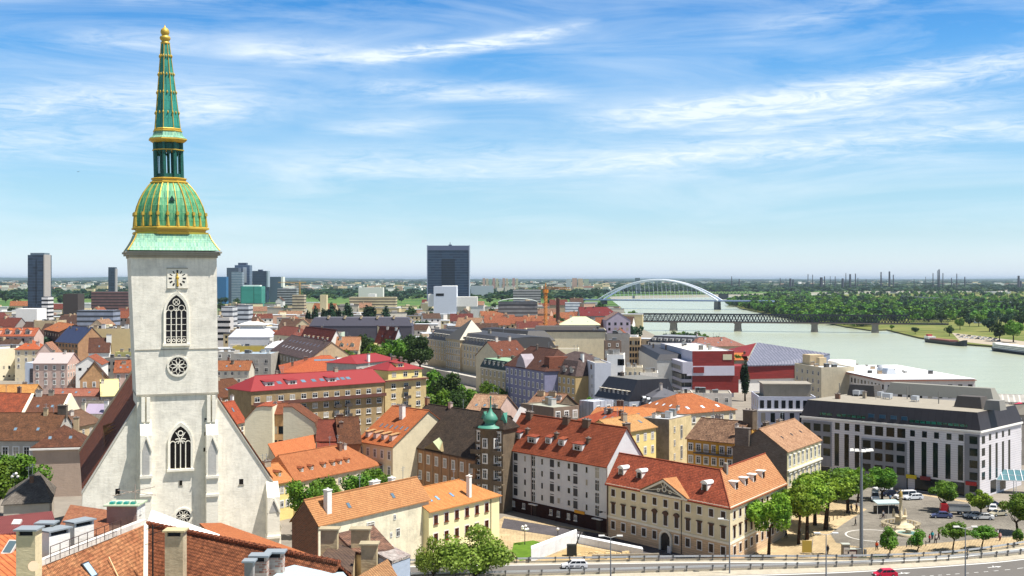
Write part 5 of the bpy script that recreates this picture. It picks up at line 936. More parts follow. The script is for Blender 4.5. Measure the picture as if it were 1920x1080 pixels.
building('grey_block', 'small dull block with green plants on its roof left of the beige tower', (1135, 640), 17, x1=1165, rot=0, W=10, roof='flat', wall=plaster('8a7668', .3), rm=DKR, cat='building')
# ---- grand hotel by the park, hall behind it
b = building('grand_hotel', 'long grand hotel with beige ribbed facade, dark skylit mansard and pale pyramid roof', (802, 634), 19, B=(948, 654.5), W=26, roof='mans', mi=3.5, mh=5, ry=622, gR=True, wall=plaster('c7b594', .25), rm=plain('4c4a4a', .6), rm2=plain('3c3c40', .6), cat='hotel', wins=[('F', 26, 3, 3.6, 1.3, 2.2, 'wu', 2.4)], cornice=TRIM,
    dorm=[dict(face='F', n=22, d=1.0, w=2.0, h=1.7, st='flat', roofm=plain('d8d2c4'), wallm=plain('77726a'))])
x = u_at(b, 853); m = MB(); m.box(x - 11, x + 11, -1.2, 14, 0, b.zl + 1.5, 0); obj('central_block', m, b.root, BEIGE)
b3 = Bd(); b3.__dict__.update(b.__dict__); addwins(b3, 'F', 0, 5, fh=3.5, w=1.3, h=2.2, st='wu', top=1.2, us=[x - 9.5 + 3.2 * i for i in range(7)], out=1.2)
m = MB(); m.add([(x - 11.5, -1.6, b.zl + 1.5), (x + 11.5, -1.6, b.zl + 1.5), (x + 11.5, 14.5, b.zl + 1.5), (x - 11.5, 14.5, b.zl + 1.5), (x + 4, 7, b.zl + 11.5), (x + 6, 7, b.zl + 11.5)], [(0, 1, 5, 4), (2, 3, 4, 5), (3, 0, 4)], 0); m.add([(x + 11.5, -1.6, b.zl + 1.5), (x + 11.5, 14.5, b.zl + 1.5), (x + 6, 7, b.zl + 11.5)], [(0, 1, 2)], 1); obj('pyramid_roof', m, b.root, [plain('57544e', .6), plain('cfc7b4', .7)])
m = MB(); m.box(-1, b.L + 1, -8, -1.5, 0, 4.5); obj('terrace', m, b.root, GREYL)
b = building('long_hall', 'long windowless cream hall with flat dark roof behind the promenade row', (985, 620), 21, x1=1137, rot=-2, W=34, roof='flat', wall=CREAM, rm=DKR, cat='hall'); m = MB(); m.box(-.4, b.L + .4, -.5, -.003, b.zl - .7, b.zl + .3); obj('cornice', m, b.root, DKR)
m = MB(); m.box(b.L * .1, b.L * .9, 8, 24, b.zl + .02, b.zl + 2.2, taper=1.2); obj('roof_storey', m, b.root, PH)
building('mansard_hall', 'dark mansard range with skylights joining the grand hotel and the cream hall', (886, 632), 20, B=(986, 640), W=18, roof='mans', mi=4, mh=5, h=.5, wall=BEIGE, rm=plain('3b3938', .6), rm2=DKR, cat='hall', dorm=[dict(face='F', n=14, d=1.2, w=1.8, h=1.6, st='flat', roofm=plain('d8d2c4'), wallm=plain('77726a'))])
building('brown_roof_house', 'brown-red roofed house wedged between grand hotel and violet-grey house', (936, 668), 17, B=(990, 664), W=14, ry=640, wall=CREAM, rm=tile('8a4534', '6b3328'), cat='house', chim=[dict(fx=.3, fy=.5, w=1.6, hh=2), dict(fx=.75, fy=.5, w=1.6, hh=2)])
building('court_block', 'cream windowless yard wall behind the purple mansard', (985, 655), 17, x1=1085, rot=-4, W=14, roof='flat', wall=CREAMW, rm=GRV, cat='building')
# ================================================================ LEFT SIDE ROOFS
b = building('seminary', 'long house with blotched brown tile roof along the left edge', (-60, 824), 12, B=(100, 824.6), W=15, ry=775, wall=GREYL, rm=T_BR, cat='house', wins=[('F', 8, 2, 4.2, 1.4, 2.4, 'wu', 3.0)], chim=[dict(fx=.78, fy=.46, w=1.0, hh=1.8, m=BEIGE), dict(fx=.97, fy=.5, w=2.2, d=1.2, hh=2.0, m=plaster('6c6258', .5))])
b = building('seminary_wing', 'projecting wing with brown pyramid roof and blank beige-grey wall near the cathedral', (61, 838), 12, B=(158, 835.6), W=13, ry=798, iL=6, iR=5.5, wall=plaster('b4a090', .2), rm=T_BR, cat='house', chim=[dict(fx=.72, fy=.75, w=1.2, d=1.2, hh=3.6, m=BEIGE)])
m = MB(); m.box(-.6, b.L + .6, -.75, -.003, b.zl - .75, b.zl - .35); obj('gutter_cornice', m, b.root, WHT)
building('chapel', 'small house with grey pyramid roof of flat tiles in front of the blank wing', (6.5, 945), 9.5, B=(93, 940.5), W=17, ry=886, iL=5.6, iR=2.4, wall=plaster('c4b8a8', .2), rm=T_GRY, cat='chapel')
building('side_house', 'brown roof house with cream edge at the cathedral roofline', (120, 805), 13.5, B=(190, 790), W=12, ry=775, wall=BEIGE, rm=tile('8f6650', '70503e', var=.5), cat='house')
b = building('tile_house', 'house with half orange, half brown tile roof at left edge', (-30, 772), 14, B=(38, 774), W=14, ry=738, wall=CREAM, rm=tile('d2642c', '8a4a30', var=.5, moss=.1), cat='house')
b = building('tile_house', 'house with plain brown roof between two white parapets at left', (44, 776), 14, B=(112, 776), W=14, ry=741, wall=CREAM, rm=tile('8a523c', '6e4232', var=.4), cat='house')
for x in (-.5, b.L): m = MB(); m.prism([(x, -.3, b.zl - .2), (x, b.W, b.zl - .2), (x, b.W / 2, b.zl + b.h + .5), (x, -.3, b.zl + .3)], (.8, 0, 0)); obj('parapet', m, b.root, CREAMW)
building('tile_house', 'low house with golden-orange roof along the left edge', (-40, 738), 12, B=(62, 737), W=12, ry=722, wall=TAN, rm=tile('e09a48', 'c87c34', var=.3), cat='house')
building('tile_house', 'low terrace with thin orange roof strip and white chimneys left of the cathedral roof', (92, 742), 12, x1=186, rot=-2, W=8, ry=729, wall=PINK, rm=tile('c4755c', 'a85c48', var=.3), cat='house', chim=[dict(fx=.3, fy=.7, w=1, hh=1, m=WHT), dict(fx=.6, fy=.7, w=1, hh=1, m=WHT)])
building('skylight_house', 'grey house with glazed roof and white pillars left of the cathedral roof', (148, 790), 13, x1=196, rot=-2, W=12, ry=752, wall=WHT, rm=T_GRY, cat='house', sky=[dict(face='F', n=2, d=2, w=3, ln=4, gl=glass('9a8ea0'))], chim=[dict(fx=.05, fy=.2, w=1, hh=3, m=CREAMW), dict(fx=.95, fy=.2, w=1.1, hh=3.5, m=WHT)])
building('yellow_roof_shed', 'pale yellow sloping sheet roof beside the cathedral nave', (190, 742), 13, x1=222, rot=20, W=14, ry=712, wall=GREY, rm=plain('d4c888', .7), cat='house')
b = building('white_block', 'long cream factory-like wall with two rows of tiny windows at the left edge', (-60, 657), 16, B=(62, 652), W=16, roof='flat', wall=CREAMW, rm=LTR, cat='building', wins=[('F', 12, 1, 3, 1.0, 1.6, 'n', 9.5), ('F', 12, 1, 3, 1.0, .9, 'n', 14)])
b = building('shutter_house', 'pale blue-white house with two big dark shutters', (47, 681), 13, x1=130, rot=-3, W=10, roof='flat', wall=plaster('cfd8e4', .1), rm=LTR, cat='house')
for fx, w in ((.22, 4.6), (.72, 3.2)): m = MB(); m.box(-w / 2, w / 2, -.15, -.003, -6.5, 0); obj('shutter', m, b.root, bands_mat('4a4448', '2c2a2e', 1.2, .2), loc=(b.L * fx, 0, b.zl - 2.4))
building('grey_pink_house', 'house with pinkish grey roof behind the pale blue-white house', (62, 681), 14.5, x1=126, rot=0, W=16, ry=662, wall=PINK, rm=plain('b8a8a4', .8), cat='house')
building('white_gable_house', 'white gable-fronted house with satellite dishes left of the cathedral', (142, 684), 14, x1=190, rot=10, W=20, ry=666, roof='gablev', h=5, wall=WHT, rm=tile('b8472e', 'a0603c', var=.6), cat='house', wins=[('F', 3, 1, 3, 1.3, 1.2, 'n', 2)])
building('tan_gable_house', 'tan gable with big peeling plaster patch below the white gable', (150, 712), 12, x1=203, rot=18, W=12, roof='gablev', h=6.5, wall=plaster('c49a70', .7), rm=tile('6c4a3a'), cat='house')
building('white_gable_house', 'brown-roofed white house with tall white chimney below the cream firewall', (166, 660), 15, x1=205, rot=14, W=10, ry=634, wall=WHT, rm=tile('7c4a3a', '5e3a30'), cat='house', chim=[dict(fx=.95, fy=.4, w=2.4, d=1.4, hh=3.0, m=WHT)])
building('yellow_box', 'flat yellow-olive roof storey left of the tower', (216, 661), 16, x1=262, rot=0, W=10, roof='flat', wall=plaster('c8c07c', .2), rm=plain('8a8a70'), cat='building')
building('flat_grey_house', 'grey stepped flat roofs under the yellow-olive storey', (196, 672), 14, x1=262, rot=0, W=10, roof='flat', wall=GREY, rm=GRV, cat='building', wins=[('F', 5, 2, 3.2, 2.0, 1.5, 'n', 2.4)])
building('tile_house', 'orange-roofed house touching the cathedral nave roof', (214, 698), 14, x1=262, rot=12, W=12, ry=676, wall=PINK, rm=tile('c05a34', '8a4430', var=.6), cat='house')
building('orange_roof_house', 'low bright orange hipped roof in front of the pinkish dormer house', (28, 655), 16, x1=70, rot=4, W=18, ry=638, iL=5, iR=5, wall=CREAM, rm=T_HOT, cat='house')
building('pink_house', 'pinkish house with white-topped orange dormers at far left', (-20, 630), 17, x1=64, rot=-2, W=14, ry=615, wall=PINK, rm=tile('d0623c', 'b04a2c'), cat='house', wins=[('F', 6, 3, 3.6, 1.6, 2.0, 'n', 2.4)], dorm=[dict(face='F', n=4, d=1.2, w=3.2, h=2.6, st='gab', roofm=T_HOT, wallm=PINK)])
building('pale_gable', 'pale pink gable end right of the low bright orange hipped roof', (68, 662), 15, x1=103, rot=8, W=14, roof='gablev', h=5, wall=PINK, rm=tile('c98468'), cat='house')
building('cream_firewall_block', 'long cream windowless wall with cluttered roof terrace left of the tower', (150, 617), 19, x1=262, rot=0, W=20, roof='flat', wall=plaster('e2cd9a', .12), rm=DKR, cat='building', chim=[dict(fx=.1 + .13 * k, fy=.2, w=2.5, d=1.2, hh=1.4 + .8 * (k % 3), m=[GREYL, BEIGE, WHT][k % 3]) for k in range(7)])
building('glass_roof_house', 'house with steep dark blue glazed roof against the cream windowless wall', (104, 640), 14, B=(146, 643), W=18, ry=613, gR=True, wall=BRN, rm=bands_mat('28304a', '50587a', 1.6, .25, True, .3), cat='building', wins=[('F', 7, 2, 3.2, 2.0, 1.8, 'n', 2)])
building('orange_roof_block', 'dark brown block with orange lean-to roof left of the glazed roof', (83, 617.5), 19, B=(112, 622), W=18, ry=606, wall=plaster('5c443a', .4), rm=tile('d0703c', 'b45a2e'), cat='building', wins=[('F', 6, 3, 4, 1.8, 1.8, 'n', 2.5)])
building('beige_block', 'square beige windowless block in front of white roofs at left', (64, 602), 19, x1=107, rot=0, W=20, roof='flat', wall=BEIGE, rm=plain('6a6058'), cat='building')
# ---- right of the tower, middle distance
b = building('domed_hall', 'white hall with rounded barrel roof and lantern top right of the tower', (428, 632), 15, x1=506, rot=-3, W=20, roof='mans', mi=4, mh=5, h=.5, wall=WHITE, rm=plain('c9ccd8', .5), rm2=plain('e4e4e0', .6), cat='hall')
m = MB(); m.box(6, b.L - 6, 6, 14, b.zl + 5.0, b.zl + 7.5); m.add([(4, 4, b.zl + 7.5), (b.L - 4, 4, b.zl + 7.5), (b.L - 4, 16, b.zl + 7.5), (4, 16, b.zl + 7.5), (10, 10, b.zl + 9.5), (b.L - 10, 10, b.zl + 9.5)], [(0, 1, 5, 4), (1, 2, 5), (2, 3, 4, 5), (3, 0, 4)]); obj('lantern_roof', m, b.root, plain('e6e2da'))
building('red_hip_house', 'maroon hipped roof house behind the white barrel-roofed hall', (513, 626.5), 17, B=(548, 629.5), W=14, ry=613, iR=5, wall=CREAM, rm=T_MAR, cat='house')
building('old_town_hall', 'big dark-red roof with white gable end in the old town', (562, 635), 18, B=(619, 643), ridge=(631, 619), wall=WHT, rm=tile('8c3024', '6c241c', var=.3), cat='town hall', dorm=[dict(face='F', n=6, d=.6, w=1.8, h=1.0, st='shed', roofm=tile('e8c8a0'))], wins=[('R', 2, 1, 3, 1.6, 2.4, 'n', 2)])
building('yellow_wall_house', 'pale yellow wall with salmon roof slope behind the white gable', (642, 646), 16, x1=700, rot=-4, W=14, roof='flat', wall=plaster('ece0a8', .12), rm=TAN, cat='building')
building('salmon_roof_house', 'salmon-roofed house with round dormers right of the white gable', (628, 655), 15, x1=672, rot=-6, W=10, ry=632, wall=CREAM, rm=tile('dc9468', 'c87c50'), cat='house', dorm=[dict(face='F', n=2, d=1, w=2, h=1.6, st='gab')], wins=[('F', 5, 2, 3.4, 1.2, 1.6, 'w', 2.2)])
building('red_gable_house', 'red-roofed house with white gable end and two white chimneys', (703, 640), 17, B=(738, 644), ridge=(748, 615), wall=WHITE, rm=tile('94342a', '702822'), cat='house', chim=[dict(fx=.45, fy=.45, w=2.6, hh=1.0, m=WHT), dict(fx=.9, fy=.45, w=2.6, hh=1.0, m=WHT)])
building('dark_range', 'long dark slate-grey mansard range with pale firewalls before the cypresses', (580, 611), 18, x1=772, rot=-1, W=16, roof='mans', mi=3, mh=6, h=.3, wall=plaster('5c5860', .2), rm=plain('4a4854', .6), rm2=plain('6c6a70'), cat='building', chim=[dict(fx=.02 + .16 * k, fy=.3, w=1.2, d=6, hh=1.0, m=BEIGE) for k in range(7)])
building('mint_range', 'long pale mint-green facade with tiny windows above the dark red roof', (530, 624), 17, x1=640, rot=-3, W=12, roof='flat', wall=plaster('cfdcc4', .1), rm=plain('8a3a30'), cat='building', wins=[('F', 24, 1, 3, 1.0, 1.2, 'n', 3.2)])
building('blue_roof_house', 'stepped grey-brown house with pale blue flat roofs right of the tower', (438, 664), 17, x1=508, rot=-3, W=16, roof='flat', wall=GREYL, rm=BLR, cat='house', wins=[('F', 4, 3, 4, 1.6, 1.8, 'w', 3.2)])
building('low_orange_house', 'long low house with brown-orange roof and white wall right of the tower', (404, 694), 12.5, B=(467, 694), W=11, ry=677, wall=plaster('e8e0cc', .4), rm=tile('b8683c', '9a5230', var=.4), cat='house', wins=[('F', 5, 2, 3.0, 1.1, 1.4, 'w', 1.4)])
building('white_roof_house', 'cluster of white curved sheet roofs below the barrel-roofed hall', (496, 652), 14, x1=545, rot=-4, W=16, ry=637, roof='mans', mi=4, mh=3, wall=WHITE, rm=plain('d8d8dc'), cat='house')
building('yellow_parapet_house', 'low house with yellow parapet and blue roof below the barrel-roofed hall', (436, 650), 13, x1=506, rot=-2, W=9, roof='flat', wall=plaster('d8c060', .2), rm=plain('3c4864'), cat='house')
building('pale_flat_house', 'flat pale roof and wall directly right of the cathedral tower', (404, 660), 15, x1=438, rot=0, W=14, roof='flat', wall=GREYL, rm=LTR, cat='house')
building('window_block', 'white block with dark ribbon windows right of the tower', (404, 596), 22, x1=430, rot=0, W=14, roof='flat', wall=plaster('cfcac4', .1), rm=GRV, cat='building', wins=[('F', 2, 4, 4.4, 7, 1.9, 'n', 3)])
# ================================================================ NEAR ROOFS BELOW THE VIEWPOINT
TN1 = tile('d08a58', 'a85a34', row=.34, wd=.22, var=.9, moss=.12, gap=.25); TN2 = tile('b9653c', '7c3e26', row=.34, wd=.22, var=.9, moss=.1, gap=.2)  # same old tile: sunlit tone coloured into TN1, shaded tone into TN2
T0 = Vector((-35.8, 120, 28)); L1 = Vector((-39.6, 101, 28)); LB = Vector((-33, 92, 20.5)); VB = Vector((-32, 107, 20.5)); T1 = Vector((-14.5, 103.2, 28)); RB = Vector((-20, 95, 20.5))
NR_ = empty('old_roof_house', (-33, 105, 8)); tag(NR_, 'nearest house, old orange-brown tile roofs meeting in a white metal valley, bottom left', 'house'); O_ = NR_.location
def rel(*ps): return [Vector(p) - O_ for p in ps]
def sheet(name, pts, mat, par, th=.25): m = MB(); m.prism(pts, (0, 0, -th)); return obj(name, m, par, mat)
sheet('roof_slope', rel(T0, L1, LB, VB), TN1, NR_); sheet('roof_slope', rel(T0, VB, RB, T1), TN2, NR_); sheet('back_slope', rel(T0, T1, T1 + Vector((5, 6, -7)), T0 + Vector((5, 7, -7))), TN2, NR_)
m = MB()
for i in range(40): p = T0.lerp(T1, i / 40) - O_; q = T0.lerp(T1, (i + .9) / 40) - O_; m.bar(p + Vector((0, 0, .05)), q + Vector((0, 0, .1)), .2, 0, .25, n=6)
obj('ridge_tile', m, NR_, tile('b8643c', '8a4228', var=.6)); m = MB(); m.bar(*[p + Vector((0, 0, .08)) for p in rel(T0, VB)], .28, n=4); obj('valley_gutter', m, NR_, plaster('cfc8b8', .3))
m = MB(); a_, b_ = rel(T0 + Vector((0, 0, .0)), L1); m.prism([a_ + Vector((-.5, 0, -1)), a_ + Vector((-.5, 0, .45)), b_ + Vector((-.5, 0, .45)), b_ + Vector((-.5, 0, -1))], (.55, .1, 0)); obj('parapet', m, NR_, plaster('e4ded2', .5))
m = MB(); m.prism(rel((-45, 92, 8), (-14, 92, 8), (-10, 106, 8), (-33, 127, 8), (-42, 122, 8)), (0, 0, 12.2)); obj('wall', m, NR_, plaster('c8b89c', .5))
m = MB()
for i in range(9): t_ = .3 + i * .075; p = T0.lerp(L1, t_) - O_ + Vector((.5, 0, .2)); m.bar(p, p + Vector((0, 0, 1.3)), .035)
m.bar(T0.lerp(L1, .3) - O_ + Vector((.5, 0, 1.5)), T0.lerp(L1, .9) - O_ + Vector((.5, 0, 1.5)), .035); m.bar(T0.lerp(L1, .3) - O_ + Vector((.5, 0, .9)), T0.lerp(L1, .9) - O_ + Vector((.5, 0, .9)), .03); obj('railing', m, NR_, plain('4a3430', .7))
m = MB(); m.bar(*[p + Vector((0, 0, .12)) for p in (T0.lerp(L1, .45) - O_ + Vector((1.2, -1, -1.2)), T0.lerp(L1, .5) - O_ + Vector((5.5, -4, -6.3)))], .06); obj('lightning_cable', m, NR_, plain('d8b888'))
m = MB(); m.box(-.55, .55, -.8, .8, 0, .15); m.box(-.42, .42, -.66, .66, .155, .17, 1); s_ = obj('skylight', m, NR_, [plain('3a3a3c'), glass('8aa0b0')], loc=(0, 0, 0)); nv = (L1 - T0).cross(VB - T0).normalized(); nv = -nv if nv.z < 0 else nv; ry_ = PD(166, 1070, 1) - Vector((0, 0, HC)); k_ = (T0 - Vector((0, 0, HC))).dot(nv) / ry_.dot(nv); s_.location = Vector((0, 0, HC)) + ry_ * k_ + nv * .05 - O_; s_.rotation_euler = nv.to_track_quat('Z', 'Y').to_euler()
m = MB(); m.bar((0, 0, 0), (0, 0, 7.0), .08, n=6); m.bar((-.6, 0, 6.6), (.9, .3, 6.9), .04); m.bar((-.3, 0, 6.1), (.8, .3, 6.4), .04); m.bar((-.7, 0, 5.2), (.7, 0, 5.5), .03); obj('antenna', m, NR_, plain('2a2624', .7), loc=rel((-32.8, 112, 22.5))[0])
def chim2(px0, px1, ytop, D, zb, mat, dep=1.0, cap=CAPM, capw=.18, name='chimney', par=NR_, rot=0, gap=True):
    p = PD((px0 + px1) / 2, ytop, D); w = (px1 - px0) / F * D; m = MB(); h = p.z - zb; m.box(-w / 2, w / 2, 0, dep, 0, h - .5, 0)
    if gap:
        n = max(2, int(w / 1.1)); [m.box(-w / 2 + i * (w - .2) / (n - 1), -w / 2 + i * (w - .2) / (n - 1) + .2, 0, dep, h - .5, h - .12, 0) for i in range(n)]
        m.box(-w / 2 + .25, w / 2 - .25, .25, dep - .25, h - .49, h - .14, 2)
    else: m.box(-w / 2, w / 2, 0, dep, h - .498, h - .13, 0)
    m.box(-w / 2 - capw, w / 2 + capw, -capw, dep + capw, h - .118, h + .02, 1)
    o = obj(name, m, par, [mat, cap, DK], rot=(0, 0, R(rot))); o.location = Vector((p.x, p.y, zb)) - par.location; return o
chim2(309, 343, 995, 104, 24, plaster('cdbc9c', .6), 1.2, plaster('c8b890', .5)); chim2(30, 66, 993, 97, 20, plaster('e4d4ac', .3), 1.4); chim2(68, 98, 981, 112, 20, plaster('d8cbb4', .4), 1.2)
chim2(88, 136, 992, 111, 20, plaster('f0ece4', .3), 1.3, rot=60); chim2(136, 180, 976, 116, 22, plaster('ece8e0', .3), 1.3, rot=58)
chim2(470, 500, 1042, 99, 24, RUB, 1.0); chim2(500, 530, 1035, 101, 24, RUB, 1.0); chim2(458, 474, 1052, 97, 24, plaster('a09a94', .4), .8, gap=False)
m = MB(); m.lathe([(.03, 0), (.28, .05), (.4, .16)], 14); d_ = obj('satellite_dish', m, NR_, plain('d8b898'), loc=PD(62, 1062, 96) - O_); d_.rotation_euler = (R(70), 0, R(30))
BASEN = 8
def near(name, label, pts, mat, zb=8, cat='house', wm=None): return roofsheet(name, label, [PD(x, y, D) for x, y, D in pts], mat, cat, wm or BEIGE, zb)
n1 = near('orange_roof_house', 'smooth bright orange roof with tilted roof window at the bottom left corner', [(-60, 1001, 118), (32, 1003, 116), (40, 1100, 98), (-60, 1110, 98)], tile('e0602a', 'd25420', var=.15, row=.5, wd=.5))
m = MB(); m.box(-.5, .5, -.8, .8, 0, .2); m.box(-.38, .38, -.66, .66, .205, .22, 1); s_ = obj('skylight', m, n1, [plain('c8c4bc'), glass('4a5a60')], loc=PD(20, 1030, 110) + Vector((0, 0, .1)) - n1.location); s_.rotation_euler = (R(38), 0, R(-12))
n2 = near('maroon_roof_house', 'low maroon tile roof with one small roof window at left edge', [(-40, 972, 140), (98, 958, 142), (107, 991, 126), (-40, 1006, 122)], tile('a04848', '883838', var=.2, row=.4), 6)
m = MB(); m.box(-.45, .45, -.4, .4, 0, .25); m.box(-.32, .32, -.28, .28, .255, .27, 1); s_ = obj('skylight', m, n2, [plain('c8c4bc'), glass('d0d8e0')], loc=PD(32, 984, 131) + Vector((0, 0, .15)) - n2.location); s_.rotation_euler = (R(30), 0, 0)
near('ribbed_roof_house', 'orange-brown ribbed tile roof in front of the cathedral foot, beside the pinkish block', [(132, 946, 152), (202, 956, 150), (206, 1004, 132), (106, 996, 130)], TN1, 5)
k = PD(228, 946, 140); o6 = empty('roof_block', (k.x, k.y, 5)); tag(o6, 'pinkish rendered block with green-glazed top and television aerials before the cathedral', 'roof block'); m = MB(); m.box(-1.7, 1.7, 0, 3, 0, k.z - 5.2); obj('wall', m, o6, plaster('b89a8e', .4)); m = MB(); m.box(1.703, 1.8, 0, 3, 0, k.z - 5.2); obj('side_wall', m, o6, WHT); m = MB(); m.box(-2, 2, -.3, 3.3, k.z - 5.2, k.z - 5.05); obj('roof', m, o6, plain('b8c8a8')); m = MB(); [m.box(-1.5 + i * .8, -1 + i * .8, .3, 1.0, k.z - 5.04, k.z - 4.8) for i in range(4)]; obj('roof_glazing', m, o6, glass('2a9a8a'))
m = MB(); z = k.z - 5; m.bar((1.4, .5, z), (1.4, .5, z + 2.2), .05); m.bar((-1.2, .5, z + .9), (3.6, .8, z + 1.9), .05); m.bar((-.5, .2, z + 1.6), (3.8, .4, z + 1.0), .04); [m.bar((-.8 + i * .8, .1, z + 1.0 + i * .16), (-.8 + i * .8, 1.1, z + 1.0 + i * .16), .03) for i in range(6)]; obj('aerial', m, o6, plain('b8a898'))
near('plaster_gable', 'white plastered sloping wall top between cathedral and near ridge', [(284, 956, 142), (412, 1002, 130), (412, 1012, 124), (272, 992, 126)], WHT, 5, wm=WHT)
near('orange_roof_house', 'plain bright orange roof slope between near ridge and cathedral corner', [(374, 981, 150), (414, 980, 152), (595, 1044, 128), (575, 1056, 120), (405, 1010, 128)], tile('dd7a38', 'cc6a2c', var=.2), 4)
near('pale_roof_house', 'pale blue sheet-metal roof at the bottom edge', [(470, 1110, 92), (534, 1064, 104), (616, 1041, 112), (672, 1105, 96)], plain('b4ccd6', .6, name='pale_blue_sheet'), 6)
c1 = near('old_cottage', 'small ruinous house with mixed orange and grey tiles and stumpy chimneys, bottom centre', [(631, 1000, 128), (700, 984, 132), (740, 1028, 119), (706, 1040, 115), (664, 1034, 117)], tile('c08a68', '57463e', var=1, moss=.4, row=.4, wd=.3), 3, wm=plaster('d4c6a4', .6))
near('old_cottage', 'dark brown tile roof slope next to ruinous chimneys, bottom centre', [(624, 1015, 121), (667, 1032, 118), (659, 1074, 106), (602, 1043, 110)], tile('7a5c4c', '54403a', var=.6, row=.42), 3)
near('old_cottage', 'orange striped tile roof at the bottom edge below the chimneys', [(650, 1092, 99), (727, 1048, 110), (752, 1092, 100)], tile('c88c5c', 'a86c44', var=.6, row=.4), 3)
near('old_cottage', 'whitewashed lean-to with pale grey wall beside the riverside trees, bottom centre', [(705, 1036, 116), (741, 1026, 120), (770, 1040, 116), (735, 1052, 111)], tile('e4dcd2', 'b0908a', var=1), 0, wm=plaster('a9b4c4', .1))
for a in ((601, 632, 992, 116), (658, 692, 992, 119), (677, 706, 1020, 109)): chim2(*a[:4], 18, plaster('c8b690', .7), 1.1, plaster('a89c80', .5), par=c1, gap=False)
# ================================================================ TREES
def leaf_mat(c, c2, name='foliage'):
    key = ('leaf', c, c2)
    if key in MATS: return MATS[key]
    m, t = newmat(name); oi = t.n('ShaderNodeObjectInfo'); g = t.n('ShaderNodeNewGeometry')
    n = t.n('ShaderNodeTexNoise', {'Vector': g.outputs['Position'], 'Scale': .7, 'Detail': 5})
    wn = t.n('ShaderNodeTexWhiteNoise', {'Vector': t.n('ShaderNodeVectorMath', {0: g.outputs['True Normal']}, operation='SNAP').outputs[0]}) if False else None
    col = t.mix(t.ramp(n.outputs[0], [(.35, 0.0), (.65, 1.0)]), lin(c), lin(c2))
    hs = t.n('ShaderNodeHueSaturation', {'Hue': t.m('ADD', t.m('MULTIPLY', oi.outputs['Random'], .03), .485), 'Saturation': 1, 'Value': t.m('ADD', t.m('MULTIPLY', oi.outputs['Random'], .35), .8), 'Color': col})
    b = t.n('ShaderNodeBsdfPrincipled', {'Base Color': hs.outputs[0], 'Roughness': .6, 'Specular IOR Level': .25}); tr = t.n('ShaderNodeBsdfTranslucent', {'Color': hs.outputs[0]})
    t.n('ShaderNodeOutputMaterial', {0: t.n('ShaderNodeMixShader', {0: .3, 1: b.outputs[0], 2: tr.outputs[0]}).outputs[0]}); MATS[key] = m; return m
BARK = plain('4a3a2c', .9, .1, noise=.5, name='bark')
LF1 = leaf_mat('4f761a', '98b83a'); LF2 = leaf_mat('436b1e', '74962e'); LF3 = leaf_mat('263f1a', '445f24'); LFD = leaf_mat('24402a', '365634'); LFO = leaf_mat('647f2c', '92a844'); LFC = leaf_mat('1e3522', '2f4a2a')
import numpy as np
def crown_geo(seed, rx, ry, rz, n, size, lobes=9, hollow=.55):
    rs = np.random.RandomState(seed); C_ = []
    for i in range(lobes):
        d = rs.normal(size=3); d /= np.linalg.norm(d); d[2] = d[2] * .8 + .1; C_.append((d * rs.uniform(.45, .78) * np.array([rx, ry, rz]), rs.uniform(.24, .44)))
    C_.append((np.zeros(3), .5)); per = n // len(C_); V = []; 
    for c_, r in C_:
        d = rs.normal(size=(per, 3)); d /= np.linalg.norm(d, axis=1)[:, None]; rad = r * (hollow + (1 - hollow) * rs.rand(per) ** .5) * (1 + .18 * np.sin(d[:, 0] * 7 + seed) * np.cos(d[:, 1] * 6))
        p = c_ + d * rad[:, None] * np.array([rx, ry, rz]); nrm = d + rs.normal(size=(per, 3)) * .55; nrm /= np.linalg.norm(nrm, axis=1)[:, None]
        a = np.cross(nrm, rs.normal(size=(per, 3))); a /= np.linalg.norm(a, axis=1)[:, None]; b_ = np.cross(nrm, a); s = size * rs.uniform(.55, 1.25, per)[:, None]
        V.append(np.stack([p + a * s, p + b_ * s * .7, p - a * s, p - b_ * s * .7], 1))
    return np.concatenate(V).reshape(-1, 3)
def np_mesh(name, V, mat, nv=4, mats=None, mi=None):
    me = bpy.data.meshes.new(name); nf = len(V) // nv; me.vertices.add(len(V)); me.vertices.foreach_set('co', V.astype(np.float32).ravel()); me.loops.add(len(V)); me.loops.foreach_set('vertex_index', np.arange(len(V), dtype=np.int32))
    me.polygons.add(nf); me.polygons.foreach_set('loop_start', np.arange(nf, dtype=np.int32) * nv)
    for m in (mats or [mat]): me.materials.append(m)
    if mi is not None: me.polygons.foreach_set('material_index', mi.astype(np.int32))
    me.update(); me.validate(); return me
def trunk_mesh(seed, h, r, spread, ch):
    rs = random.Random(seed); m = MB(); top = Vector((rs.uniform(-.3, .3), rs.uniform(-.3, .3), h)); m.tube([(0, 0, -.3), (top.x * .4, top.y * .4, h * .5), tuple(top)], [r * 1.25, r, r * .8], n=7)
    for i in range(6):
        an = i * 1.05 + rs.random(); e = top + Vector((math.cos(an) * spread * .42, math.sin(an) * spread * .42, ch * rs.uniform(.4, .9))); mid = top.lerp(e, .5) + Vector((0, 0, -.15 * ch)); m.tube([top - Vector((0, 0, .3 * i / 6)), mid, e], [r * .55, r * .35, r * .14], n=5)
    return m.mesh('trunk', BARK)
TREES = {}; RXS = dict(plane_a=4.2, plane_b=4.4, plane_c=3.6, round=3.1, round_b=3.0, weeping=2.0, street=2.5, olive=7.5, park=6, park_b=6.5)
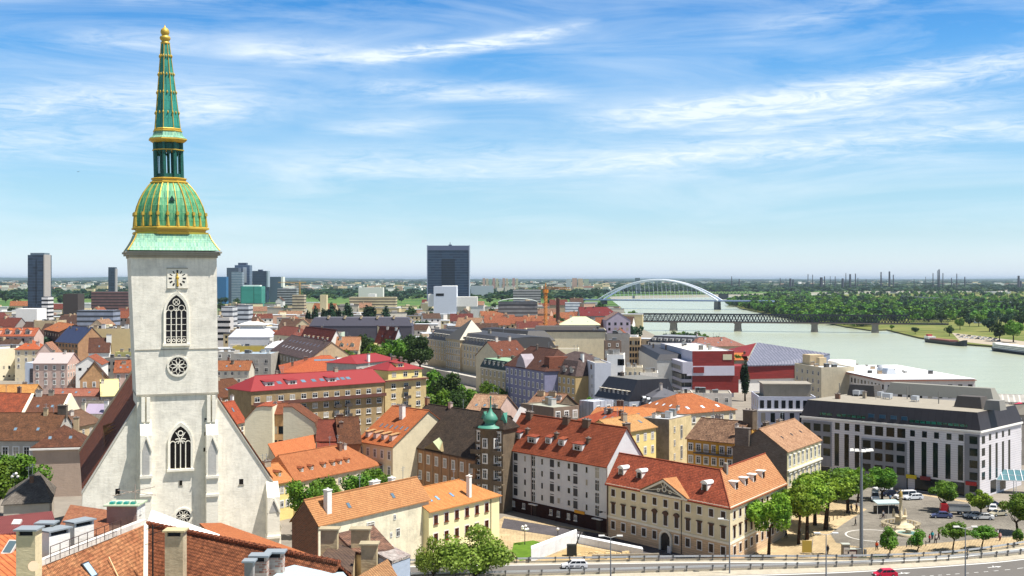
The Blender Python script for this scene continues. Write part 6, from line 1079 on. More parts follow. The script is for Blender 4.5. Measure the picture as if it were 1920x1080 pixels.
def proto(kind):
    if kind in TREES: return TREES[kind]
    seed, H, rx, rz_, n, s, lf, tr = {'plane_a': (1, 12, 4.2, 4.2, 5200, .27, LF1, .27), 'plane_b': (2, 12, 4.4, 4.0, 5200, .27, LF1, .27), 'plane_c': (3, 11, 3.6, 3.8, 4400, .26, LF2, .25), 'round': (4, 7.5, 3.1, 2.9, 5200, .2, LF2, .2), 'round_b': (14, 7.5, 3.0, 2.8, 5000, .2, LF1, .2),
        'park': (5, 16, 6, 6.5, 3600, .5, LF3, .4), 'park_b': (6, 15, 6.5, 6, 3600, .5, LF2, .4), 'weeping': (7, 6, 2.0, 2.6, 3000, .17, LF2, .12), 'street': (8, 7, 2.5, 2.3, 3200, .19, LF2, .12), 'olive': (9, 13, 7.5, 6, 7000, .3, LFO, .35), 'poplar': (10, 24, 2.6, 11.5, 2600, .55, LFC, .4), 'poplar_b': (11, 24, 3.2, 11.5, 2600, .55, LFD, .4), 'far': (12, 15, 7, 6.5, 900, .95, LFD, .4), 'far_b': (13, 14, 7.5, 6, 900, .95, LF3, .4)}[kind]
    th = max(.8, H - 2 * rz_ + (.4 if H < 8 else rz_ * .35)); V = crown_geo(seed, rx, rx, rz_, n, s, 15 if 'poplar' not in kind else 22); V[:, 2] += H - rz_
    if kind == 'weeping': V[:, 2] -= np.clip(np.hypot(V[:, 0], V[:, 1]) - 1, 0, 9) * .9
    TREES[kind] = (np_mesh('crown', V, lf), trunk_mesh(seed, th, tr, rx, rz_), H); return TREES[kind]
def tree(kind, px, py, zb, label, group=None, s=1.0, top=None, D=None, sx=1.0, name='tree', cat='tree', rp=None):
    c_, tk, H = proto(kind); p = P(px, py, zb) if D is None else Vector(((px - PX) / F * D, D, zb))
    if top is not None: s = (HC - (top - HY) / F * p.y - zb) / H
    if rp: sx = rp / F * p.y / (RXS[kind] * s)
    rt = empty(name, p, random.random() * 6.28); rt.scale = (s * sx, s * sx, s); tag(rt, label, cat, group); obj('trunk', tk, rt); obj('crown', c_, rt); return rt
random.seed(5)
GS = 'plane trees in front of the palace'
for i, (k, x, y, tp, lb, rp) in enumerate((('plane_a', 1441, 1044, 915, 'nearest leafy plane tree at the palace corner, trunk by the guard rail', 44), ('plane_b', 1497, 1020, 905, 'plane tree second from the guard rail along the palace side', 42), ('plane_a', 1513, 1012, 890, 'tall light green plane tree third along the palace side, its trunk leaning', 50), ('plane_b', 1548, 993, 880, 'broad plane tree with forked dark trunk and wide shadow on the paving', 66), ('plane_c', 1528, 985, 885, 'plane tree close behind the forked one, touching the cream townhouse', 46), ('plane_c', 1590, 962, 872, 'darker plane tree furthest into the square left of the tall mast', 44))):
    tree(k, x, y, 0, lb, GS, top=tp, rp=rp)
for k, x, y, tp, lb in (('round', 1654, 938, 874, 'round clipped tree right of the tall mast in front of the hotel'), ('round_b', 1608, 942, 872, 'darker round tree just left of the tall mast near the hotel wall'), ('round', 1771, 958, 900, 'big round tree shading the parked red and white truck'), ('round_b', 1838, 972, 915, 'smaller round tree before the hotel entrance canopy'), ('round', 1908, 1000, 922, 'large tree cut off by the right edge of the square'), ('plane_c', 1580, 935, 868, 'dark tree hidden in shade beside the hotel left corner')):
    tree(k, x, y, 0, lb, 'round trees in front of the hotel', top=tp, rp={1654: 32, 1608: 30, 1771: 33, 1838: 26, 1908: 36, 1580: 30}[x])
for k, x, y, tp, lb in (('weeping', 1668, 1043, 988, 'drooping young tree right of the orange-shirted walker'), ('weeping', 1720, 1034, 992, 'smaller drooping tree below the plague column'), ('street', 1786, 1034, 976, 'bushy street tree beside the group of people'), ('street', 1840, 1030, 984, 'bushy street tree right of the double-headed lamp'), ('weeping', 1908, 1022, 990, 'thin tree at the right edge above the guard rail')):
    tree(k, x, y, 0, lb, 'small trees along the highway', top=tp, rp={1668: 21, 1720: 20, 1786: 29, 1840: 28, 1908: 13}[x])
tree('olive', 890, 1105, 0, 'wispy olive-green tree rising over the highway, bottom centre', None, top=983, rp=88); tree('olive', 812, 1100, 0, 'thin leafy tree between ruinous chimneys and yellow house', None, top=1002, rp=36)
for x, D, tp, s_, lb in ((572, 246, 888, 1.0, 'dark garden tree left of the row behind the firewall house'), (618, 252, 885, 1.0, 'garden tree behind the brick-gabled house, second from left'), (668, 258, 876, 1.1, 'garden tree behind the white chimney pair'), (712, 264, 868, 1.0, 'garden tree at the right end beneath the brown palace')): tree('plane_c', x, 0, 0, lb, 'garden trees behind the plain long house', D=D, top=tp, rp=40)
for i, (x, D, tp, k) in enumerate(((655, 640, 652, 'park_b'), (682, 650, 628, 'park'), (705, 640, 640, 'park_b'), (728, 655, 636, 'park'), (748, 645, 632, 'park_b'), (768, 650, 628, 'park'), (788, 640, 630, 'park'), (640, 660, 655, 'park'))): tree(k, x, 0, 0, 'dark park tree, number %d from the left, between red roofs and grand hotel' % (i + 1), 'dark trees of the old-town park', D=D, top=tp)
for i, (x, D, tp, k) in enumerate(((815, 450, 690, 'park_b'), (845, 430, 700, 'park'), (870, 440, 718, 'park_b'), (822, 400, 725, 'park_b'), (850, 400, 735, 'park'))): tree(k, x, 0, 0, 'leafy tree %d in the clump between red-roofed block and grand hotel' % (i + 1), 'trees of the promenade end', D=D, top=tp)
for x, D, tp, lb in ((20, 262, 832, 'dark tree at the left edge before the long brown-roofed house'), (52, 268, 850, 'smaller tree against the blank beige-grey wing wall'), (-5, 250, 850, 'tree cut by the left picture edge')): tree('plane_c', x, 0, 0, lb, 'trees at the left edge', D=D, top=tp, sx=1.1)
for i, (x, D, tp) in enumerate(((915, 500, 712), (935, 495, 722), (1045, 470, 735), (1075, 465, 730), (1092, 462, 738), (1110, 440, 742), (1205, 420, 742), (1225, 415, 745))): tree('park_b', x, 0, 0, 'promenade tree, %s from the left in front of the row houses' % ['first', 'second', 'third', 'fourth', 'fifth', 'sixth', 'seventh', 'eighth'][i], 'promenade trees', D=D, top=tp, sx=.9)
tree('poplar', 1397, 0, 0, 'slim dark poplar beside the red riverside wing', None, D=520, top=668, sx=1.1, cat='poplar'); tree('park_b', 1373, 0, 0, 'round tree between gallery end wall and red wing', None, D=590, top=655, sx=.7)
tree('park_b', 1186, 0, 0, 'big rounded tree at the left end of the truss bridge', None, D=1450, top=581, sx=1.1); tree('park_b', 1196, 0, 0, 'tree half under the left end of the truss bridge', None, D=1430, top=588)
for i in range(9): tree(['far', 'far_b', 'park_b'][i % 3], 1252 + i * 13.5, 0, 0, 'riverside tree, number %d from the left before the water under the truss bridge' % (i + 1), 'riverside trees above the terracotta villa', D=985 - i * 8, top=616 + abs(i - 3) * 2 + i * .9, sx=1.1)
for i, x in enumerate((578, 590, 607, 620, 634, 652, 692, 723)): tree(['poplar', 'poplar_b'][i % 2], x, 0, 0, 'dark poplar, %s from the left behind the slate-grey range' % ['first', 'second', 'third', 'fourth', 'fifth', 'sixth', 'seventh', 'eighth'][i], 'row of dark poplars', D=1040 + 10 * (i % 3), top=[574, 572, 570, 566, 570, 566, 563, 572][i], sx=[1, 1, .9, 1.3, .9, 1.3, 1.8, 1.2][i], cat='poplar')
rb = [(1500, 1.0, 600), (1520, 1.1, 602), (1560, 1, 604), (1590, .9, 603), (1612, .9, 607), (1672, .45, 619), (1716, .6, 626), (1780, .8, 630), (1800, 1, 618), (1818, .9, 612), (1765, 1.2, 606), (1835, 1.2, 612), (1855, 1.3, 622), (1874, 1.4, 640), (1900, 1.5, 642), (1885, 1.3, 612), (1915, 1.4, 615), (1742, 1.1, 604), (1720, 1, 600), (1690, 1, 600), (1660, 1, 600)]
for i, (x, s_, y) in enumerate(rb): tree(['far', 'far_b', 'park_b'][i % 3], x, y, -6.5, 'broad tree on the right river bank, number %d of the front row' % (i + 1), 'trees on the right river bank', s=s_ * .95)
for i in range(5): tree('poplar', 1878 + i * 10, 592, -6.5, 'dark columnar poplar on the far right bank, number %d from the left' % (i + 1), 'poplars on the right bank', s=.95, cat='poplar')
def scatter(name, n, gen, geos, mats, kind='stuff'):
    """one object made of many clumps: far woods nobody could count"""
    V = []; MI = []; rs = np.random.RandomState(7)
    for i in range(n):
        x, y, z, s, sz = gen(rs); g = geos[rs.randint(len(geos))]; a = rs.rand() * 6.28; ca, sa = math.cos(a), math.sin(a); Rm = np.array([[ca, -sa, 0], [sa, ca, 0], [0, 0, 1]]); W3 = g @ Rm.T * np.array([s, s, sz]) + np.array([x, y, z]); V.append(W3); MI.append(np.full(len(g) // 4, rs.randint(len(mats))))
    o = obj(name, np_mesh(name, np.concatenate(V), None, mats=mats, mi=np.concatenate(MI))); o['kind'] = kind; return o
G1 = [crown_geo(20 + i, 1, 1, 1, 130, .23, 5) for i in range(4)]; G2 = [crown_geo(30 + i, 1, 1, .8, 34, .42, 3) for i in range(4)]
def g_forest(rs):
    while True:
        py = rs.uniform(544, 604) if rs.rand() < .6 else rs.uniform(566, 613); px = rs.uniform(1360, 2050) if rs.rand() < .7 else 1366 + max(0, py - 572) * 4.4 + rs.exponential(50); lim = 1378 + max(0, (py - 574)) * 4.6 if py > 574 else 1366 + (570 - min(570, py)) * 5
        if px < lim: continue
        if py > 602: lim = 1503 + (py - 601) * 8
        if px < lim or (py > 604 and px > 1640) or (py > 596 and px > 1640 and rs.rand() < .5): continue
        p = P(px, py, -6.5); h = rs.uniform(7, 11); return p.x, p.y, -6.5 + h * .85, h * rs.uniform(.8, 1.25), h
scatter('riverside_forest', 2500, g_forest, G1, [LF2, LF3, LFD, leaf_mat('4a7a2c', '6a9838')])
def g_plain(rs):
    t_ = rs.rand() ** .6; py = 524.3 + (1 - t_) * 24 if rs.rand() < .55 else rs.uniform(528, 562); px = rs.uniform(-80, 2000)
    if 1140 < px < 1420 and py > 548: py -= 14
    if px > 1360 and py > 548: py = rs.uniform(525, 548)
    p = P(px, py, 0); k = max(1, p.y / 3800); h = rs.uniform(7, 12) * (1 + .15 * (k - 1)); return p.x, p.y, h * .7, h * rs.uniform(1.5, 3.0) * k ** .8, h
WD1 = leaf_mat('1f3a2a', '2f5038', 'far_woodland'); scatter('far_woods', 5600, g_plain, G2, [WD1, LFD, LF3])
# low hills on the left horizon
m = MB(); rs = random.Random(3); pts = []
for i in range(61): x = -16000 + i * 500; pts.append((x, 26000 + 600 * math.sin(i), 40 + 45 * math.exp(-((x + 9500) / 4200) ** 2) * (1 + .3 * math.sin(i * .9)) + 10 * math.sin(i * .37)))
for i in range(60): a, b_ = pts[i], pts[i + 1]; m.quad((a[0], a[1] - 2600, 0), (b_[0], b_[1] - 2600, 0), b_, a); m.quad(a, b_, (b_[0], b_[1] + 3000, 0), (a[0], a[1] + 3000, 0))
tag(obj('hills', m, None, plain('2c4a38', .95, .1, noise=.4, nscale=.002)), None, None, kind='structure')
# ================================================================ FAR CITY
wc = ['d9d0c0', 'efe9dc', 'd8c49a', 'c8b090', 'e4e0da', 'b8b0a4', 'cfa890', 'e8d8b0', 'a8a098']; rcn = [('orange', 'bb683f'), ('red', '8c4236'), ('brown', '705042'), ('salmon', 'bf8a6c'), ('grey', '77757a'), ('white', 'd0d4d8'), ('dark', '3c3c42')]
wn = ['grey-white', 'white', 'sand', 'tan', 'pale', 'grey', 'pink', 'cream', 'dull grey']
FW = {c: plaster(c, .2) for c in wc}; FR = {c: plain(c, .8, name='far_roof') for _, c in rcn}; FT = {c: tile(c, None, var=.3) for _, c in rcn[:4]}
rs = random.Random(11); taken = []; houses = []
def in_land(px, D): return px < 1135 or (D < 1000 and px < 1200) or (D < 1400 and px < 1160)
rows = [700, 750, 800, 850, 900, 955, 1015, 1080, 1150, 1230, 1320, 1420, 1530, 1660, 1800]
for ri, D in enumerate(rows):
    px = -25 + rs.uniform(0, 20)
    while px < 1215:
        w = rs.uniform(10, 24) * (1 + ri * .03); wp = w / D * F; gap = rs.uniform(-.1, .55) * wp
        if in_land(px, D) and not (245 < px < 402): houses.append((px, D + rs.uniform(-25, 25), w, wp))
        px += wp + gap
rs.shuffle(houses); houses.sort(key=lambda h: h[1]); houses = [h for h in houses if not ((D0 := h[1]) < 860 and (410 < h[0] < 800 or 60 < h[0] < 260 or 780 < h[0] < 1235))][:288]
FM = {}
ords = {}
for (px, D, w, wp) in houses:
    ri = rs.random(); dq = rs.randint(8, 14); H = rs.uniform(9, 15) if D < 1500 else rs.uniform(9, 19); flat = rs.random() < (.5 if D < 1200 else .72)
    if 890 < px < 1070 and D < 1400: flat = False
    wi = rs.randrange(9); rc = rs.choice([0, 1, 2, 2, 3]) if not flat else rs.choice([4, 5, 5, 6])
    if 890 < px < 1075 and D < 1500: rc = rs.choice([0, 0, 0, 3, 1])
    if px < 255 and rs.random() < .3 and not flat: rc = rs.choice([0, 1])
    W = rs.uniform(10, 16); name = 'house'; x = (px - PX) / F * D; rot = rs.uniform(-.35, .35) + (1.57 if rs.random() < .18 and not flat else 0)
    reg = 'left of the cathedral tower' if px < 250 else 'between cathedral tower and glass slab' if px < 800 else 'near the glass slab'; band = 'nearer' if D < 1100 else 'middle' if D < 1600 else 'farther'
    n = ords[(reg, band)] = ords.get((reg, band), 0) + 1
    rt = empty(name, (x, D, 0), rot); col = rcn[rc][0]; cid = (wn[wi], col, reg, band)
    k = ords[cid] = ords.get(cid, 0) + 1
    o_nd = ['nearest ', 'second-nearest ', 'third-nearest ', 'fourth-nearest ', 'fifth-nearest ', 'sixth-nearest ', 'seventh-nearest ', 'eighth-nearest ', 'ninth-nearest ', 'tenth-nearest '][min(k - 1, 9)]
    tag(rt, '%s%s house, %s %s roof, %s rows %s' % (o_nd, wn[wi], col, 'flat' if flat else 'pitched', band, reg), 'house', 'houses in the far rows of the city')
    m = MB(); z = H
    if flat: m.box(0, w, 0, W, 0, z)
    else:
        h = W * .42; m.box(0, w, 0, W, 0, z); m.add([(0, 0, z), (0, W, z), (0, W / 2, z + h)], [(0, 2, 1)]); m.add([(w, 0, z), (w, W, z), (w, W / 2, z + h)], [(0, 1, 2)])
    obj('wall', m, rt, FW[wc[wi]]); m = MB()
    if flat: m.box(-.2, w + .2, -.2, W + .2, z + .003, z + .5); 
    else: m.prism([(-.3, -.5, z - .4), (w + .3, -.5, z - .4), (w + .3, W / 2, z + h), (-.3, W / 2, z + h)], (0, 0, .25)); m.prism([(-.3, W + .5, z - .4), (w + .3, W + .5, z - .4), (w + .3, W / 2, z + h), (-.3, W / 2, z + h)], (0, 0, .25))
    obj('roof', m, rt, FT[rcn[rc][1]] if not flat else FR[rcn[rc][1]])
    if flat and rs.random() < .6: m = MB(); m.box(w * .3, w * .55, 3, 7, z + .5, z + 2.6); obj('roof_storey', m, rt, FW[rs.choice(wc)])
    if not flat: m = MB(); m.box(w * .3, w * .3 + 1.4, W * .4, W * .55, z + h * .6, z + h + 1.5); obj('chimney', m, rt, FW[wc[3]])
    if D < 1300:
        nw = int(w / 4.2); me = win_mesh(1.6, 1.9, 'n')
        for r_ in range(2 if D < 1000 else 1):
            for q in range(nw): obj('window', me, rt, loc=(w * (q + .5) / nw, 0, z - 2.2 - r_ * 3.6))
# town nobody could count beyond that
V = []; MI = []; rsn = np.random.RandomState(5)
def boxv(x, y, w, d, h, a):
    c_, s_ = math.cos(a), math.sin(a); X = np.array([[-w / 2, -d / 2], [w / 2, -d / 2], [w / 2, d / 2], [-w / 2, d / 2]]) @ np.array([[c_, s_], [-s_, c_]]) + [x, y]
    b4 = [np.array([*X[i], 0]) for i in range(4)]; t4 = [np.array([*X[i], h]) for i in range(4)]; out = []
    for i in range(4): out += [b4[i], b4[(i + 1) % 4], t4[(i + 1) % 4], t4[i]]
    return np.array(out + t4)
for i in range(2300):
    py = 527 + 22 * rsn.rand() ** 1.3; px = rsn.uniform(-60, 1980)
    if px > 1140 and (py > 539 or rsn.rand() < .45): continue
    p = P(px, py, 0); k = p.y / 3000; w, d, h = rsn.uniform(14, 40) * min(k, 2) ** .6, rsn.uniform(10, 18), rsn.uniform(8, 20) * (1 + .2 * (k > 1.3))
    bv = boxv(p.x, p.y, w, d, h, rsn.uniform(-.5, .5)); c_ = rsn.randint(5); V.append(bv); MI += [c_] * 4 + [rsn.choice([5, 6, 7, c_, 8])]
o = obj('distant_town', np_mesh('distant_town', np.concatenate(V), None, mats=[FW['efe9dc'], FW['d8c49a'], FW['b8b0a4'], FW['e4e0da'], FW['cfa890'], FR['bb683f'], FR['77757a'], FR['d0d4d8'], FR['8c4236']], mi=np.array(MI))); o['kind'] = 'stuff'
fk = ['far', 'far_b']
V_ = random.Random(9)
for i in range(150):
    px = V_.uniform(0, 1190); D = V_.uniform(760, 2700)
    if 250 < px < 405 or not in_land(px, D): continue
    tree(fk[i % 2], px, 0, 0, 'dark street tree at %s, number %d among the far houses' % ('left of the cathedral' if px < 250 else 'right of the cathedral', i), 'trees among the far houses', D=D, s=V_.uniform(.8, 1.25))
# ---- towers and big far buildings
def tower(name, label, x0, x1, ytop, D, dep, mat, cat='tower block', rot=0, parts=(), zb=0, group=None):
    a = PD(x0, ytop, D); w = (x1 - x0) / F * D; rt = empty(name, (a.x, a.y, 0), R(rot)); tag(rt, label, cat, group); m = MB(); m.box(0, w, 0, dep, 0, a.z - zb); obj('wall', m, rt, mat)
    for (nm, fx0, fx1, z0, z1, y0, y1, mt) in parts: m = MB(); m.box(w * fx0, w * fx1, y0, y1, a.z + z0, a.z + z1); obj(nm, m, rt, mt)
    return rt
GB = bands_mat('27364c', '4a5a70', 3.6, .2, False, .2, '35506c', 5.0); GB2 = bands_mat('1e2a3a', '41506a', 3.5, .22, False, .2, '4a6078', 6.0); GB3 = bands_mat('6a7c92', 'c0c8d0', 3.4, .35, False, .3, '8a9cb0', 6)
MF = plain('4c566c', .4)
tower('glass_slab', 'big dark blue glass office slab on the skyline', 802, 879, 461, 1700, 24, GB, parts=[('top_band', -.003, 1.003, -6, .4, -.4, 24.4, plain('66708a', .4)), ('edge_fin', -.02, 0, -92, 1, -.6, 24, plain('8a96ac')), ('edge_fin', 1.0, 1.02, -92, 1, -.6, 24, plain('a8b4c6')), ('dark_core', .34, .66, -66, -18, -.35, -.003, bands_mat('18222f', '2c3a50', 3.6, .2, False, .2)), ('mast', .53, .545, 0, 5, 8, 9, MF), ('roof_unit', .50, .58, .4, 2, 7, 11, MF)])
b_ = tower('white_theatre', 'white stepped theatre-like block in front of the glass slab', 813, 856, 537, 1400, 30, plaster('d4dae4', .05), cat='building', parts=[('roof_storey', .35, 1.0, .02, .8, 4, 26, WHT), ('wing', -.25, 0, -23, -9, 2, 26, WHT), ('wing', 1.0, 1.9, -23, -12, 2, 26, WHT), ('dark_window', .1, .45, -11, -8, -.1, 0, DK)])
tower('office_tower', 'dark glass office tower rising at the far left', 52, 83, 478, 1500, 24, GB2, parts=[('roof_frame', .1, .95, 0, 2.6, 3, 20, plain('70808a')), ('corner_fin', .96, 1.02, -70, .5, -.5, 20, plain('b8b0a8')), ('mid_fin', .5, .53, -60, -6, -.4, 0, plain('1a2230'))])
tower('small_tower', 'slim dark tower on the left skyline near the cathedral', 203, 215, 501, 2600, 14, GB2, parts=[('side_fin', 1.0, 1.12, -60, -3, 1, 14, plain('b0a8a8'))])
tower('twin_tower', 'grey-blue office tower with white strip right of the cathedral', 425, 447, 502, 2600, 26, plain('5a6474', .5)); tower('twin_tower', 'stepped mid-blue glass tower with curved crown right of the cathedral', 440, 468, 497, 2640, 26, bands_mat('4a5c78', '7a8aa4', 3.6, .3, False, .3), parts=[('crown', .2, .75, 0, 5, 4, 20, MF), ('white_strip', .55, .8, -38, -5, -.4, -.003, plain('c8ced6'))])
tower('glass_block', 'pale glazed block standing before the two towers', 434, 454, 510, 2560, 20, GB3); tower('office_block', 'broad dark glass block right of the two towers', 473, 500, 508, 2600, 26, GB, parts=[('side_wall', 1.0, 1.1, -34, 0, 0, 20, plain('a8b4c0')), ('roof_unit', .35, .65, 0, 3, 6, 16, MF)])
tower('office_block', 'small blue-grey block with white end further right', 505, 527, 519, 2650, 20, plain('5e7080', .5), parts=[('side_wall', 1.0, 1.18, -22, 0, 0, 20, WHT)]); tower('blue_block', 'bright blue low block directly right of the cathedral tower', 405, 424, 519, 2500, 20, plain('3f74a6', .5)); tower('teal_block', 'teal glazed low building below the towers', 451, 490, 537, 1900, 30, bands_mat('3f9a8a', '2a6a60', 20, .06, True, .3, '52b0a0', 4), parts=[('roof_storey', .1, .9, 0, 2, 4, 20, WHT)])
BL = plaster('d8c8a0', .2)
for x0, x1, yt, D, dp, m_, lb in ((655, 742, 557, 1550, 20, bands_mat('d8c8a0', '4a4640', 3.6, .4, False, .6, 'c8b890', 5), 'long sand-coloured office range with window bands before the woods'), (548, 570, 553, 1500, 16, bands_mat('c8b898', '5a5248', 3.6, .4), 'tan office wing left of the long sand-coloured range'), (600, 612, 553, 1450, 12, BL, 'pale narrow firewall left of the sand-coloured range'), (962, 1014, 543, 1900, 24, bands_mat('b8b4b4', '4c4c50', 3.8, .45, False, .6, 'a8a4a4', 4), 'grey office range with window grid right of the glass slab'), (672, 718, 539, 2100, 20, plaster('e0dcd4', .1), 'white low hall with curved roof in the middle distance'), (520, 556, 541, 2000, 20, bands_mat('a8a8ac', '404044', 4, .5), 'low grey range with white end beneath the small crane'), (78, 90, 556, 1150, 14, bands_mat('e8e4e0', '1c1c20', 3.8, .45), 'striped black and white tower house on the left'), (118, 146, 551, 1300, 20, plain('4c423c'), 'blackish brown block at left behind the striped house'), (30, 69, 579, 1050, 22, plaster('ece8e0', .1), 'white block with three small square windows at left'), (144, 212, 582, 1080, 20, bands_mat('8c94a4', '3c4048', 4.4, .4, False, .5), 'long blue-grey range of window bands left of the tower'), (171, 240, 547, 1500, 20, bands_mat('7a5a54', '3a2c2c', 3.6, .4), 'long brown-red block with dark bands left of the tower'), (883, 925, 536, 3200, 26, plaster('b8bcc4', .1), 'low pale shed right of the glass slab'), (1060, 1087, 567, 1500, 14, bands_mat('d8dce4', '6a7488', 3.4, .3), 'small white villa-like block by the river before the arch bridge'), (415, 436, 575, 1000, 18, bands_mat('d0d0d0', '50545c', 4, .4), 'white office block right of the tower with grey bands'), (444, 466, 572, 1050, 18, bands_mat('c8ccd0', '484c54', 4, .4), 'second banded block right of the tower'), (690, 704, 551, 1700, 14, WHT, 'tiny white tower right end of the sand-coloured range')):
    tower('office_range', lb, x0, x1, yt, D, dp, m_, cat='building')
rt = tower('arched_depot', 'grey barrel-roofed depot between orange roofs and glass slab', 934, 1008, 566, 1250, 30, bands_mat('8a8684', '55504e', 4, .4), cat='hall'); m = MB(); w = 74 / F * 1250; n = 10
m.add([(w * i / n, y, 28.2 + 3.2 * math.sin(math.pi * i / n) ** .6) for y in (-1, 30) for i in range(n + 1)], [(i, i + 1, n + 2 + i, n + 1 + i) for i in range(n)]); obj('roof', m, rt, plain('c4ccc4'))
b = building('red_villa', 'large red-roofed house with pale gabled annex near the river', (1088, 592), 22, x1=1162, rot=4, W=18, ry=576, iL=0, iR=9, wall=GREYL, rm=tile('9a3434', '802828'), cat='house')
building('gabled_villa', 'lilac-white villa with tan gable in front of the big rounded tree', (1137, 600), 20, x1=1182, rot=6, W=18, roof='gablev', h=6, wall=plaster('b0a8b8', .2), rm=tile('b89488'), cat='villa', wins=[('F', 4, 2, 4, 1.8, 2.2, 'n', 3)])
building('pyramid_hall', 'pale yellow-green pyramid-roofed hall above the long cream wall', (1050, 609), 21, x1=1125, rot=-2, W=22, ry=594, iL=9, iR=9, wall=GREY, rm=plain('c8cca0', .8), cat='hall')
# cranes, chimney stacks
def crane(name, label, px, ybot_z, ytop, D, mat, jib, w=1.6):
    p = PD(px, ytop, D); rt = empty(name, (p.x, p.y, 0), .5); tag(rt, label, 'crane'); m = MB(); h = p.z; s = w / 2
    for x, y in ((-s, -s), (s, -s), (s, s), (-s, s)): m.bar((x, y, 0), (x, y, h), .13 * w)
    k = int(h / (w * 1.3))
    for i in range(k): z = h * i / k; z2 = h * (i + 1) / k; m.bar((-s, -s, z), (s, -s, z2), .08 * w); m.bar((s, -s, z), (s, s, z2), .08 * w); m.bar((s, s, z), (-s, s, z2), .08 * w); m.bar((-s, s, z), (-s, -s, z2), .08 * w)
    obj('mast', m, rt, mat); m = MB(); m.box(-1.6, 1.6, -1.4, 1.4, h, h + 2.4); obj('cab', m, rt, mat); m = MB(); d = Vector(jib)
    for q in (Vector((0, 0, 0)), Vector((0, 0, 1.3))): m.bar(Vector((0, 0, h + 2.8)) + q - d * .3, Vector((0, 0, h + 2.8)) + q + d, .18 * w)
    for i in range(12): m.bar(Vector((0, 0, h + 2.8)) + d * (i / 12), Vector((0, 0, h + 4.1)) + d * ((i + .5) / 12), .09 * w)
    m.bar((0, 0, h + 2.4), (0, 0, h + 7), .2 * w); obj('jib', m, rt, mat)
crane('construction_crane', 'orange tower crane among the orange roofs', 1023, 0, 549, 900, plain('d8862c', .6), (4, -28, 0)); crane('construction_crane', 'small yellow crane with jib to the left in front of the woods', 562, 0, 533, 2300, plain('b89048', .6), (-42, 0, 0), 2.2)
p = PD(1046, 561, 1000); rt = empty('chimney_stack', (p.x, p.y, 0)); tag(rt, 'tall thin brown chimney stack right of the orange crane', 'chimney stack'); m = MB(); m.lathe([(2.0, 0), (1.4, p.z), (1.6, p.z + .3), (1.6, p.z + .9)], 12); obj('shaft', m, rt, brick('7c4030', '5c3026'))
ch = [(1371.8, 518, 1), (1386, 523, 1.6), (1462.8, 521, 1), (1473.7, 522, .8), (1482, 522, 3), (1487, 524, 2), (1515, 514, 1.1), (1523.7, 515, 1), (1540, 520, 4), (1546, 518, 1.5), (1556.7, 518, .8), (1566, 518, 1), (1580, 522, 3), (1586, 512, 1), (1594, 514, 2.6), (1604, 513, 1.4), (1608.6, 521, 1), (1624, 523, .8), (1652, 510, 1.8), (1667.7, 509, 2.4), (1675, 515, 1.4), (1714, 523, .9), (1735.6, 519, .7), (1749.4, 512, 1.2), (1758, 507, .9), (1760.8, 505, 2.0), (1768, 512, 1.2), (1784, 521, 1.2), (1794, 513, 1.2), (1809, 519, 1.5), (1910, 517, 3), (1914.5, 527, 2.4)]
CHM = plain('4c4a54', .8)
for i, (x, y, w) in enumerate(ch):
    D = 5600; p = PD(x, y, D); r = w * .75 / F * D; rt = empty('refinery_chimney', (p.x, p.y, 0)); tag(rt, '%srefinery stack on the right horizon, number %d counted from the left' % ('thick ' if w > 1.9 else 'thin ' if w < 1.1 else '', i + 1), 'chimney stack', 'refinery chimneys on the horizon'); m = MB(); m.lathe([(r * 1.3, 0), (r * .85, p.z)], 10); obj('shaft', m, rt, CHM)
for i, (x0, x1, y) in enumerate(((1596, 1690, 531.2), (1700, 1738, 532.0), (1540, 1560, 531), (1860, 1895, 547), (1500, 1530, 532))): tower('storage_shed', 'long low white shed on the right plain, number %d from the left' % (i + 1), x0, x1, y, [9300, 9000, 9300, 4200, 8800][i], 60, plain('d8d8d4'), cat='shed', group='white sheds below the refinery')
pc = ['e0a890', 'e8c8a0', 'a8c8a8', 'd89888', 'e4d4a8', 'c8d0d4']
for i in range(15): x = 905 + i * 6.2 if i < 11 else 1062 + (i - 11) * 11; tower('tower_block', 'pastel housing block on the horizon, number %d counted from the left' % (i + 1), x, x + (4.6 if i < 11 else 9), 521.5 + (i % 3) * .8, 4700, 14, bands_mat(pc[i % 6], 'a8a098', 4, .35), group='housing blocks on the horizon')
tower('tower_block', 'small grey twin slab above the arch bridge', 1192, 1200, 521, 4200, 20, plain('707c88'))
# ================================================================ BRIDGES, RIVER CRAFT
def frame2(a, b_): d = b_ - a; L = Vector((d.x, d.y, 0)).length; return L, math.atan2(d.y, d.x)
A_ = Vector(((1180 - PX) / F * 1420, 1420, 0)); B_ = Vector(((1706 - PX) / F * 1340, 1340, 0)); L, an = frame2(A_, B_); TB = empty('truss_bridge', A_, an); tag(TB, 'dark steel lattice truss bridge on stone piers across the river', 'bridge'); STL = plain('33343c', .6, name='bridge_steel')
zb_, zt_ = 2.0, 11.8
for yy in (0, 9):
    m = MB(); m.box(0, L, yy - .5, yy + .5, zb_, zb_ + 1.2); m.box(0, L, yy - .5, yy + .5, zt_ - 1.3, zt_); n = 48
    for i in range(n): x0, x1 = L * i / n, L * (i + 1) / n; xm = (x0 + x1) / 2; m.bar((x0, yy, zb_ + 1), (xm, yy, zt_ - .8), .5); m.bar((xm, yy, zt_ - .8), (x1, yy, zb_ + 1), .5); m.bar((x0, yy, zt_ - .8), (xm, yy, zb_ + 1), .3); m.bar((xm, yy, zb_ + 1), (x1, yy, zt_ - .8), .3)
    obj('truss', m, TB, STL)
m = MB(); m.box(0, L, -.8, 9.8, zb_ - .6, zb_ - .01); obj('deck', m, TB, plain('6a6460')); m = MB(); m.box(0, L, -1.6, -.6, zb_ - .2, zb_ + .5); obj('footway', m, TB, plain('8a7a70'))
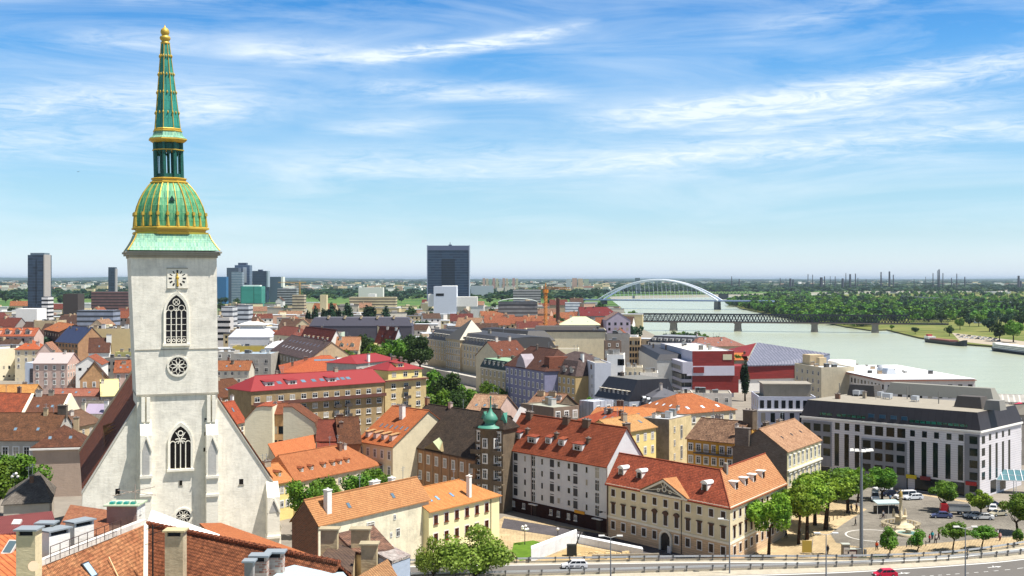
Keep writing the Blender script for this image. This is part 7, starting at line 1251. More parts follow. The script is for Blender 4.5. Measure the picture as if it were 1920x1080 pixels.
p2 = Vector(((1780 - PX) / F * 1320, 1320, 0)) - A_; L2 = math.hypot(p2.x, p2.y) - L; m = MB(); m.box(L + .1, L + L2, 0, 9, zb_ - .6, zb_ + 1); m.box(L + .1, L + L2, 0, .6, zb_ + 5.2, zb_ + 6); n = 26
for i in range(n): m.bar((L + L2 * i / n, .3, zb_ + 1), (L + L2 * (i + 1) / n, .3, zb_ + 5.4), .2); m.bar((L + L2 * (i + 1) / n, .3, zb_ + 1), (L + L2 * i / n, .3, zb_ + 5.4), .2)
obj('approach_span', m, TB, STL)
for px in (1262, 1383, 1527, 1641):
    k = (px - PX) / F; u = Vector((math.cos(an), math.sin(an))); s = (k * A_.y - A_.x) / (u.x - k * u.y); m = MB(); m.box(s - 4.2, s + 4.2, -2, 11, -10, -5.5, taper=.4); m.box(s - 3.6, s + 3.6, -1.4, 10.4, -5.498, zb_ - 1.4, taper=.3); m.box(s - 4.2, s + 4.2, -2, 11, zb_ - 1.398, zb_ - .62); obj('pier', m, TB, plaster('86807a', .4))
A_ = Vector(((1085 - PX) / F * 2470, 2470, 0)); B_ = Vector(((1448 - PX) / F * 2300, 2300, 0)); L, an = frame2(A_, B_); AB = empty('arch_bridge', A_, an); tag(AB, 'pale blue-white steel arch bridge with slanting twin arches in the distance', 'bridge'); PBL = plain('dde3ec', .5, name='arch_paint'); m = MB(); m.box(0, L, 0, 30, 7.6, 10.2); obj('deck', m, AB, plain('8798bc', .5))
def sA(px): k = (px - PX) / F; u = Vector((math.cos(an), math.sin(an))); return (k * A_.y - A_.x) / (u.x - k * u.y)
s0, s1 = sA(1121), sA(1346)
for yy, yi in ((0, 6), (30, 24)):
    n = 28; pts = [(s0 + (s1 - s0) * i / n, yy + (yi - yy) * math.sin(math.pi * i / n), 9 + 40 * (1 - (2 * i / n - 1) ** 2)) for i in range(n + 1)]; m = MB(); m.tube(pts, [1.5] * (n + 1), n=6); obj('arch', m, AB, PBL); m = MB()
    for i in range(2, n - 1): m.bar(pts[i], (pts[i][0] + 3, yy, 10), .16)
    obj('hanger', m, AB, PBL)
for px in (1127, 1341): s = sA(px); m = MB(); m.box(s - 4, s + 4, 4, 26, -10, 7.59, taper=.5); obj('pier', m, AB, plaster('77787c', .3))
A_ = Vector(((1150 - PX) / F * 3700, 3700, 0)); B_ = Vector(((1405 - PX) / F * 3500, 3500, 0)); L, an = frame2(A_, B_); HB = empty('girder_bridge', A_, an); tag(HB, 'dark low girder bridge seen behind the arch bridge', 'bridge'); m = MB(); m.box(0, L, 0, 20, 16, 18); m.box(0, L, 0, 20, 6, 8); [m.bar((L * i / 40, 0, 7), (L * (i + .5) / 40, 0, 17), .8) for i in range(40)]; [m.bar((L * (i + .5) / 40, 0, 17), (L * (i + 1) / 40, 0, 7), .8) for i in range(40)]; obj('girder', m, HB, plain('2e3a44'))
m = MB(); m.box(L * .78, L * .84, 2, 18, -10, 5.9); obj('pier', m, HB, plain('4c5058'))
A_ = Vector(((1690 - PX) / F * 3300, 3300, 0)); B_ = Vector(((1882 - PX) / F * 2450, 2450, 0)); L, an = frame2(A_, B_); VI = empty('viaduct', A_, an); tag(VI, 'grey motorway viaduct crossing the green plain on the right', 'viaduct'); m = MB(); m.box(0, L, 0, 26, 2.5, 4.6); m.box(0, L, -.2, .3, 4.62, 6); obj('deck', m, VI, plain('9a9eaa')); m = MB(); [m.box(L * i / 16 - 1, L * i / 16 + 1, 3, 22, -7, 2.49) for i in range(1, 16)]; obj('pier_row', m, VI, plain('80848c')); VI.children[-1]['kind'] = 'stuff'
def vessel(name, label, x0, x1, y, hull, L_y, parts, cat='boat'):
    a = P(x0, y[0], WL); b_ = P(x1, y[1], WL); L, an = frame2(a, b_); rt = empty(name, (a.x, a.y, WL), an); tag(rt, label, cat); w = L * .13; m = MB(); h = L_y
    secs = [(0, .25, h * 1.15), (.06, .8, h), (.5, 1, h * .8), (.88, 1, h * .9), (1, .35, h * 1.6)]; vs = []
    for t_, wk, z in secs: vs += [(L * t_, w / 2 - w / 2 * wk * .8, -.5), (L * t_, w / 2 + w / 2 * wk * .8, -.5), (L * t_, w / 2 + w / 2 * wk, z), (L * t_, w / 2 - w / 2 * wk, z)]
    m.add(vs, [(4 * i + j, 4 * i + (j + 1) % 4, 4 * i + 4 + (j + 1) % 4, 4 * i + 4 + j) for i in range(4) for j in range(4)] + [(0, 3, 2, 1), (16, 17, 18, 19)]); obj('hull', m, rt, hull)
    for nm, t0, t1, z0, z1, mt, wk in parts: m = MB(); m.box(L * t0, L * t1, w / 2 - w * wk / 2, w / 2 + w * wk / 2, h * z0, h * z1); obj(nm, m, rt, mt)
HN = plain('23262e', .5); vessel('barge', 'dark cargo barge with reddish deck moored at the right bank', 1727, 1800, (641, 649.5), HN, 3.4, [('deckhouse', .04, .16, .82, 1.7, WHT, .7), ('cargo', .2, .72, .82, 1.25, plain('8a5448'), .8), ('wheelhouse', .05, .11, 1.7, 2.2, plain('a83838'), .4)])
vessel('river_cruiser', 'long white-topped river cruiser with dark hull at the right edge', 1850, 1960, (657, 671), HN, 2.4, [('saloon', .1, .95, .82, 2.3, bands_mat('e8e8e4', '4a5058', 1.2, .4), .8), ('sun_deck', .12, .93, 2.31, 2.6, WHT, .85), ('wheelhouse', .04, .1, .82, 2.9, WHT, .5)])
# ================================================================ SQUARE, STREETS, HIGHWAY
def flat(name, pts, z, mat, kind='structure', zfix=None): m = MB(); m.add([tuple(P(x, y, z)) for x, y in pts], [list(range(len(pts)))[::-1]]); o = obj(name, m, None, mat); tag(o, None, None, kind=kind); return o
def pave_mat(c1, c2, bw=.6, rh=.6, gap='5a544c', s=.05):
    m, t = newmat('paving'); g = t.n('ShaderNodeNewGeometry'); br = t.n('ShaderNodeTexBrick', {'Vector': g.outputs['Position'], 'Color1': c4(lin(c1)), 'Color2': c4(lin(c2)), 'Mortar': c4(lin(gap)), 'Scale': 1, 'Mortar Size': .03, 'Brick Width': bw, 'Row Height': rh})
    n = t.n('ShaderNodeTexNoise', {'Vector': g.outputs['Position'], 'Scale': s, 'Detail': 10, 'Roughness': .7}); n2 = t.n('ShaderNodeTexNoise', {'Vector': g.outputs['Position'], 'Scale': s * 12, 'Detail': 5})
    col = t.mix(.75, br.outputs[0], t.mix(1, br.outputs[0], t.ramp(n.outputs[0], [(.35, .6), (.65, 1.25)]), 'MULTIPLY')); col = t.mix(.5, col, t.mix(1, col, t.ramp(n2.outputs[0], [(.3, .7), (.7, 1.2)]), 'MULTIPLY'))
    pbsdf(t, col, .9, .15); return m
TANP = pave_mat('bfa983', 'b09a76'); CAS = pave_mat('8f887c', '7c766c', .3, .3, '5c5850')
flat('square_paving', [(880, 1062), (900, 1000), (945, 968), (1141, 1000), (1369, 1056), (1472, 985), (1540, 930), (1600, 908), (1838, 942), (1960, 940), (2100, 960), (2100, 1060), (1900, 1068), (1600, 1068), (1200, 1072)], .012, TANP)
flat('cobbled_roadway', [(1556, 1000), (1592, 975), (1625, 955), (1560, 930), (1600, 908), (1838, 946), (1960, 958), (2100, 985), (2060, 1020), (1920, 1006), (1840, 1010), (1720, 1022), (1620, 1027), (1568, 1018)], .02, CAS)
flat('street', [(945, 972), (1140, 1003), (1369, 1056), (1240, 1056), (1100, 1014), (940, 990)], .024, pave_mat('5e5a5a', '524e50', .3, .3, '444044'))
flat('lawn', [(963, 1018), (1000, 1013), (1030, 1021), (1000, 1046), (975, 1052), (960, 1034)], .03, grass_mat('47641e', '5f7c2a', .3))
for cxp, cyp, r in ((1640, 1004, 5.5),):
    c_ = P(cxp, cyp, .03); m = MB(); n = 40; vs = [(c_.x + q * math.cos(a), c_.y + q * math.sin(a), .032) for a in [math.pi * (.2 + 1.4 * i / n) for i in range(n + 1)] for q in (r, r + .35)]; m.add(vs, [(2 * i, 2 * i + 1, 2 * i + 3, 2 * i + 2) for i in range(n)]); tag(obj('paving_ring', m, None, plain('d8d4cc')), None, None, kind='structure')
ZR = 1.5
R1F = [(560, 1072), (760, 1059), (980, 1055.5), (1300, 1051), (1560, 1050.5), (1700, 1047), (1800, 1040.5), (1920, 1024), (2120, 990)]
R1N = [(560, 1096), (760, 1083), (980, 1078.5), (1300, 1069.5), (1560, 1062), (1700, 1054.5), (1800, 1048), (1920, 1037.5), (2120, 1009)]
R2F = [(560, 1106), (760, 1092), (980, 1086), (1300, 1077), (1560, 1069), (1700, 1061), (1800, 1054.5), (1920, 1043.5), (2120, 1014)]
R2N = [(560, 1190), (980, 1165), (1300, 1150), (1560, 1135), (1700, 1122), (1800, 1112), (1920, 1098), (2120, 1060)]
AS1 = plain('6f6b66', .9, .15, noise=.22, nscale=.25, name='asphalt'); CON = plaster('b4ab98', .4); WP = plain('e2e2dc', .7, noise=.3)
def strip(name, a, b_, z, mat, thick=None, kind='structure'):
    pa = [P(x, y, z) for x, y in a]; pb = [P(x, y, z) for x, y in b_]; m = MB()
    if thick: m.prism(pa + pb[::-1], (0, 0, -thick))
    else: m.add(pa + pb[::-1], [list(range(len(pa) + len(pb)))])
    o = obj(name, m, None, mat); tag(o, None, None, kind=kind); return o
def dense(line, n=12):
    """smooth the hand-taken line"""
    out = []
    for i in range(len(line) - 1):
        p0, p1, p2, p3 = line[max(0, i - 1)], line[i], line[i + 1], line[min(len(line) - 1, i + 2)]
        for k in range(n):
            t_ = k / n; out.append(tuple(.5 * (2 * p1[j] + (p2[j] - p0[j]) * t_ + (2 * p0[j] - 5 * p1[j] + 4 * p2[j] - p3[j]) * t_ ** 2 + (3 * p1[j] - p0[j] - 3 * p2[j] + p3[j]) * t_ ** 3) for j in (0, 1)))
    return out + [line[-1]]
D1F, D1N, D2F, D2N = dense(R1F), dense(R1N), dense(R2F), dense(R2N)
strip('highway', D1F, D2N, ZR, CON, 1.2); off = lambda l, d: [(x, y + d) for x, y in l]
strip('road', off(D1F, 3.0), off(D1N, -1.5), ZR + .012, AS1); strip('road', off(D2F, 3.5), D2N, ZR + .012, AS1)
strip('road_line', off(D1F, 3.4), off(D1F, 4.5), ZR + .02, WP); strip('road_line', off(D2F, 4.4), off(D2F, 5.8), ZR + .02, WP)
def lane(line, d, x0, x1):
    L_ = [p for p in off(line, d) if x0 - 40 < p[0] < x1 + 40]; V3 = [P(x, y, ZR + .022) for x, y in L_]; m = MB(); acc = 0
    for i in range(len(V3) - 1):
        a, b_ = V3[i], V3[i + 1]; dd = b_ - a; n = max(1, int(dd.length / 3)); sd = Vector((-dd.y, dd.x, 0)).normalized() * .09
        for k in range(n):
            acc += 1
            if acc % 2: p, q = a + dd * (k / n), a + dd * ((k + .9) / n); m.quad(p - sd, q - sd, q + sd, p + sd)
    tag(obj('lane_marking', m, None, WP), None, None, kind='structure')
lane(D2F, 21, 1400, 2100)
for px, py in ((1694, 1075), (1866, 1063)):
    c_ = P(px, py, ZR + .024); dr = (P(px + 20, py - 1.9, ZR + .024) - c_).normalized(); sd = Vector((-dr.y, dr.x, 0)); m = MB(); m.quad(c_ - dr * 1.6 - sd * .12, c_ + dr * .2 - sd * .12, c_ + dr * .2 + sd * .12, c_ - dr * 1.6 + sd * .12); m.add([c_ + dr * .25 - sd * .45, c_ + dr * 1.4, c_ + dr * .25 + sd * .45], [(0, 1, 2)]); m.quad(c_ - dr * .4 + sd * .12, c_ + dr * .1 + sd * .9, c_ + dr * .3 + sd * .8, c_ - dr * .1 + sd * .12); tag(obj('road_arrow', m, None, WP), None, None, kind='structure')
def rail(name, label, line, d, x0, x1, hgt=.95):
    V3 = [P(x, y, ZR) for x, y in off(line, d) if x0 <= x <= x1]; o = V3[0].copy(); rt = empty(name, o); tag(rt, label, 'guard rail', 'guard rails along the highway'); m = MB()
    for a, b_ in zip(V3, V3[1:]):
        a, b_ = a - o, b_ - o; up = Vector((0, 0, 1)); m.prism([a + up * (hgt - .32), b_ + up * (hgt - .32), b_ + up * hgt, a + up * hgt], (0, .07, 0)); m.prism([a + up * .02, b_ + up * .02, b_ + up * .3, a + up * .3], (0, .25, 0), 1)
    obj('beam', m, rt, [MET, CON]); dist = 0; last = None; k = 0; pm = None
    tot = 0
    for a, b_ in zip(V3, V3[1:]):
        n = int((tot + (b_ - a).length) / 3.2) - int(tot / 3.2)
        for i in range(n):
            q = a + (b_ - a) * ((i + .5) / n)
            if pm is None: m = MB(); m.box(-.07, .07, -.12, .02, 0, hgt + .12); m.box(-.14, .14, -.3, -.12, hgt - .2, hgt + .12); pm = m.mesh('post', plain('5a5c5e'))
            if k < 95: obj('post', pm, rt, loc=q - o); k += 1
        tot += (b_ - a).length
rail('guard_rail', 'far guard rail of the highway, next to the square and palace', D1F, 0, 620, 2110); rail('guard_rail', 'middle guard rail of the highway between the two carriageways', D1N, 1.5, 700, 2110)
# ---- excavation pit with white cover
z0 = .02; pit = empty('excavation_pit', P(1090, 1030, 0)); tag(pit, 'white-walled excavation pit with sandy rubble between apartment house and highway', 'excavation'); Oq = pit.location.copy()
def wallseg(name, a, b_, za, th, mat): p, q = P(*a, 0), P(*b_, 0); m = MB(); m.prism([p - Oq, q - Oq, q - Oq + Vector((0, 0, za)), p - Oq + Vector((0, 0, za))], (0, th, 0)); return obj(name, m, pit, mat)
WM_ = plaster('e6e8ea', .35); wallseg('white_wall', (996, 1054), (1082, 1020), 2.4, 2.6, WM_); wallseg('white_wall', (1084, 1019), (1206, 1044), 1.4, 2.0, WM_); wallseg('front_wall', (1110, 1054), (1236, 1051), 1.3, .4, plaster('9c9484', .7))
m = MB(); m.prism([P(x, y, .5) - Oq for x, y in ((1008, 1053), (1082, 1023), (1200, 1046), (1112, 1053))], (0, 0, -.4)); obj('rubble_floor', m, pit, plain('c4a878', .95, .1, noise=.5, nscale=.7))
m = MB(); rs = random.Random(2)
for i in range(60): p = P(rs.uniform(1075, 1180), rs.uniform(1036, 1048), .5) - Oq; s = rs.uniform(.2, .55); m.box(p.x - s, p.x + s, p.y - s, p.y + s, p.z, p.z + s * rs.uniform(.4, 1.2), taper=s * .25)
o = obj('rubble', m, pit, plaster('d0b88a', .5)); o['kind'] = 'stuff'
m = MB(); p = P(1072, 1042, .5) - Oq; m.box(p.x - .9, p.x + .9, p.y - .6, p.y + .6, .5, 2.6); m.bar((p.x + .8, p.y, 2.5), (p.x + 1.8, p.y, 5.2), .14); m.bar((p.x + 1.8, p.y, 5.2), (p.x + 2.6, p.y, 4.2), .11); obj('digging_gear', m, pit, plain('2c302c'))
# ---- lamps
def lamp_mast(): 
    p = P(1615, 1044, 0); rt = empty('lamp_mast', p); tag(rt, 'very tall grey floodlight mast with ring of lamps standing in the square', 'lamp mast'); H = HC - (845 - HY) / F * p.y; m = MB(); m.lathe([(.36, 0), (.3, H * .5), (.2, H)], 14); obj('mast', m, rt, plain('7a8088', .5, metal=.3)); m = MB(); m.box(-1.1, -.2, -.9, .2, 0, 1.7); m.box(.45, .8, -.7, 0, .2, 1.5); obj('switch_cabinet', m, rt, plain('7c7c78'))
    m = MB(); m.bar((-1.9, 0, H - .1), (1.9, 0, H - .1), .1); m.bar((0, -1.2, H - .1), (0, 1.2, H - .1), .1); obj('crossarm', m, rt, plain('9a9ea4')); 
    for x, y in ((-1.8, 0), (-1, -.5), (1, -.5), (1.8, 0), (0, -1.2)): m = MB(); m.box(-.45, .45, -.35, .35, -.15, .28, taper=.12); obj('floodlight', m, rt, WHT, loc=(x, y, H + .1))
lamp_mast()
def street_lamp(px, py, ytop, label, arms=2, zb=ZR, D=None):
    p = P(px, py, zb) if D is None else Vector(((px - PX) / F * D, D, 0)); rt = empty('street_lamp', p); tag(rt, label, 'street lamp', 'street lamps'); H = HC - (ytop - HY) / F * p.y - p.z; m = MB(); m.lathe([(.14, 0), (.1, H * .6), (.07, H)], 8); obj('post', m, rt, plain('8a8e92', .5, metal=.2))
    for s in ((-1, 1) if arms == 2 else (-1,)): m = MB(); m.bar((0, 0, H - .1), (s * 1.2, 0, H + .2), .05); m.box(s * 1.5 - .5, s * 1.5 + .5, -.22, .22, H + .1, H + .32); obj('lamp_head', m, rt, WHT)
street_lamp(1145, 1092, 1007, 'street lamp in front of the excavation pit, nearest the white car'); street_lamp(1368, 1075, 975, 'single-arm street lamp at the palace corner', 1); street_lamp(1549, 1094, 1002, 'thin street lamp left of the tall mast, standing in the highway median'); street_lamp(1810, 1090, 990, 'double-headed street lamp between the two bushy street trees')
def globe(px, py, h, n, label, D=None, zb=0):
    p = P(px, py, zb) if D is None else Vector(((px - PX) / F * D, D, zb)); rt = empty('globe_lamp', p); tag(rt, label, 'street lamp'); m = MB(); m.lathe([(.12, 0), (.07, .4), (.06, h)], 8); obj('post', m, rt, plain('3a3c3a'))
    for i in range(n):
        a = 2 * math.pi * i / n; r = .55 if n > 1 else 0; m = MB(); m.lathe([(.02, -.3), (.24, -.15), (.3, 0), (.24, .18), (.02, .3)], 10); obj('globe', m, rt, WHT, loc=(r * math.cos(a), r * math.sin(a), h + (.5 * (i % 2) if n > 1 else .1)))
        if n > 1: m = MB(); m.bar((0, 0, h - .5), (r * math.cos(a), r * math.sin(a), h - .2), .03); obj('arm', m, rt, DK)
globe(984, 1021, 3.0, 5, 'small five-globe lamp on the pavement left of the white apartment house'); globe(1046, 1011, 1.9, 1, 'single white globe lamp behind the excavation pit'); globe(28, 0, 13.2, 4, 'cluster lamp with four white globes before the dark tree at left', D=240)
# ---- people
def skin_person():
    me = bpy.data.meshes.new('person'); J = [(0, 0, .95, .13), (0, 0, 1.15, .12), (0, 0, 1.38, .15), (0, 0, 1.5, .06), (0, -.01, 1.66, .095), (0, -.01, 1.76, .06), (-.19, 0, 1.4, .06), (-.25, .03, 1.13, .045), (-.24, -.1, .9, .03), (.19, 0, 1.4, .06), (.26, .02, 1.13, .045), (.25, -.08, .9, .03), (-.1, 0, .9, .09), (-.12, -.14, .5, .06), (-.12, -.1, .08, .045), (-.12, -.25, .03, .035), (.1, 0, .9, .09), (.12, .06, .5, .06), (.12, .26, .1, .045), (.12, .14, .03, .035)]
    E = [(0, 1), (1, 2), (2, 3), (3, 4), (4, 5), (2, 6), (6, 7), (7, 8), (2, 9), (9, 10), (10, 11), (0, 12), (12, 13), (13, 14), (14, 15), (0, 16), (16, 17), (17, 18), (18, 19)]
    me.from_pydata([j[:3] for j in J], E, []); ob = bpy.data.objects.new('person', me); COL.objects.link(ob); md = ob.modifiers.new('s', 'SKIN'); md.use_smooth_shade = True
    sv = me.skin_vertices[0] if len(me.skin_vertices) else None
    if sv is None: bpy.context.view_layer.objects.active = ob; ob.modifiers.clear(); ob.modifiers.new('s', 'SKIN'); sv = me.skin_vertices[0]
    for i, j in enumerate(J): sv.data[i].radius = (j[3], j[3]); sv.data[i].use_root = i == 0
    dg = bpy.context.evaluated_depsgraph_get(); r = bpy.data.meshes.new_from_object(ob.evaluated_get(dg)); bpy.data.objects.remove(ob); return r
try: PM = skin_person()
except Exception as ex: print('skin', ex); PM = None
SKN = plain('b98a6c', .7)
def cut(me, z0, z1, infl, name):
    """clothing shell: the body's faces between two heights, swollen a little"""
    m = bpy.data.meshes.new(name); bm = bmesh.new(); bm.from_mesh(me); bm.normal_update(); kill = [f for f in bm.faces if not (z0 < f.calc_center_median().z < z1)]
    for v in bm.verts: v.co += v.normal * infl
    bmesh.ops.delete(bm, geom=kill, context='FACES'); bm.to_mesh(m); bm.free(); return m
if PM:
    SH_, TR_, HR_ = cut(PM, .98, 1.47, .02, 'shirt'), cut(PM, .09, 1.0, .02, 'trousers'), cut(PM, 1.68, 2, .025, 'hair')
def person(px, py, label, shirt, trou, rot=0, s=1.0, zb=0, hair='2a2018', group=None, off=(0, 0)):
    p = P(px, py, zb) + Vector((off[0], off[1], 0)); me = PM.copy(); me.materials.clear(); me.materials.append(SKN); o = obj('person', me, None, loc=p, rot=(0, 0, rot)); o.scale = (s, s, s); tag(o, label, 'person', group)
    for nm, src, c in (('shirt', SH_, shirt), ('trousers', TR_, trou), ('hair', HR_, hair)): q = src.copy(); q.materials.clear(); q.materials.append(plain(c, .8)); obj(nm, q, o)
    return o
for a in ((1552, 1039, 'person in dark clothes walking near the guard rail left of the mast', '20222a', '23242c', .4), (1604, 986, 'person in black walking across the cobbles', '181818', '202024', 1.2), (1644, 1032, 'person in orange shirt walking beside the drooping tree', 'e8551c', '30343c', -.8), (1748, 1012, 'person in teal top in the group beside the bushy tree', '2a9aa0', '3a3c48', 0), (1743, 1018, 'person in red top at the left of the group', 'b0283a', '2c2c34', .7), (1754, 1019, 'person in white top in the front of the group', 'e0dcd8', '48424a', 2.2), (1760, 1012, 'person in maroon top at the right of the group', '6a2430', '22242c', 1.4), (1875, 1014, 'person in pinkish coat standing below the hotel trees at right', 'd8a8a0', '6a2a30', 0), (1871, 1008, 'person in white shirt beside the pinkish coat', 'e4e4e8', '8a2a34', 1), (1596, 960, 'person in grey beside the bollards', '5a5c64', '2a2c34', .5), (1606, 958, 'person in dark red near the bollards', '4a2028', '22242a', 2.0), (1685, 970, 'person in dark clothes beside the plague column steps', '2c3040', '1c1e24', 0), (1669, 940, 'person in light blue between parked cars', '7a94b4', '2a3040', .3), (1176, 1012, 'person in dark clothes at the palace front', '26282c', '1e2024', .2), (1357, 1044, 'person in blue-grey at the palace corner', '3c4654', '22242c', 1.1), (1474, 1008, 'person in dark clothes under the plane trees', '2c2c30', '26262c', 1.7), (1500, 1004, 'person in pale shirt by the palace wall', 'c8c4bc', '3a3a40', .9)):
    if PM: person(a[0], a[1], a[2], a[3], a[4], a[5])
if PM: # cyclist
    bp = P(1656, 972, 0); bk = empty('bicycle', bp, .3); tag(bk, 'bicycle ridden past the café awning', 'bicycle')
    for x in (-.55, .55): m = MB(); m.ringp(x, .34, .29, .34, -.02, .02, 18); [m.bar((x, 0, .34), (x + .3 * math.cos(q), 0, .34 + .3 * math.sin(q)), .008) for q in (0, 1.05, 2.1, 3.14, 4.2, 5.25)]; obj('wheel', m, bk, DK)
    m = MB(); [m.bar(a, b_, .02) for a, b_ in (((-.55, 0, .34), (-.1, 0, .3)), ((-.1, 0, .3), (.35, 0, .8)), ((-.25, 0, .85), (.38, 0, .85)), ((-.25, 0, .9), (-.1, 0, .3)), ((.55, 0, .34), (.38, 0, 1.0)), ((-.55, 0, .34), (-.22, 0, .8)))]; obj('frame', m, bk, plain('8a2a2a')); m = MB(); m.box(-.38, -.14, -.07, .07, .9, .96); obj('saddle', m, bk, DK); m = MB(); m.bar((.34, -.25, 1.02), (.34, .25, 1.02), .02); obj('handlebar', m, bk, DK)
    person(1656, 972, 'person in white shirt riding the bicycle past the café awning', 'd8d8dc', '30343c', .3 + 1.57, zb=.12)
# ---- vehicles
def car_mesh(kind):
    key = ('car', kind)
    if key in MC: return MC[key]
    L, Wc, H, prof, cab = {'wagon': (4.5, 1.76, 1.48, [(0, .35), (.02, .72), (.28, .92), (1.0, .95), (1.0, .32)], [(.24, .93), (.40, 1.46), (.90, 1.46), (.985, .93)]), 'sedan': (4.4, 1.74, 1.42, [(0, .32), (.02, .66), (.27, .88), (1.0, .92), (1.0, .34)], [(.24, .89), (.41, 1.4), (.74, 1.4), (.90, .92)]), 'hatch': (3.9, 1.7, 1.45, [(0, .34), (.02, .7), (.26, .9), (1.0, .93), (1.0, .34)], [(.2, .91), (.38, 1.43), (.82, 1.43), (.97, .92)]), 'van': (5.0, 1.9, 2.1, [(0, .36), (.02, .9), (.14, 1.15), (1.0, 1.15), (1.0, .36)], [(.13, 1.15), (.27, 2.08), (.985, 2.08), (1.0, 1.15)])}[kind]
    b = MB(); w = Wc / 2
    def ext(pr, wb, wt, zt, k=0):
        z0_ = min(z for _, z in pr); pts = [(x * L - L / 2, z) for x, z in pr]; f = lambda z: wb + (wt - wb) * max(0, min(1, (z - z0_) / max(.01, zt - z0_))); n = len(pts); vs = [(x, -f(z), z) for x, z in pts] + [(x, f(z), z) for x, z in pts]; b.add(vs, [(i, (i + 1) % n, n + (i + 1) % n, n + i) for i in range(n)] + [list(range(n))[::-1], list(range(n, 2 * n))], k)
    ext(prof, w, w * .96, 1.0); ext(cab, w * .94, w * .76, cab[1][1])
    body = b.mesh('body', [plain('ffffff')]); g = MB(); (x0, z0_), (x1, z1), (x2, z2), (x3, z3) = [(x * L - L / 2, z) for x, z in cab]; lerp = lambda a, c, t_: a + (c - a) * t_; wf = lambda z: w * .94 + (w * .76 - w * .94) * (z - z0_) / (z1 - z0_); e = .015
    def gl4(p): g.add(p, [tuple(range(len(p)))])
    for s in (-1, 1):
        za, zb2 = z0_ + .08, z1 - .07; xa0, xa1 = lerp(x0, x1, .22) + .12, lerp(x0, x1, .85) + .1; xb0, xb1 = lerp(x3, x2, .2) - .12, lerp(x3, x2, .85) - .08; n = 2 if kind == 'van' else 3
        for i in range(n): f0, f1 = i / n + .012, (i + 1) / n - .012; gl4([(lerp(xa0, xb0, f0), s * (wf(za) + e), za), (lerp(xa0, xb0, f1), s * (wf(za) + e), za), (lerp(xa1, xb1, f1), s * (wf(zb2) + e), zb2), (lerp(xa1, xb1, f0), s * (wf(zb2) + e), zb2)])
    side = g.mesh('side_window', [glass('14181c', .1)]); ws = MB()
    ws.add([(lerp(x0, x1, .1) - e, -wf(z0_) * .9, lerp(z0_, z1, .1)), (lerp(x0, x1, .1) - e, wf(z0_) * .9, lerp(z0_, z1, .1)), (lerp(x0, x1, .9) - e, wf(z1) * .9, lerp(z0_, z1, .9)), (lerp(x0, x1, .9) - e, -wf(z1) * .9, lerp(z0_, z1, .9))], [(0, 1, 2, 3)]); wsm = ws.mesh('windscreen', [glass('1c2228', .1)])
    rw = MB(); rw.add([(lerp(x3, x2, .12) + e, -wf(z0_) * .85, lerp(z3, z2, .12)), (lerp(x3, x2, .12) + e, wf(z0_) * .85, lerp(z3, z2, .12)), (lerp(x3, x2, .9) + e, wf(z1) * .88, lerp(z3, z2, .9)), (lerp(x3, x2, .9) + e, -wf(z1) * .88, lerp(z3, z2, .9))], [(0, 1, 2, 3)]); rwm = rw.mesh('rear_window', [glass('1c2228', .1)])
    wh = MB(); wh.ringp(0, 0, .17, .32, -.1, .1, 18, 0); wh.ringp(0, 0, .0, .175, -.115, .115, 12, 1); whm = wh.mesh('wheel', [plain('141414', .8), MET]); hl = MB(); hl.box(-.06, .06, -.2, .2, -.09, .09, taper=.02); hlm = hl.mesh('headlight', [plain('e8ecf0', .2)]); tlm = hl.mesh('tail_light', [plain('a01818', .3)]); bp_ = MB(); bp_.box(-L / 2 - .06, -L / 2 + .1, -w * .95, w * .95, .28, .46); bp_.box(L / 2 - .1, L / 2 + .06, -w * .95, w * .95, .28, .46); bpm = bp_.mesh('bumper', [plain('3a3c40')])
    MC[key] = (body, side, wsm, rwm, whm, hlm, tlm, bpm, L, w, prof[1][1]); return MC[key]
def car(kind, px, py, hd, col, label, zb=0, group='cars parked on the square', s=1.0, cat='car', name=None):
    body, side, wsm, rwm, whm, hlm, tlm, bpm, L, w, zf = car_mesh(kind); p = P(px, py, zb); rt = empty(name or ('van' if kind == 'van' else 'car'), p, R(hd)); rt.scale = (s, s, s); tag(rt, label, cat, group)
    bo = body.copy(); bo.materials[0] = plain(col, .25, .5, noise=.04, name='car_paint'); obj('body', bo, rt); obj('side_window', side, rt); obj('windscreen', wsm, rt); obj('rear_window', rwm, rt); obj('bumper', bpm, rt)
    for x in (-L * .31, L * .29):
        for y in (-w + .06, w - .06): obj('wheel', whm, rt, loc=(x, y, .33))
    for y in (-w * .72, w * .72): obj('headlight', hlm, rt, loc=(-L / 2 + .03, y, zf - .06)); obj('tail_light', tlm, rt, loc=(L / 2 - .02, y, .75))
    return rt
CG = None
wc_ = car('wagon', 1077, 1065.5, 3, 'e6e6e8', 'white estate car with side lettering driving left on the highway', ZR + .02, None)
m = MB(); m.box(-.9, -.2, -.905, -.895, .52, .7); m.box(.1, .9, -.905, -.895, .55, .66); obj('door_marking', m, wc_, plain('3a3c44'))
car('hatch', 1659, 1082.5, 8, 'c21838', 'pink-red car driving on the near carriageway at the bottom edge', ZR + .02, None)
car('van', 1641, 938, 75, 'e8e8ea', 'white van parked left, facing the viewer, behind the café awning'); car('sedan', 1668, 930, 10, '1c2236', 'dark blue car in the shade of the hotel, behind the white van'); car('van', 1697, 936, 12, 'e4e4e6', 'white van parked before the hotel shops, left of a silver car'); car('wagon', 1712, 937, 12, 'd4d8dc', 'silver estate parked right behind the white van by the shops')
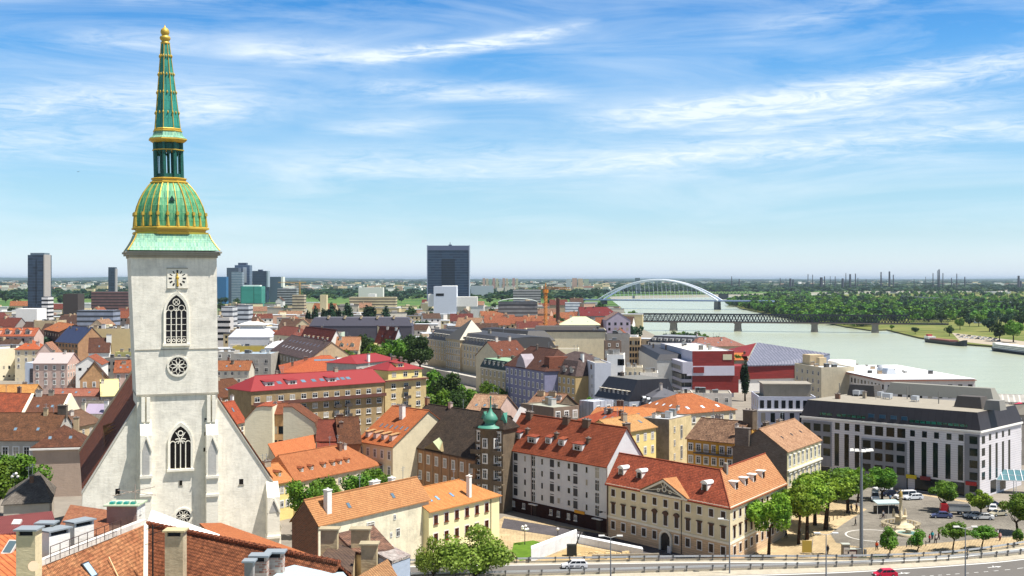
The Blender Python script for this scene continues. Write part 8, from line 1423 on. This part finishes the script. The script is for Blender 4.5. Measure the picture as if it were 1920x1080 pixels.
car('sedan', 1765, 971, -8, '4a5478', 'blue-grey saloon parked beside the truck'); car('sedan', 1826, 971, -6, 'b8bcc0', 'silver saloon in the shade beside the smaller round tree'); car('sedan', 1843, 974, -6, 'e0e0dc', 'white saloon right of the silver one under the tree'); car('hatch', 1862, 958, 70, 'dcdcdc', 'white hatchback near the entrance canopy'); car('sedan', 1872, 967, 20, 'b0a890', 'beige car right of the white hatchback, near the canopy'); car('wagon', 1655, 920, 10, 'd8d8d8', 'white estate half hidden under the round tree by the mast')
car('sedan', 1855, 950, 15, '1e2a4a', 'dark blue car under the tree by the hotel entrance')
tp = P(1790, 964, 0); tr = empty('truck', tp, R(-10)); tag(tr, 'small truck with red cab and pale box body parked under the big round tree', 'truck')
m = MB(); m.box(-3.1, -1.5, -1, 1, .5, 2.3, taper=.12); obj('cab', m, tr, plain('b02028', .3)); m = MB(); m.box(-1.35, 3.2, -1.1, 1.1, .8, 2.0); obj('box_body', m, tr, plain('d0d0cc')); m = MB(); m.box(-1.3, 3.1, -1.12, 1.12, 1.95, 2.08); m.box(-1.38, 3.22, -1.13, 1.13, .76, .9); obj('frame', m, tr, plain('3a3e44')); wv = car_mesh('van')[4]
for x in (-2.3, 1.0, 2.4):
    for y in (-.95, .95): obj('wheel', wv, tr, loc=(x, y, .4)).scale = (1.25, 1, 1.25)
m = MB(); m.box(-2.98, -2.93, -.8, .8, 1.4, 2.0); obj('windscreen', m, tr, glass())
# ---- plague column, fountain, café awning, kiosks, bollards
pc_ = P(1689, 988, 0); col_ = empty('plague_column', pc_); tag(col_, 'tall baroque plague column with statue on a stepped stone base in the square', 'monument'); STN = plaster('cfc0a0', .5); H = HC - (918 - HY) / F * pc_.y
m = MB(); m.lathe([(3.0, 0), (3.0, .3), (2.4, .301), (2.4, .6), (1.3, .601), (1.1, 2.2), (1.4, 2.3)], 8); obj('pedestal', m, col_, STN); m = MB(); m.lathe([(.42, 2.3), (.5, 2.6), (.36, 2.8), (.3, H - 1.9), (.55, H - 1.7), (.5, H - 1.5)], 12); obj('shaft', m, col_, STN)
m = MB(); m.lathe([(.4, H - 1.5), (.42, H - 1.1), (.3, H - .7), (.26, H - .4), (.1, H - .3), (.16, H - .15), (.02, H)], 10); m.bar((.2, 0, H - .6), (.6, 0, H - .1), .06); m.bar((-.2, 0, H - .6), (-.5, 0, H - .9), .07); obj('statue', m, col_, plaster('b49a5c', .4))
for a in (.6, 2.5, 4.4): m = MB(); m.lathe([(.35, 2.0), (.3, 2.6), (.22, 3.1), (.14, 3.3), (.17, 3.5), (.02, 3.7)], 8, c=(1.5 * math.cos(a), 1.5 * math.sin(a))); obj('statue', m, col_, STN)
for i in range(26):
    a = 2 * math.pi * i / 26; 
    if 4.3 < a < 5.1: continue
    m = MB(); m.lathe([(.14, .3), (.2, .6), (.1, .9), (.16, 1.05)], 6); obj('baluster', m, col_, STN, loc=(3.7 * math.cos(a), 3.7 * math.sin(a), -.25))
m = MB(); [m.box(3.6 * math.cos(a) - .42, 3.6 * math.cos(a) + .42, 3.7 * math.sin(a) - .18, 3.7 * math.sin(a) + .18, .8, .98) for a in [2 * math.pi * i / 26 for i in range(26)] if not 4.3 < a < 5.1]; obj('handrail', m, col_, STN)
fp = P(1703, 1003, 0); ft = empty('fountain', fp); tag(ft, 'low round stone fountain basin at the foot of the plague column', 'fountain'); m = MB(); m.lathe([(2.7, 0), (2.7, .55), (2.4, .56), (2.3, .3), (.6, .3), (.5, 1.0), (1.0, 1.1), (.2, 1.2)], 20); obj('basin', m, ft, STN); m = MB(); m.lathe([(2.32, .42), (.1, .43)], 20); obj('water', m, ft, glass('5a7a78'))
ap = P(1662, 962, 0); aw = empty('cafe_awning', ap, R(8)); tag(aw, 'café stall under a pale awning with dark counter on the cobbles', 'café awning'); m = MB(); m.prism([(-2.7, -1.2, 2.3), (2.7, -1.2, 2.3), (2.7, 1.2, 2.7), (-2.7, 1.2, 2.7)], (0, 0, .08)); m.box(-2.7, 2.7, -1.27, -1.21, 2.1, 2.35); obj('canopy', m, aw, plain('a9bcbc', .7)); m = MB(); m.box(-2.5, 2.4, -.9, 1.1, 0, 1.5); obj('counter', m, aw, plain('1e1e22')); m = MB(); [m.bar((x, y, 0), (x, y, 2.6), .05) for x in (-2.6, 0, 2.6) for y in (-1.1, 1.1)]; obj('frame', m, aw, WHT)
for px, w, c, lb in ((1587, 1.4, '8a8478', 'tall grey litter container beside the tall mast'), (1597, 2.2, '5a2230', 'low dark red posterboard container left of the tall mast')): q = P(px, 1046, 0); rt = empty('container', q); tag(rt, lb, 'container'); m = MB(); h = 2.4 if w < 2 else 1.5; m.box(-w / 2, w / 2, 0, 1.2, 0, h, taper=.04); obj('body', m, rt, plain(c)); m = MB(); m.box(-w / 2 - .1, w / 2 + .1, -.1, 1.3, h + .003, h + .14); obj('lid', m, rt, plain('b0b4a8')); m = MB(); m.box(-w * .35, w * .35, -.05, 0, h * .3, h * .8); obj('panel', m, rt, plain('c8c0b8'))
q = P(1513, 1046, 0); bb = empty('advertising_board', q); tag(bb, 'slim yellowish advertising board on a post at the far guard rail', 'board'); m = MB(); m.box(-.9, .9, -.08, .08, 1.0, 3.2); obj('panel', m, bb, plain('b49a40')); m = MB(); m.bar((.7, 0, 0), (1.1, 0, 3.4), .08); m.bar((-.7, 0, 0), (-.7, 0, 1), .06); obj('post', m, bb, MET)
bm_ = MB(); bm_.lathe([(.09, 0), (.08, .85), (.11, .9), (.06, 1.0)], 8); bmm = bm_.mesh('bollard', plain('3c3c3e'))
bl = [(1548 + i * 7.2, 981 - i * 2.6) for i in range(10)] + [(1672 + i * 5, 953 + i * 1.2) for i in range(5)] + [(1700 + i * 9, 1026 - i * .6) for i in range(5)]
for i, (x, y) in enumerate(bl): o = bpy.data.objects.new('bollard', bmm); COL.objects.link(o); o.location = P(x, y, 0); tag(o, 'dark bollard in the %s, number %d from its left end' % (['curved row left of the cobbles', 'short row beside the café awning', 'row below the fountain'][0 if i < 10 else 1 if i < 15 else 2], [i + 1, i - 9, i - 14][0 if i < 10 else 1 if i < 15 else 2]), 'bollard', 'bollards round the square')
rs = random.Random(4); cc = ['e4e4e4', '2a2c34', 'b8bcc0', '8a2020', '3a4a6a', 'd8d4c8']; cn = ['white', 'black', 'silver', 'red', 'blue', 'beige']
for i in range(16): x, y = 1796 + (i % 8) * 10 + (i // 8) * 6, 629 + (i // 8) * 4 + (i % 8) * 1.0; k = rs.randrange(6); car(['sedan', 'hatch', 'wagon'][i % 3], x, y, rs.uniform(-20, 20), cc[k], '%s car, number %d from left in the %s row across the river' % (cn[k], i % 8 + 1, 'back' if i < 8 else 'front'), -6.5, 'cars parked across the river')
tag(flat('car_park', [(1785, 624), (1920, 640), (1990, 655), (1930, 655), (1800, 640)], -6.48, plain('a89c88', .9)), None, None)
q = P(1837, 606, -6.5); rt = empty('pavilion', q); tag(rt, 'tiny white pavilion with pink awning among the right bank trees', 'pavilion'); m = MB(); m.box(-5, 5, 0, 8, 0, 9, taper=.6); obj('wall', m, rt, WHT); m = MB(); m.prism([(-6, -3, 3), (6, -3, 3), (6, 0, 5), (-6, 0, 5)], (0, 0, .3)); obj('awning', m, rt, plain('c86a74'))
# garden bushes against the palace of the hotel side: planted strip by the rail
m = MB(); V = np.concatenate([crown_geo(50 + i, 2.2, .8, .5, 260, .14, 4) + np.array(P(1630 + i * 17, 1046.5 - max(0, i - 7) * 2.0, .4)) for i in range(14)]); o = obj('hedge', np_mesh('hedge', V, LF3)); tag(o, 'low dark hedge strip behind the far guard rail on the right', 'hedge')
# bird
q = PD(146, 322, 400); m = MB(); m.add([(-.9, 0, .25), (0, .25, 0), (0, -.25, 0), (.9, 0, .25), (0, .6, 0), (0, -.5, .05), (0, 0, .12), (0, 0, -.12)], [(0, 2, 1), (3, 1, 2), (5, 6, 4), (5, 4, 7)]); o = obj('bird', m, None, DK, loc=q); tag(o, 'small dark bird in the sky left of the spire', 'bird')
# ================================================================ AIR
HZ = bpy.data.materials.new('haze'); HZ.use_nodes = True; t = NT(HZ.node_tree); v_ = t.n('ShaderNodeVolumePrincipled', {'Color': (.70, .85, 1, 1), 'Density': 0.000028, 'Anisotropy': .3}); t.nt.links.new(v_.outputs[0], t.n('ShaderNodeOutputMaterial').inputs['Volume'])
m = MB(); m.box(-59000, 59000, -290, 59000, -11, 104); o = obj('haze', m, None, HZ); o['kind'] = 'stuff'
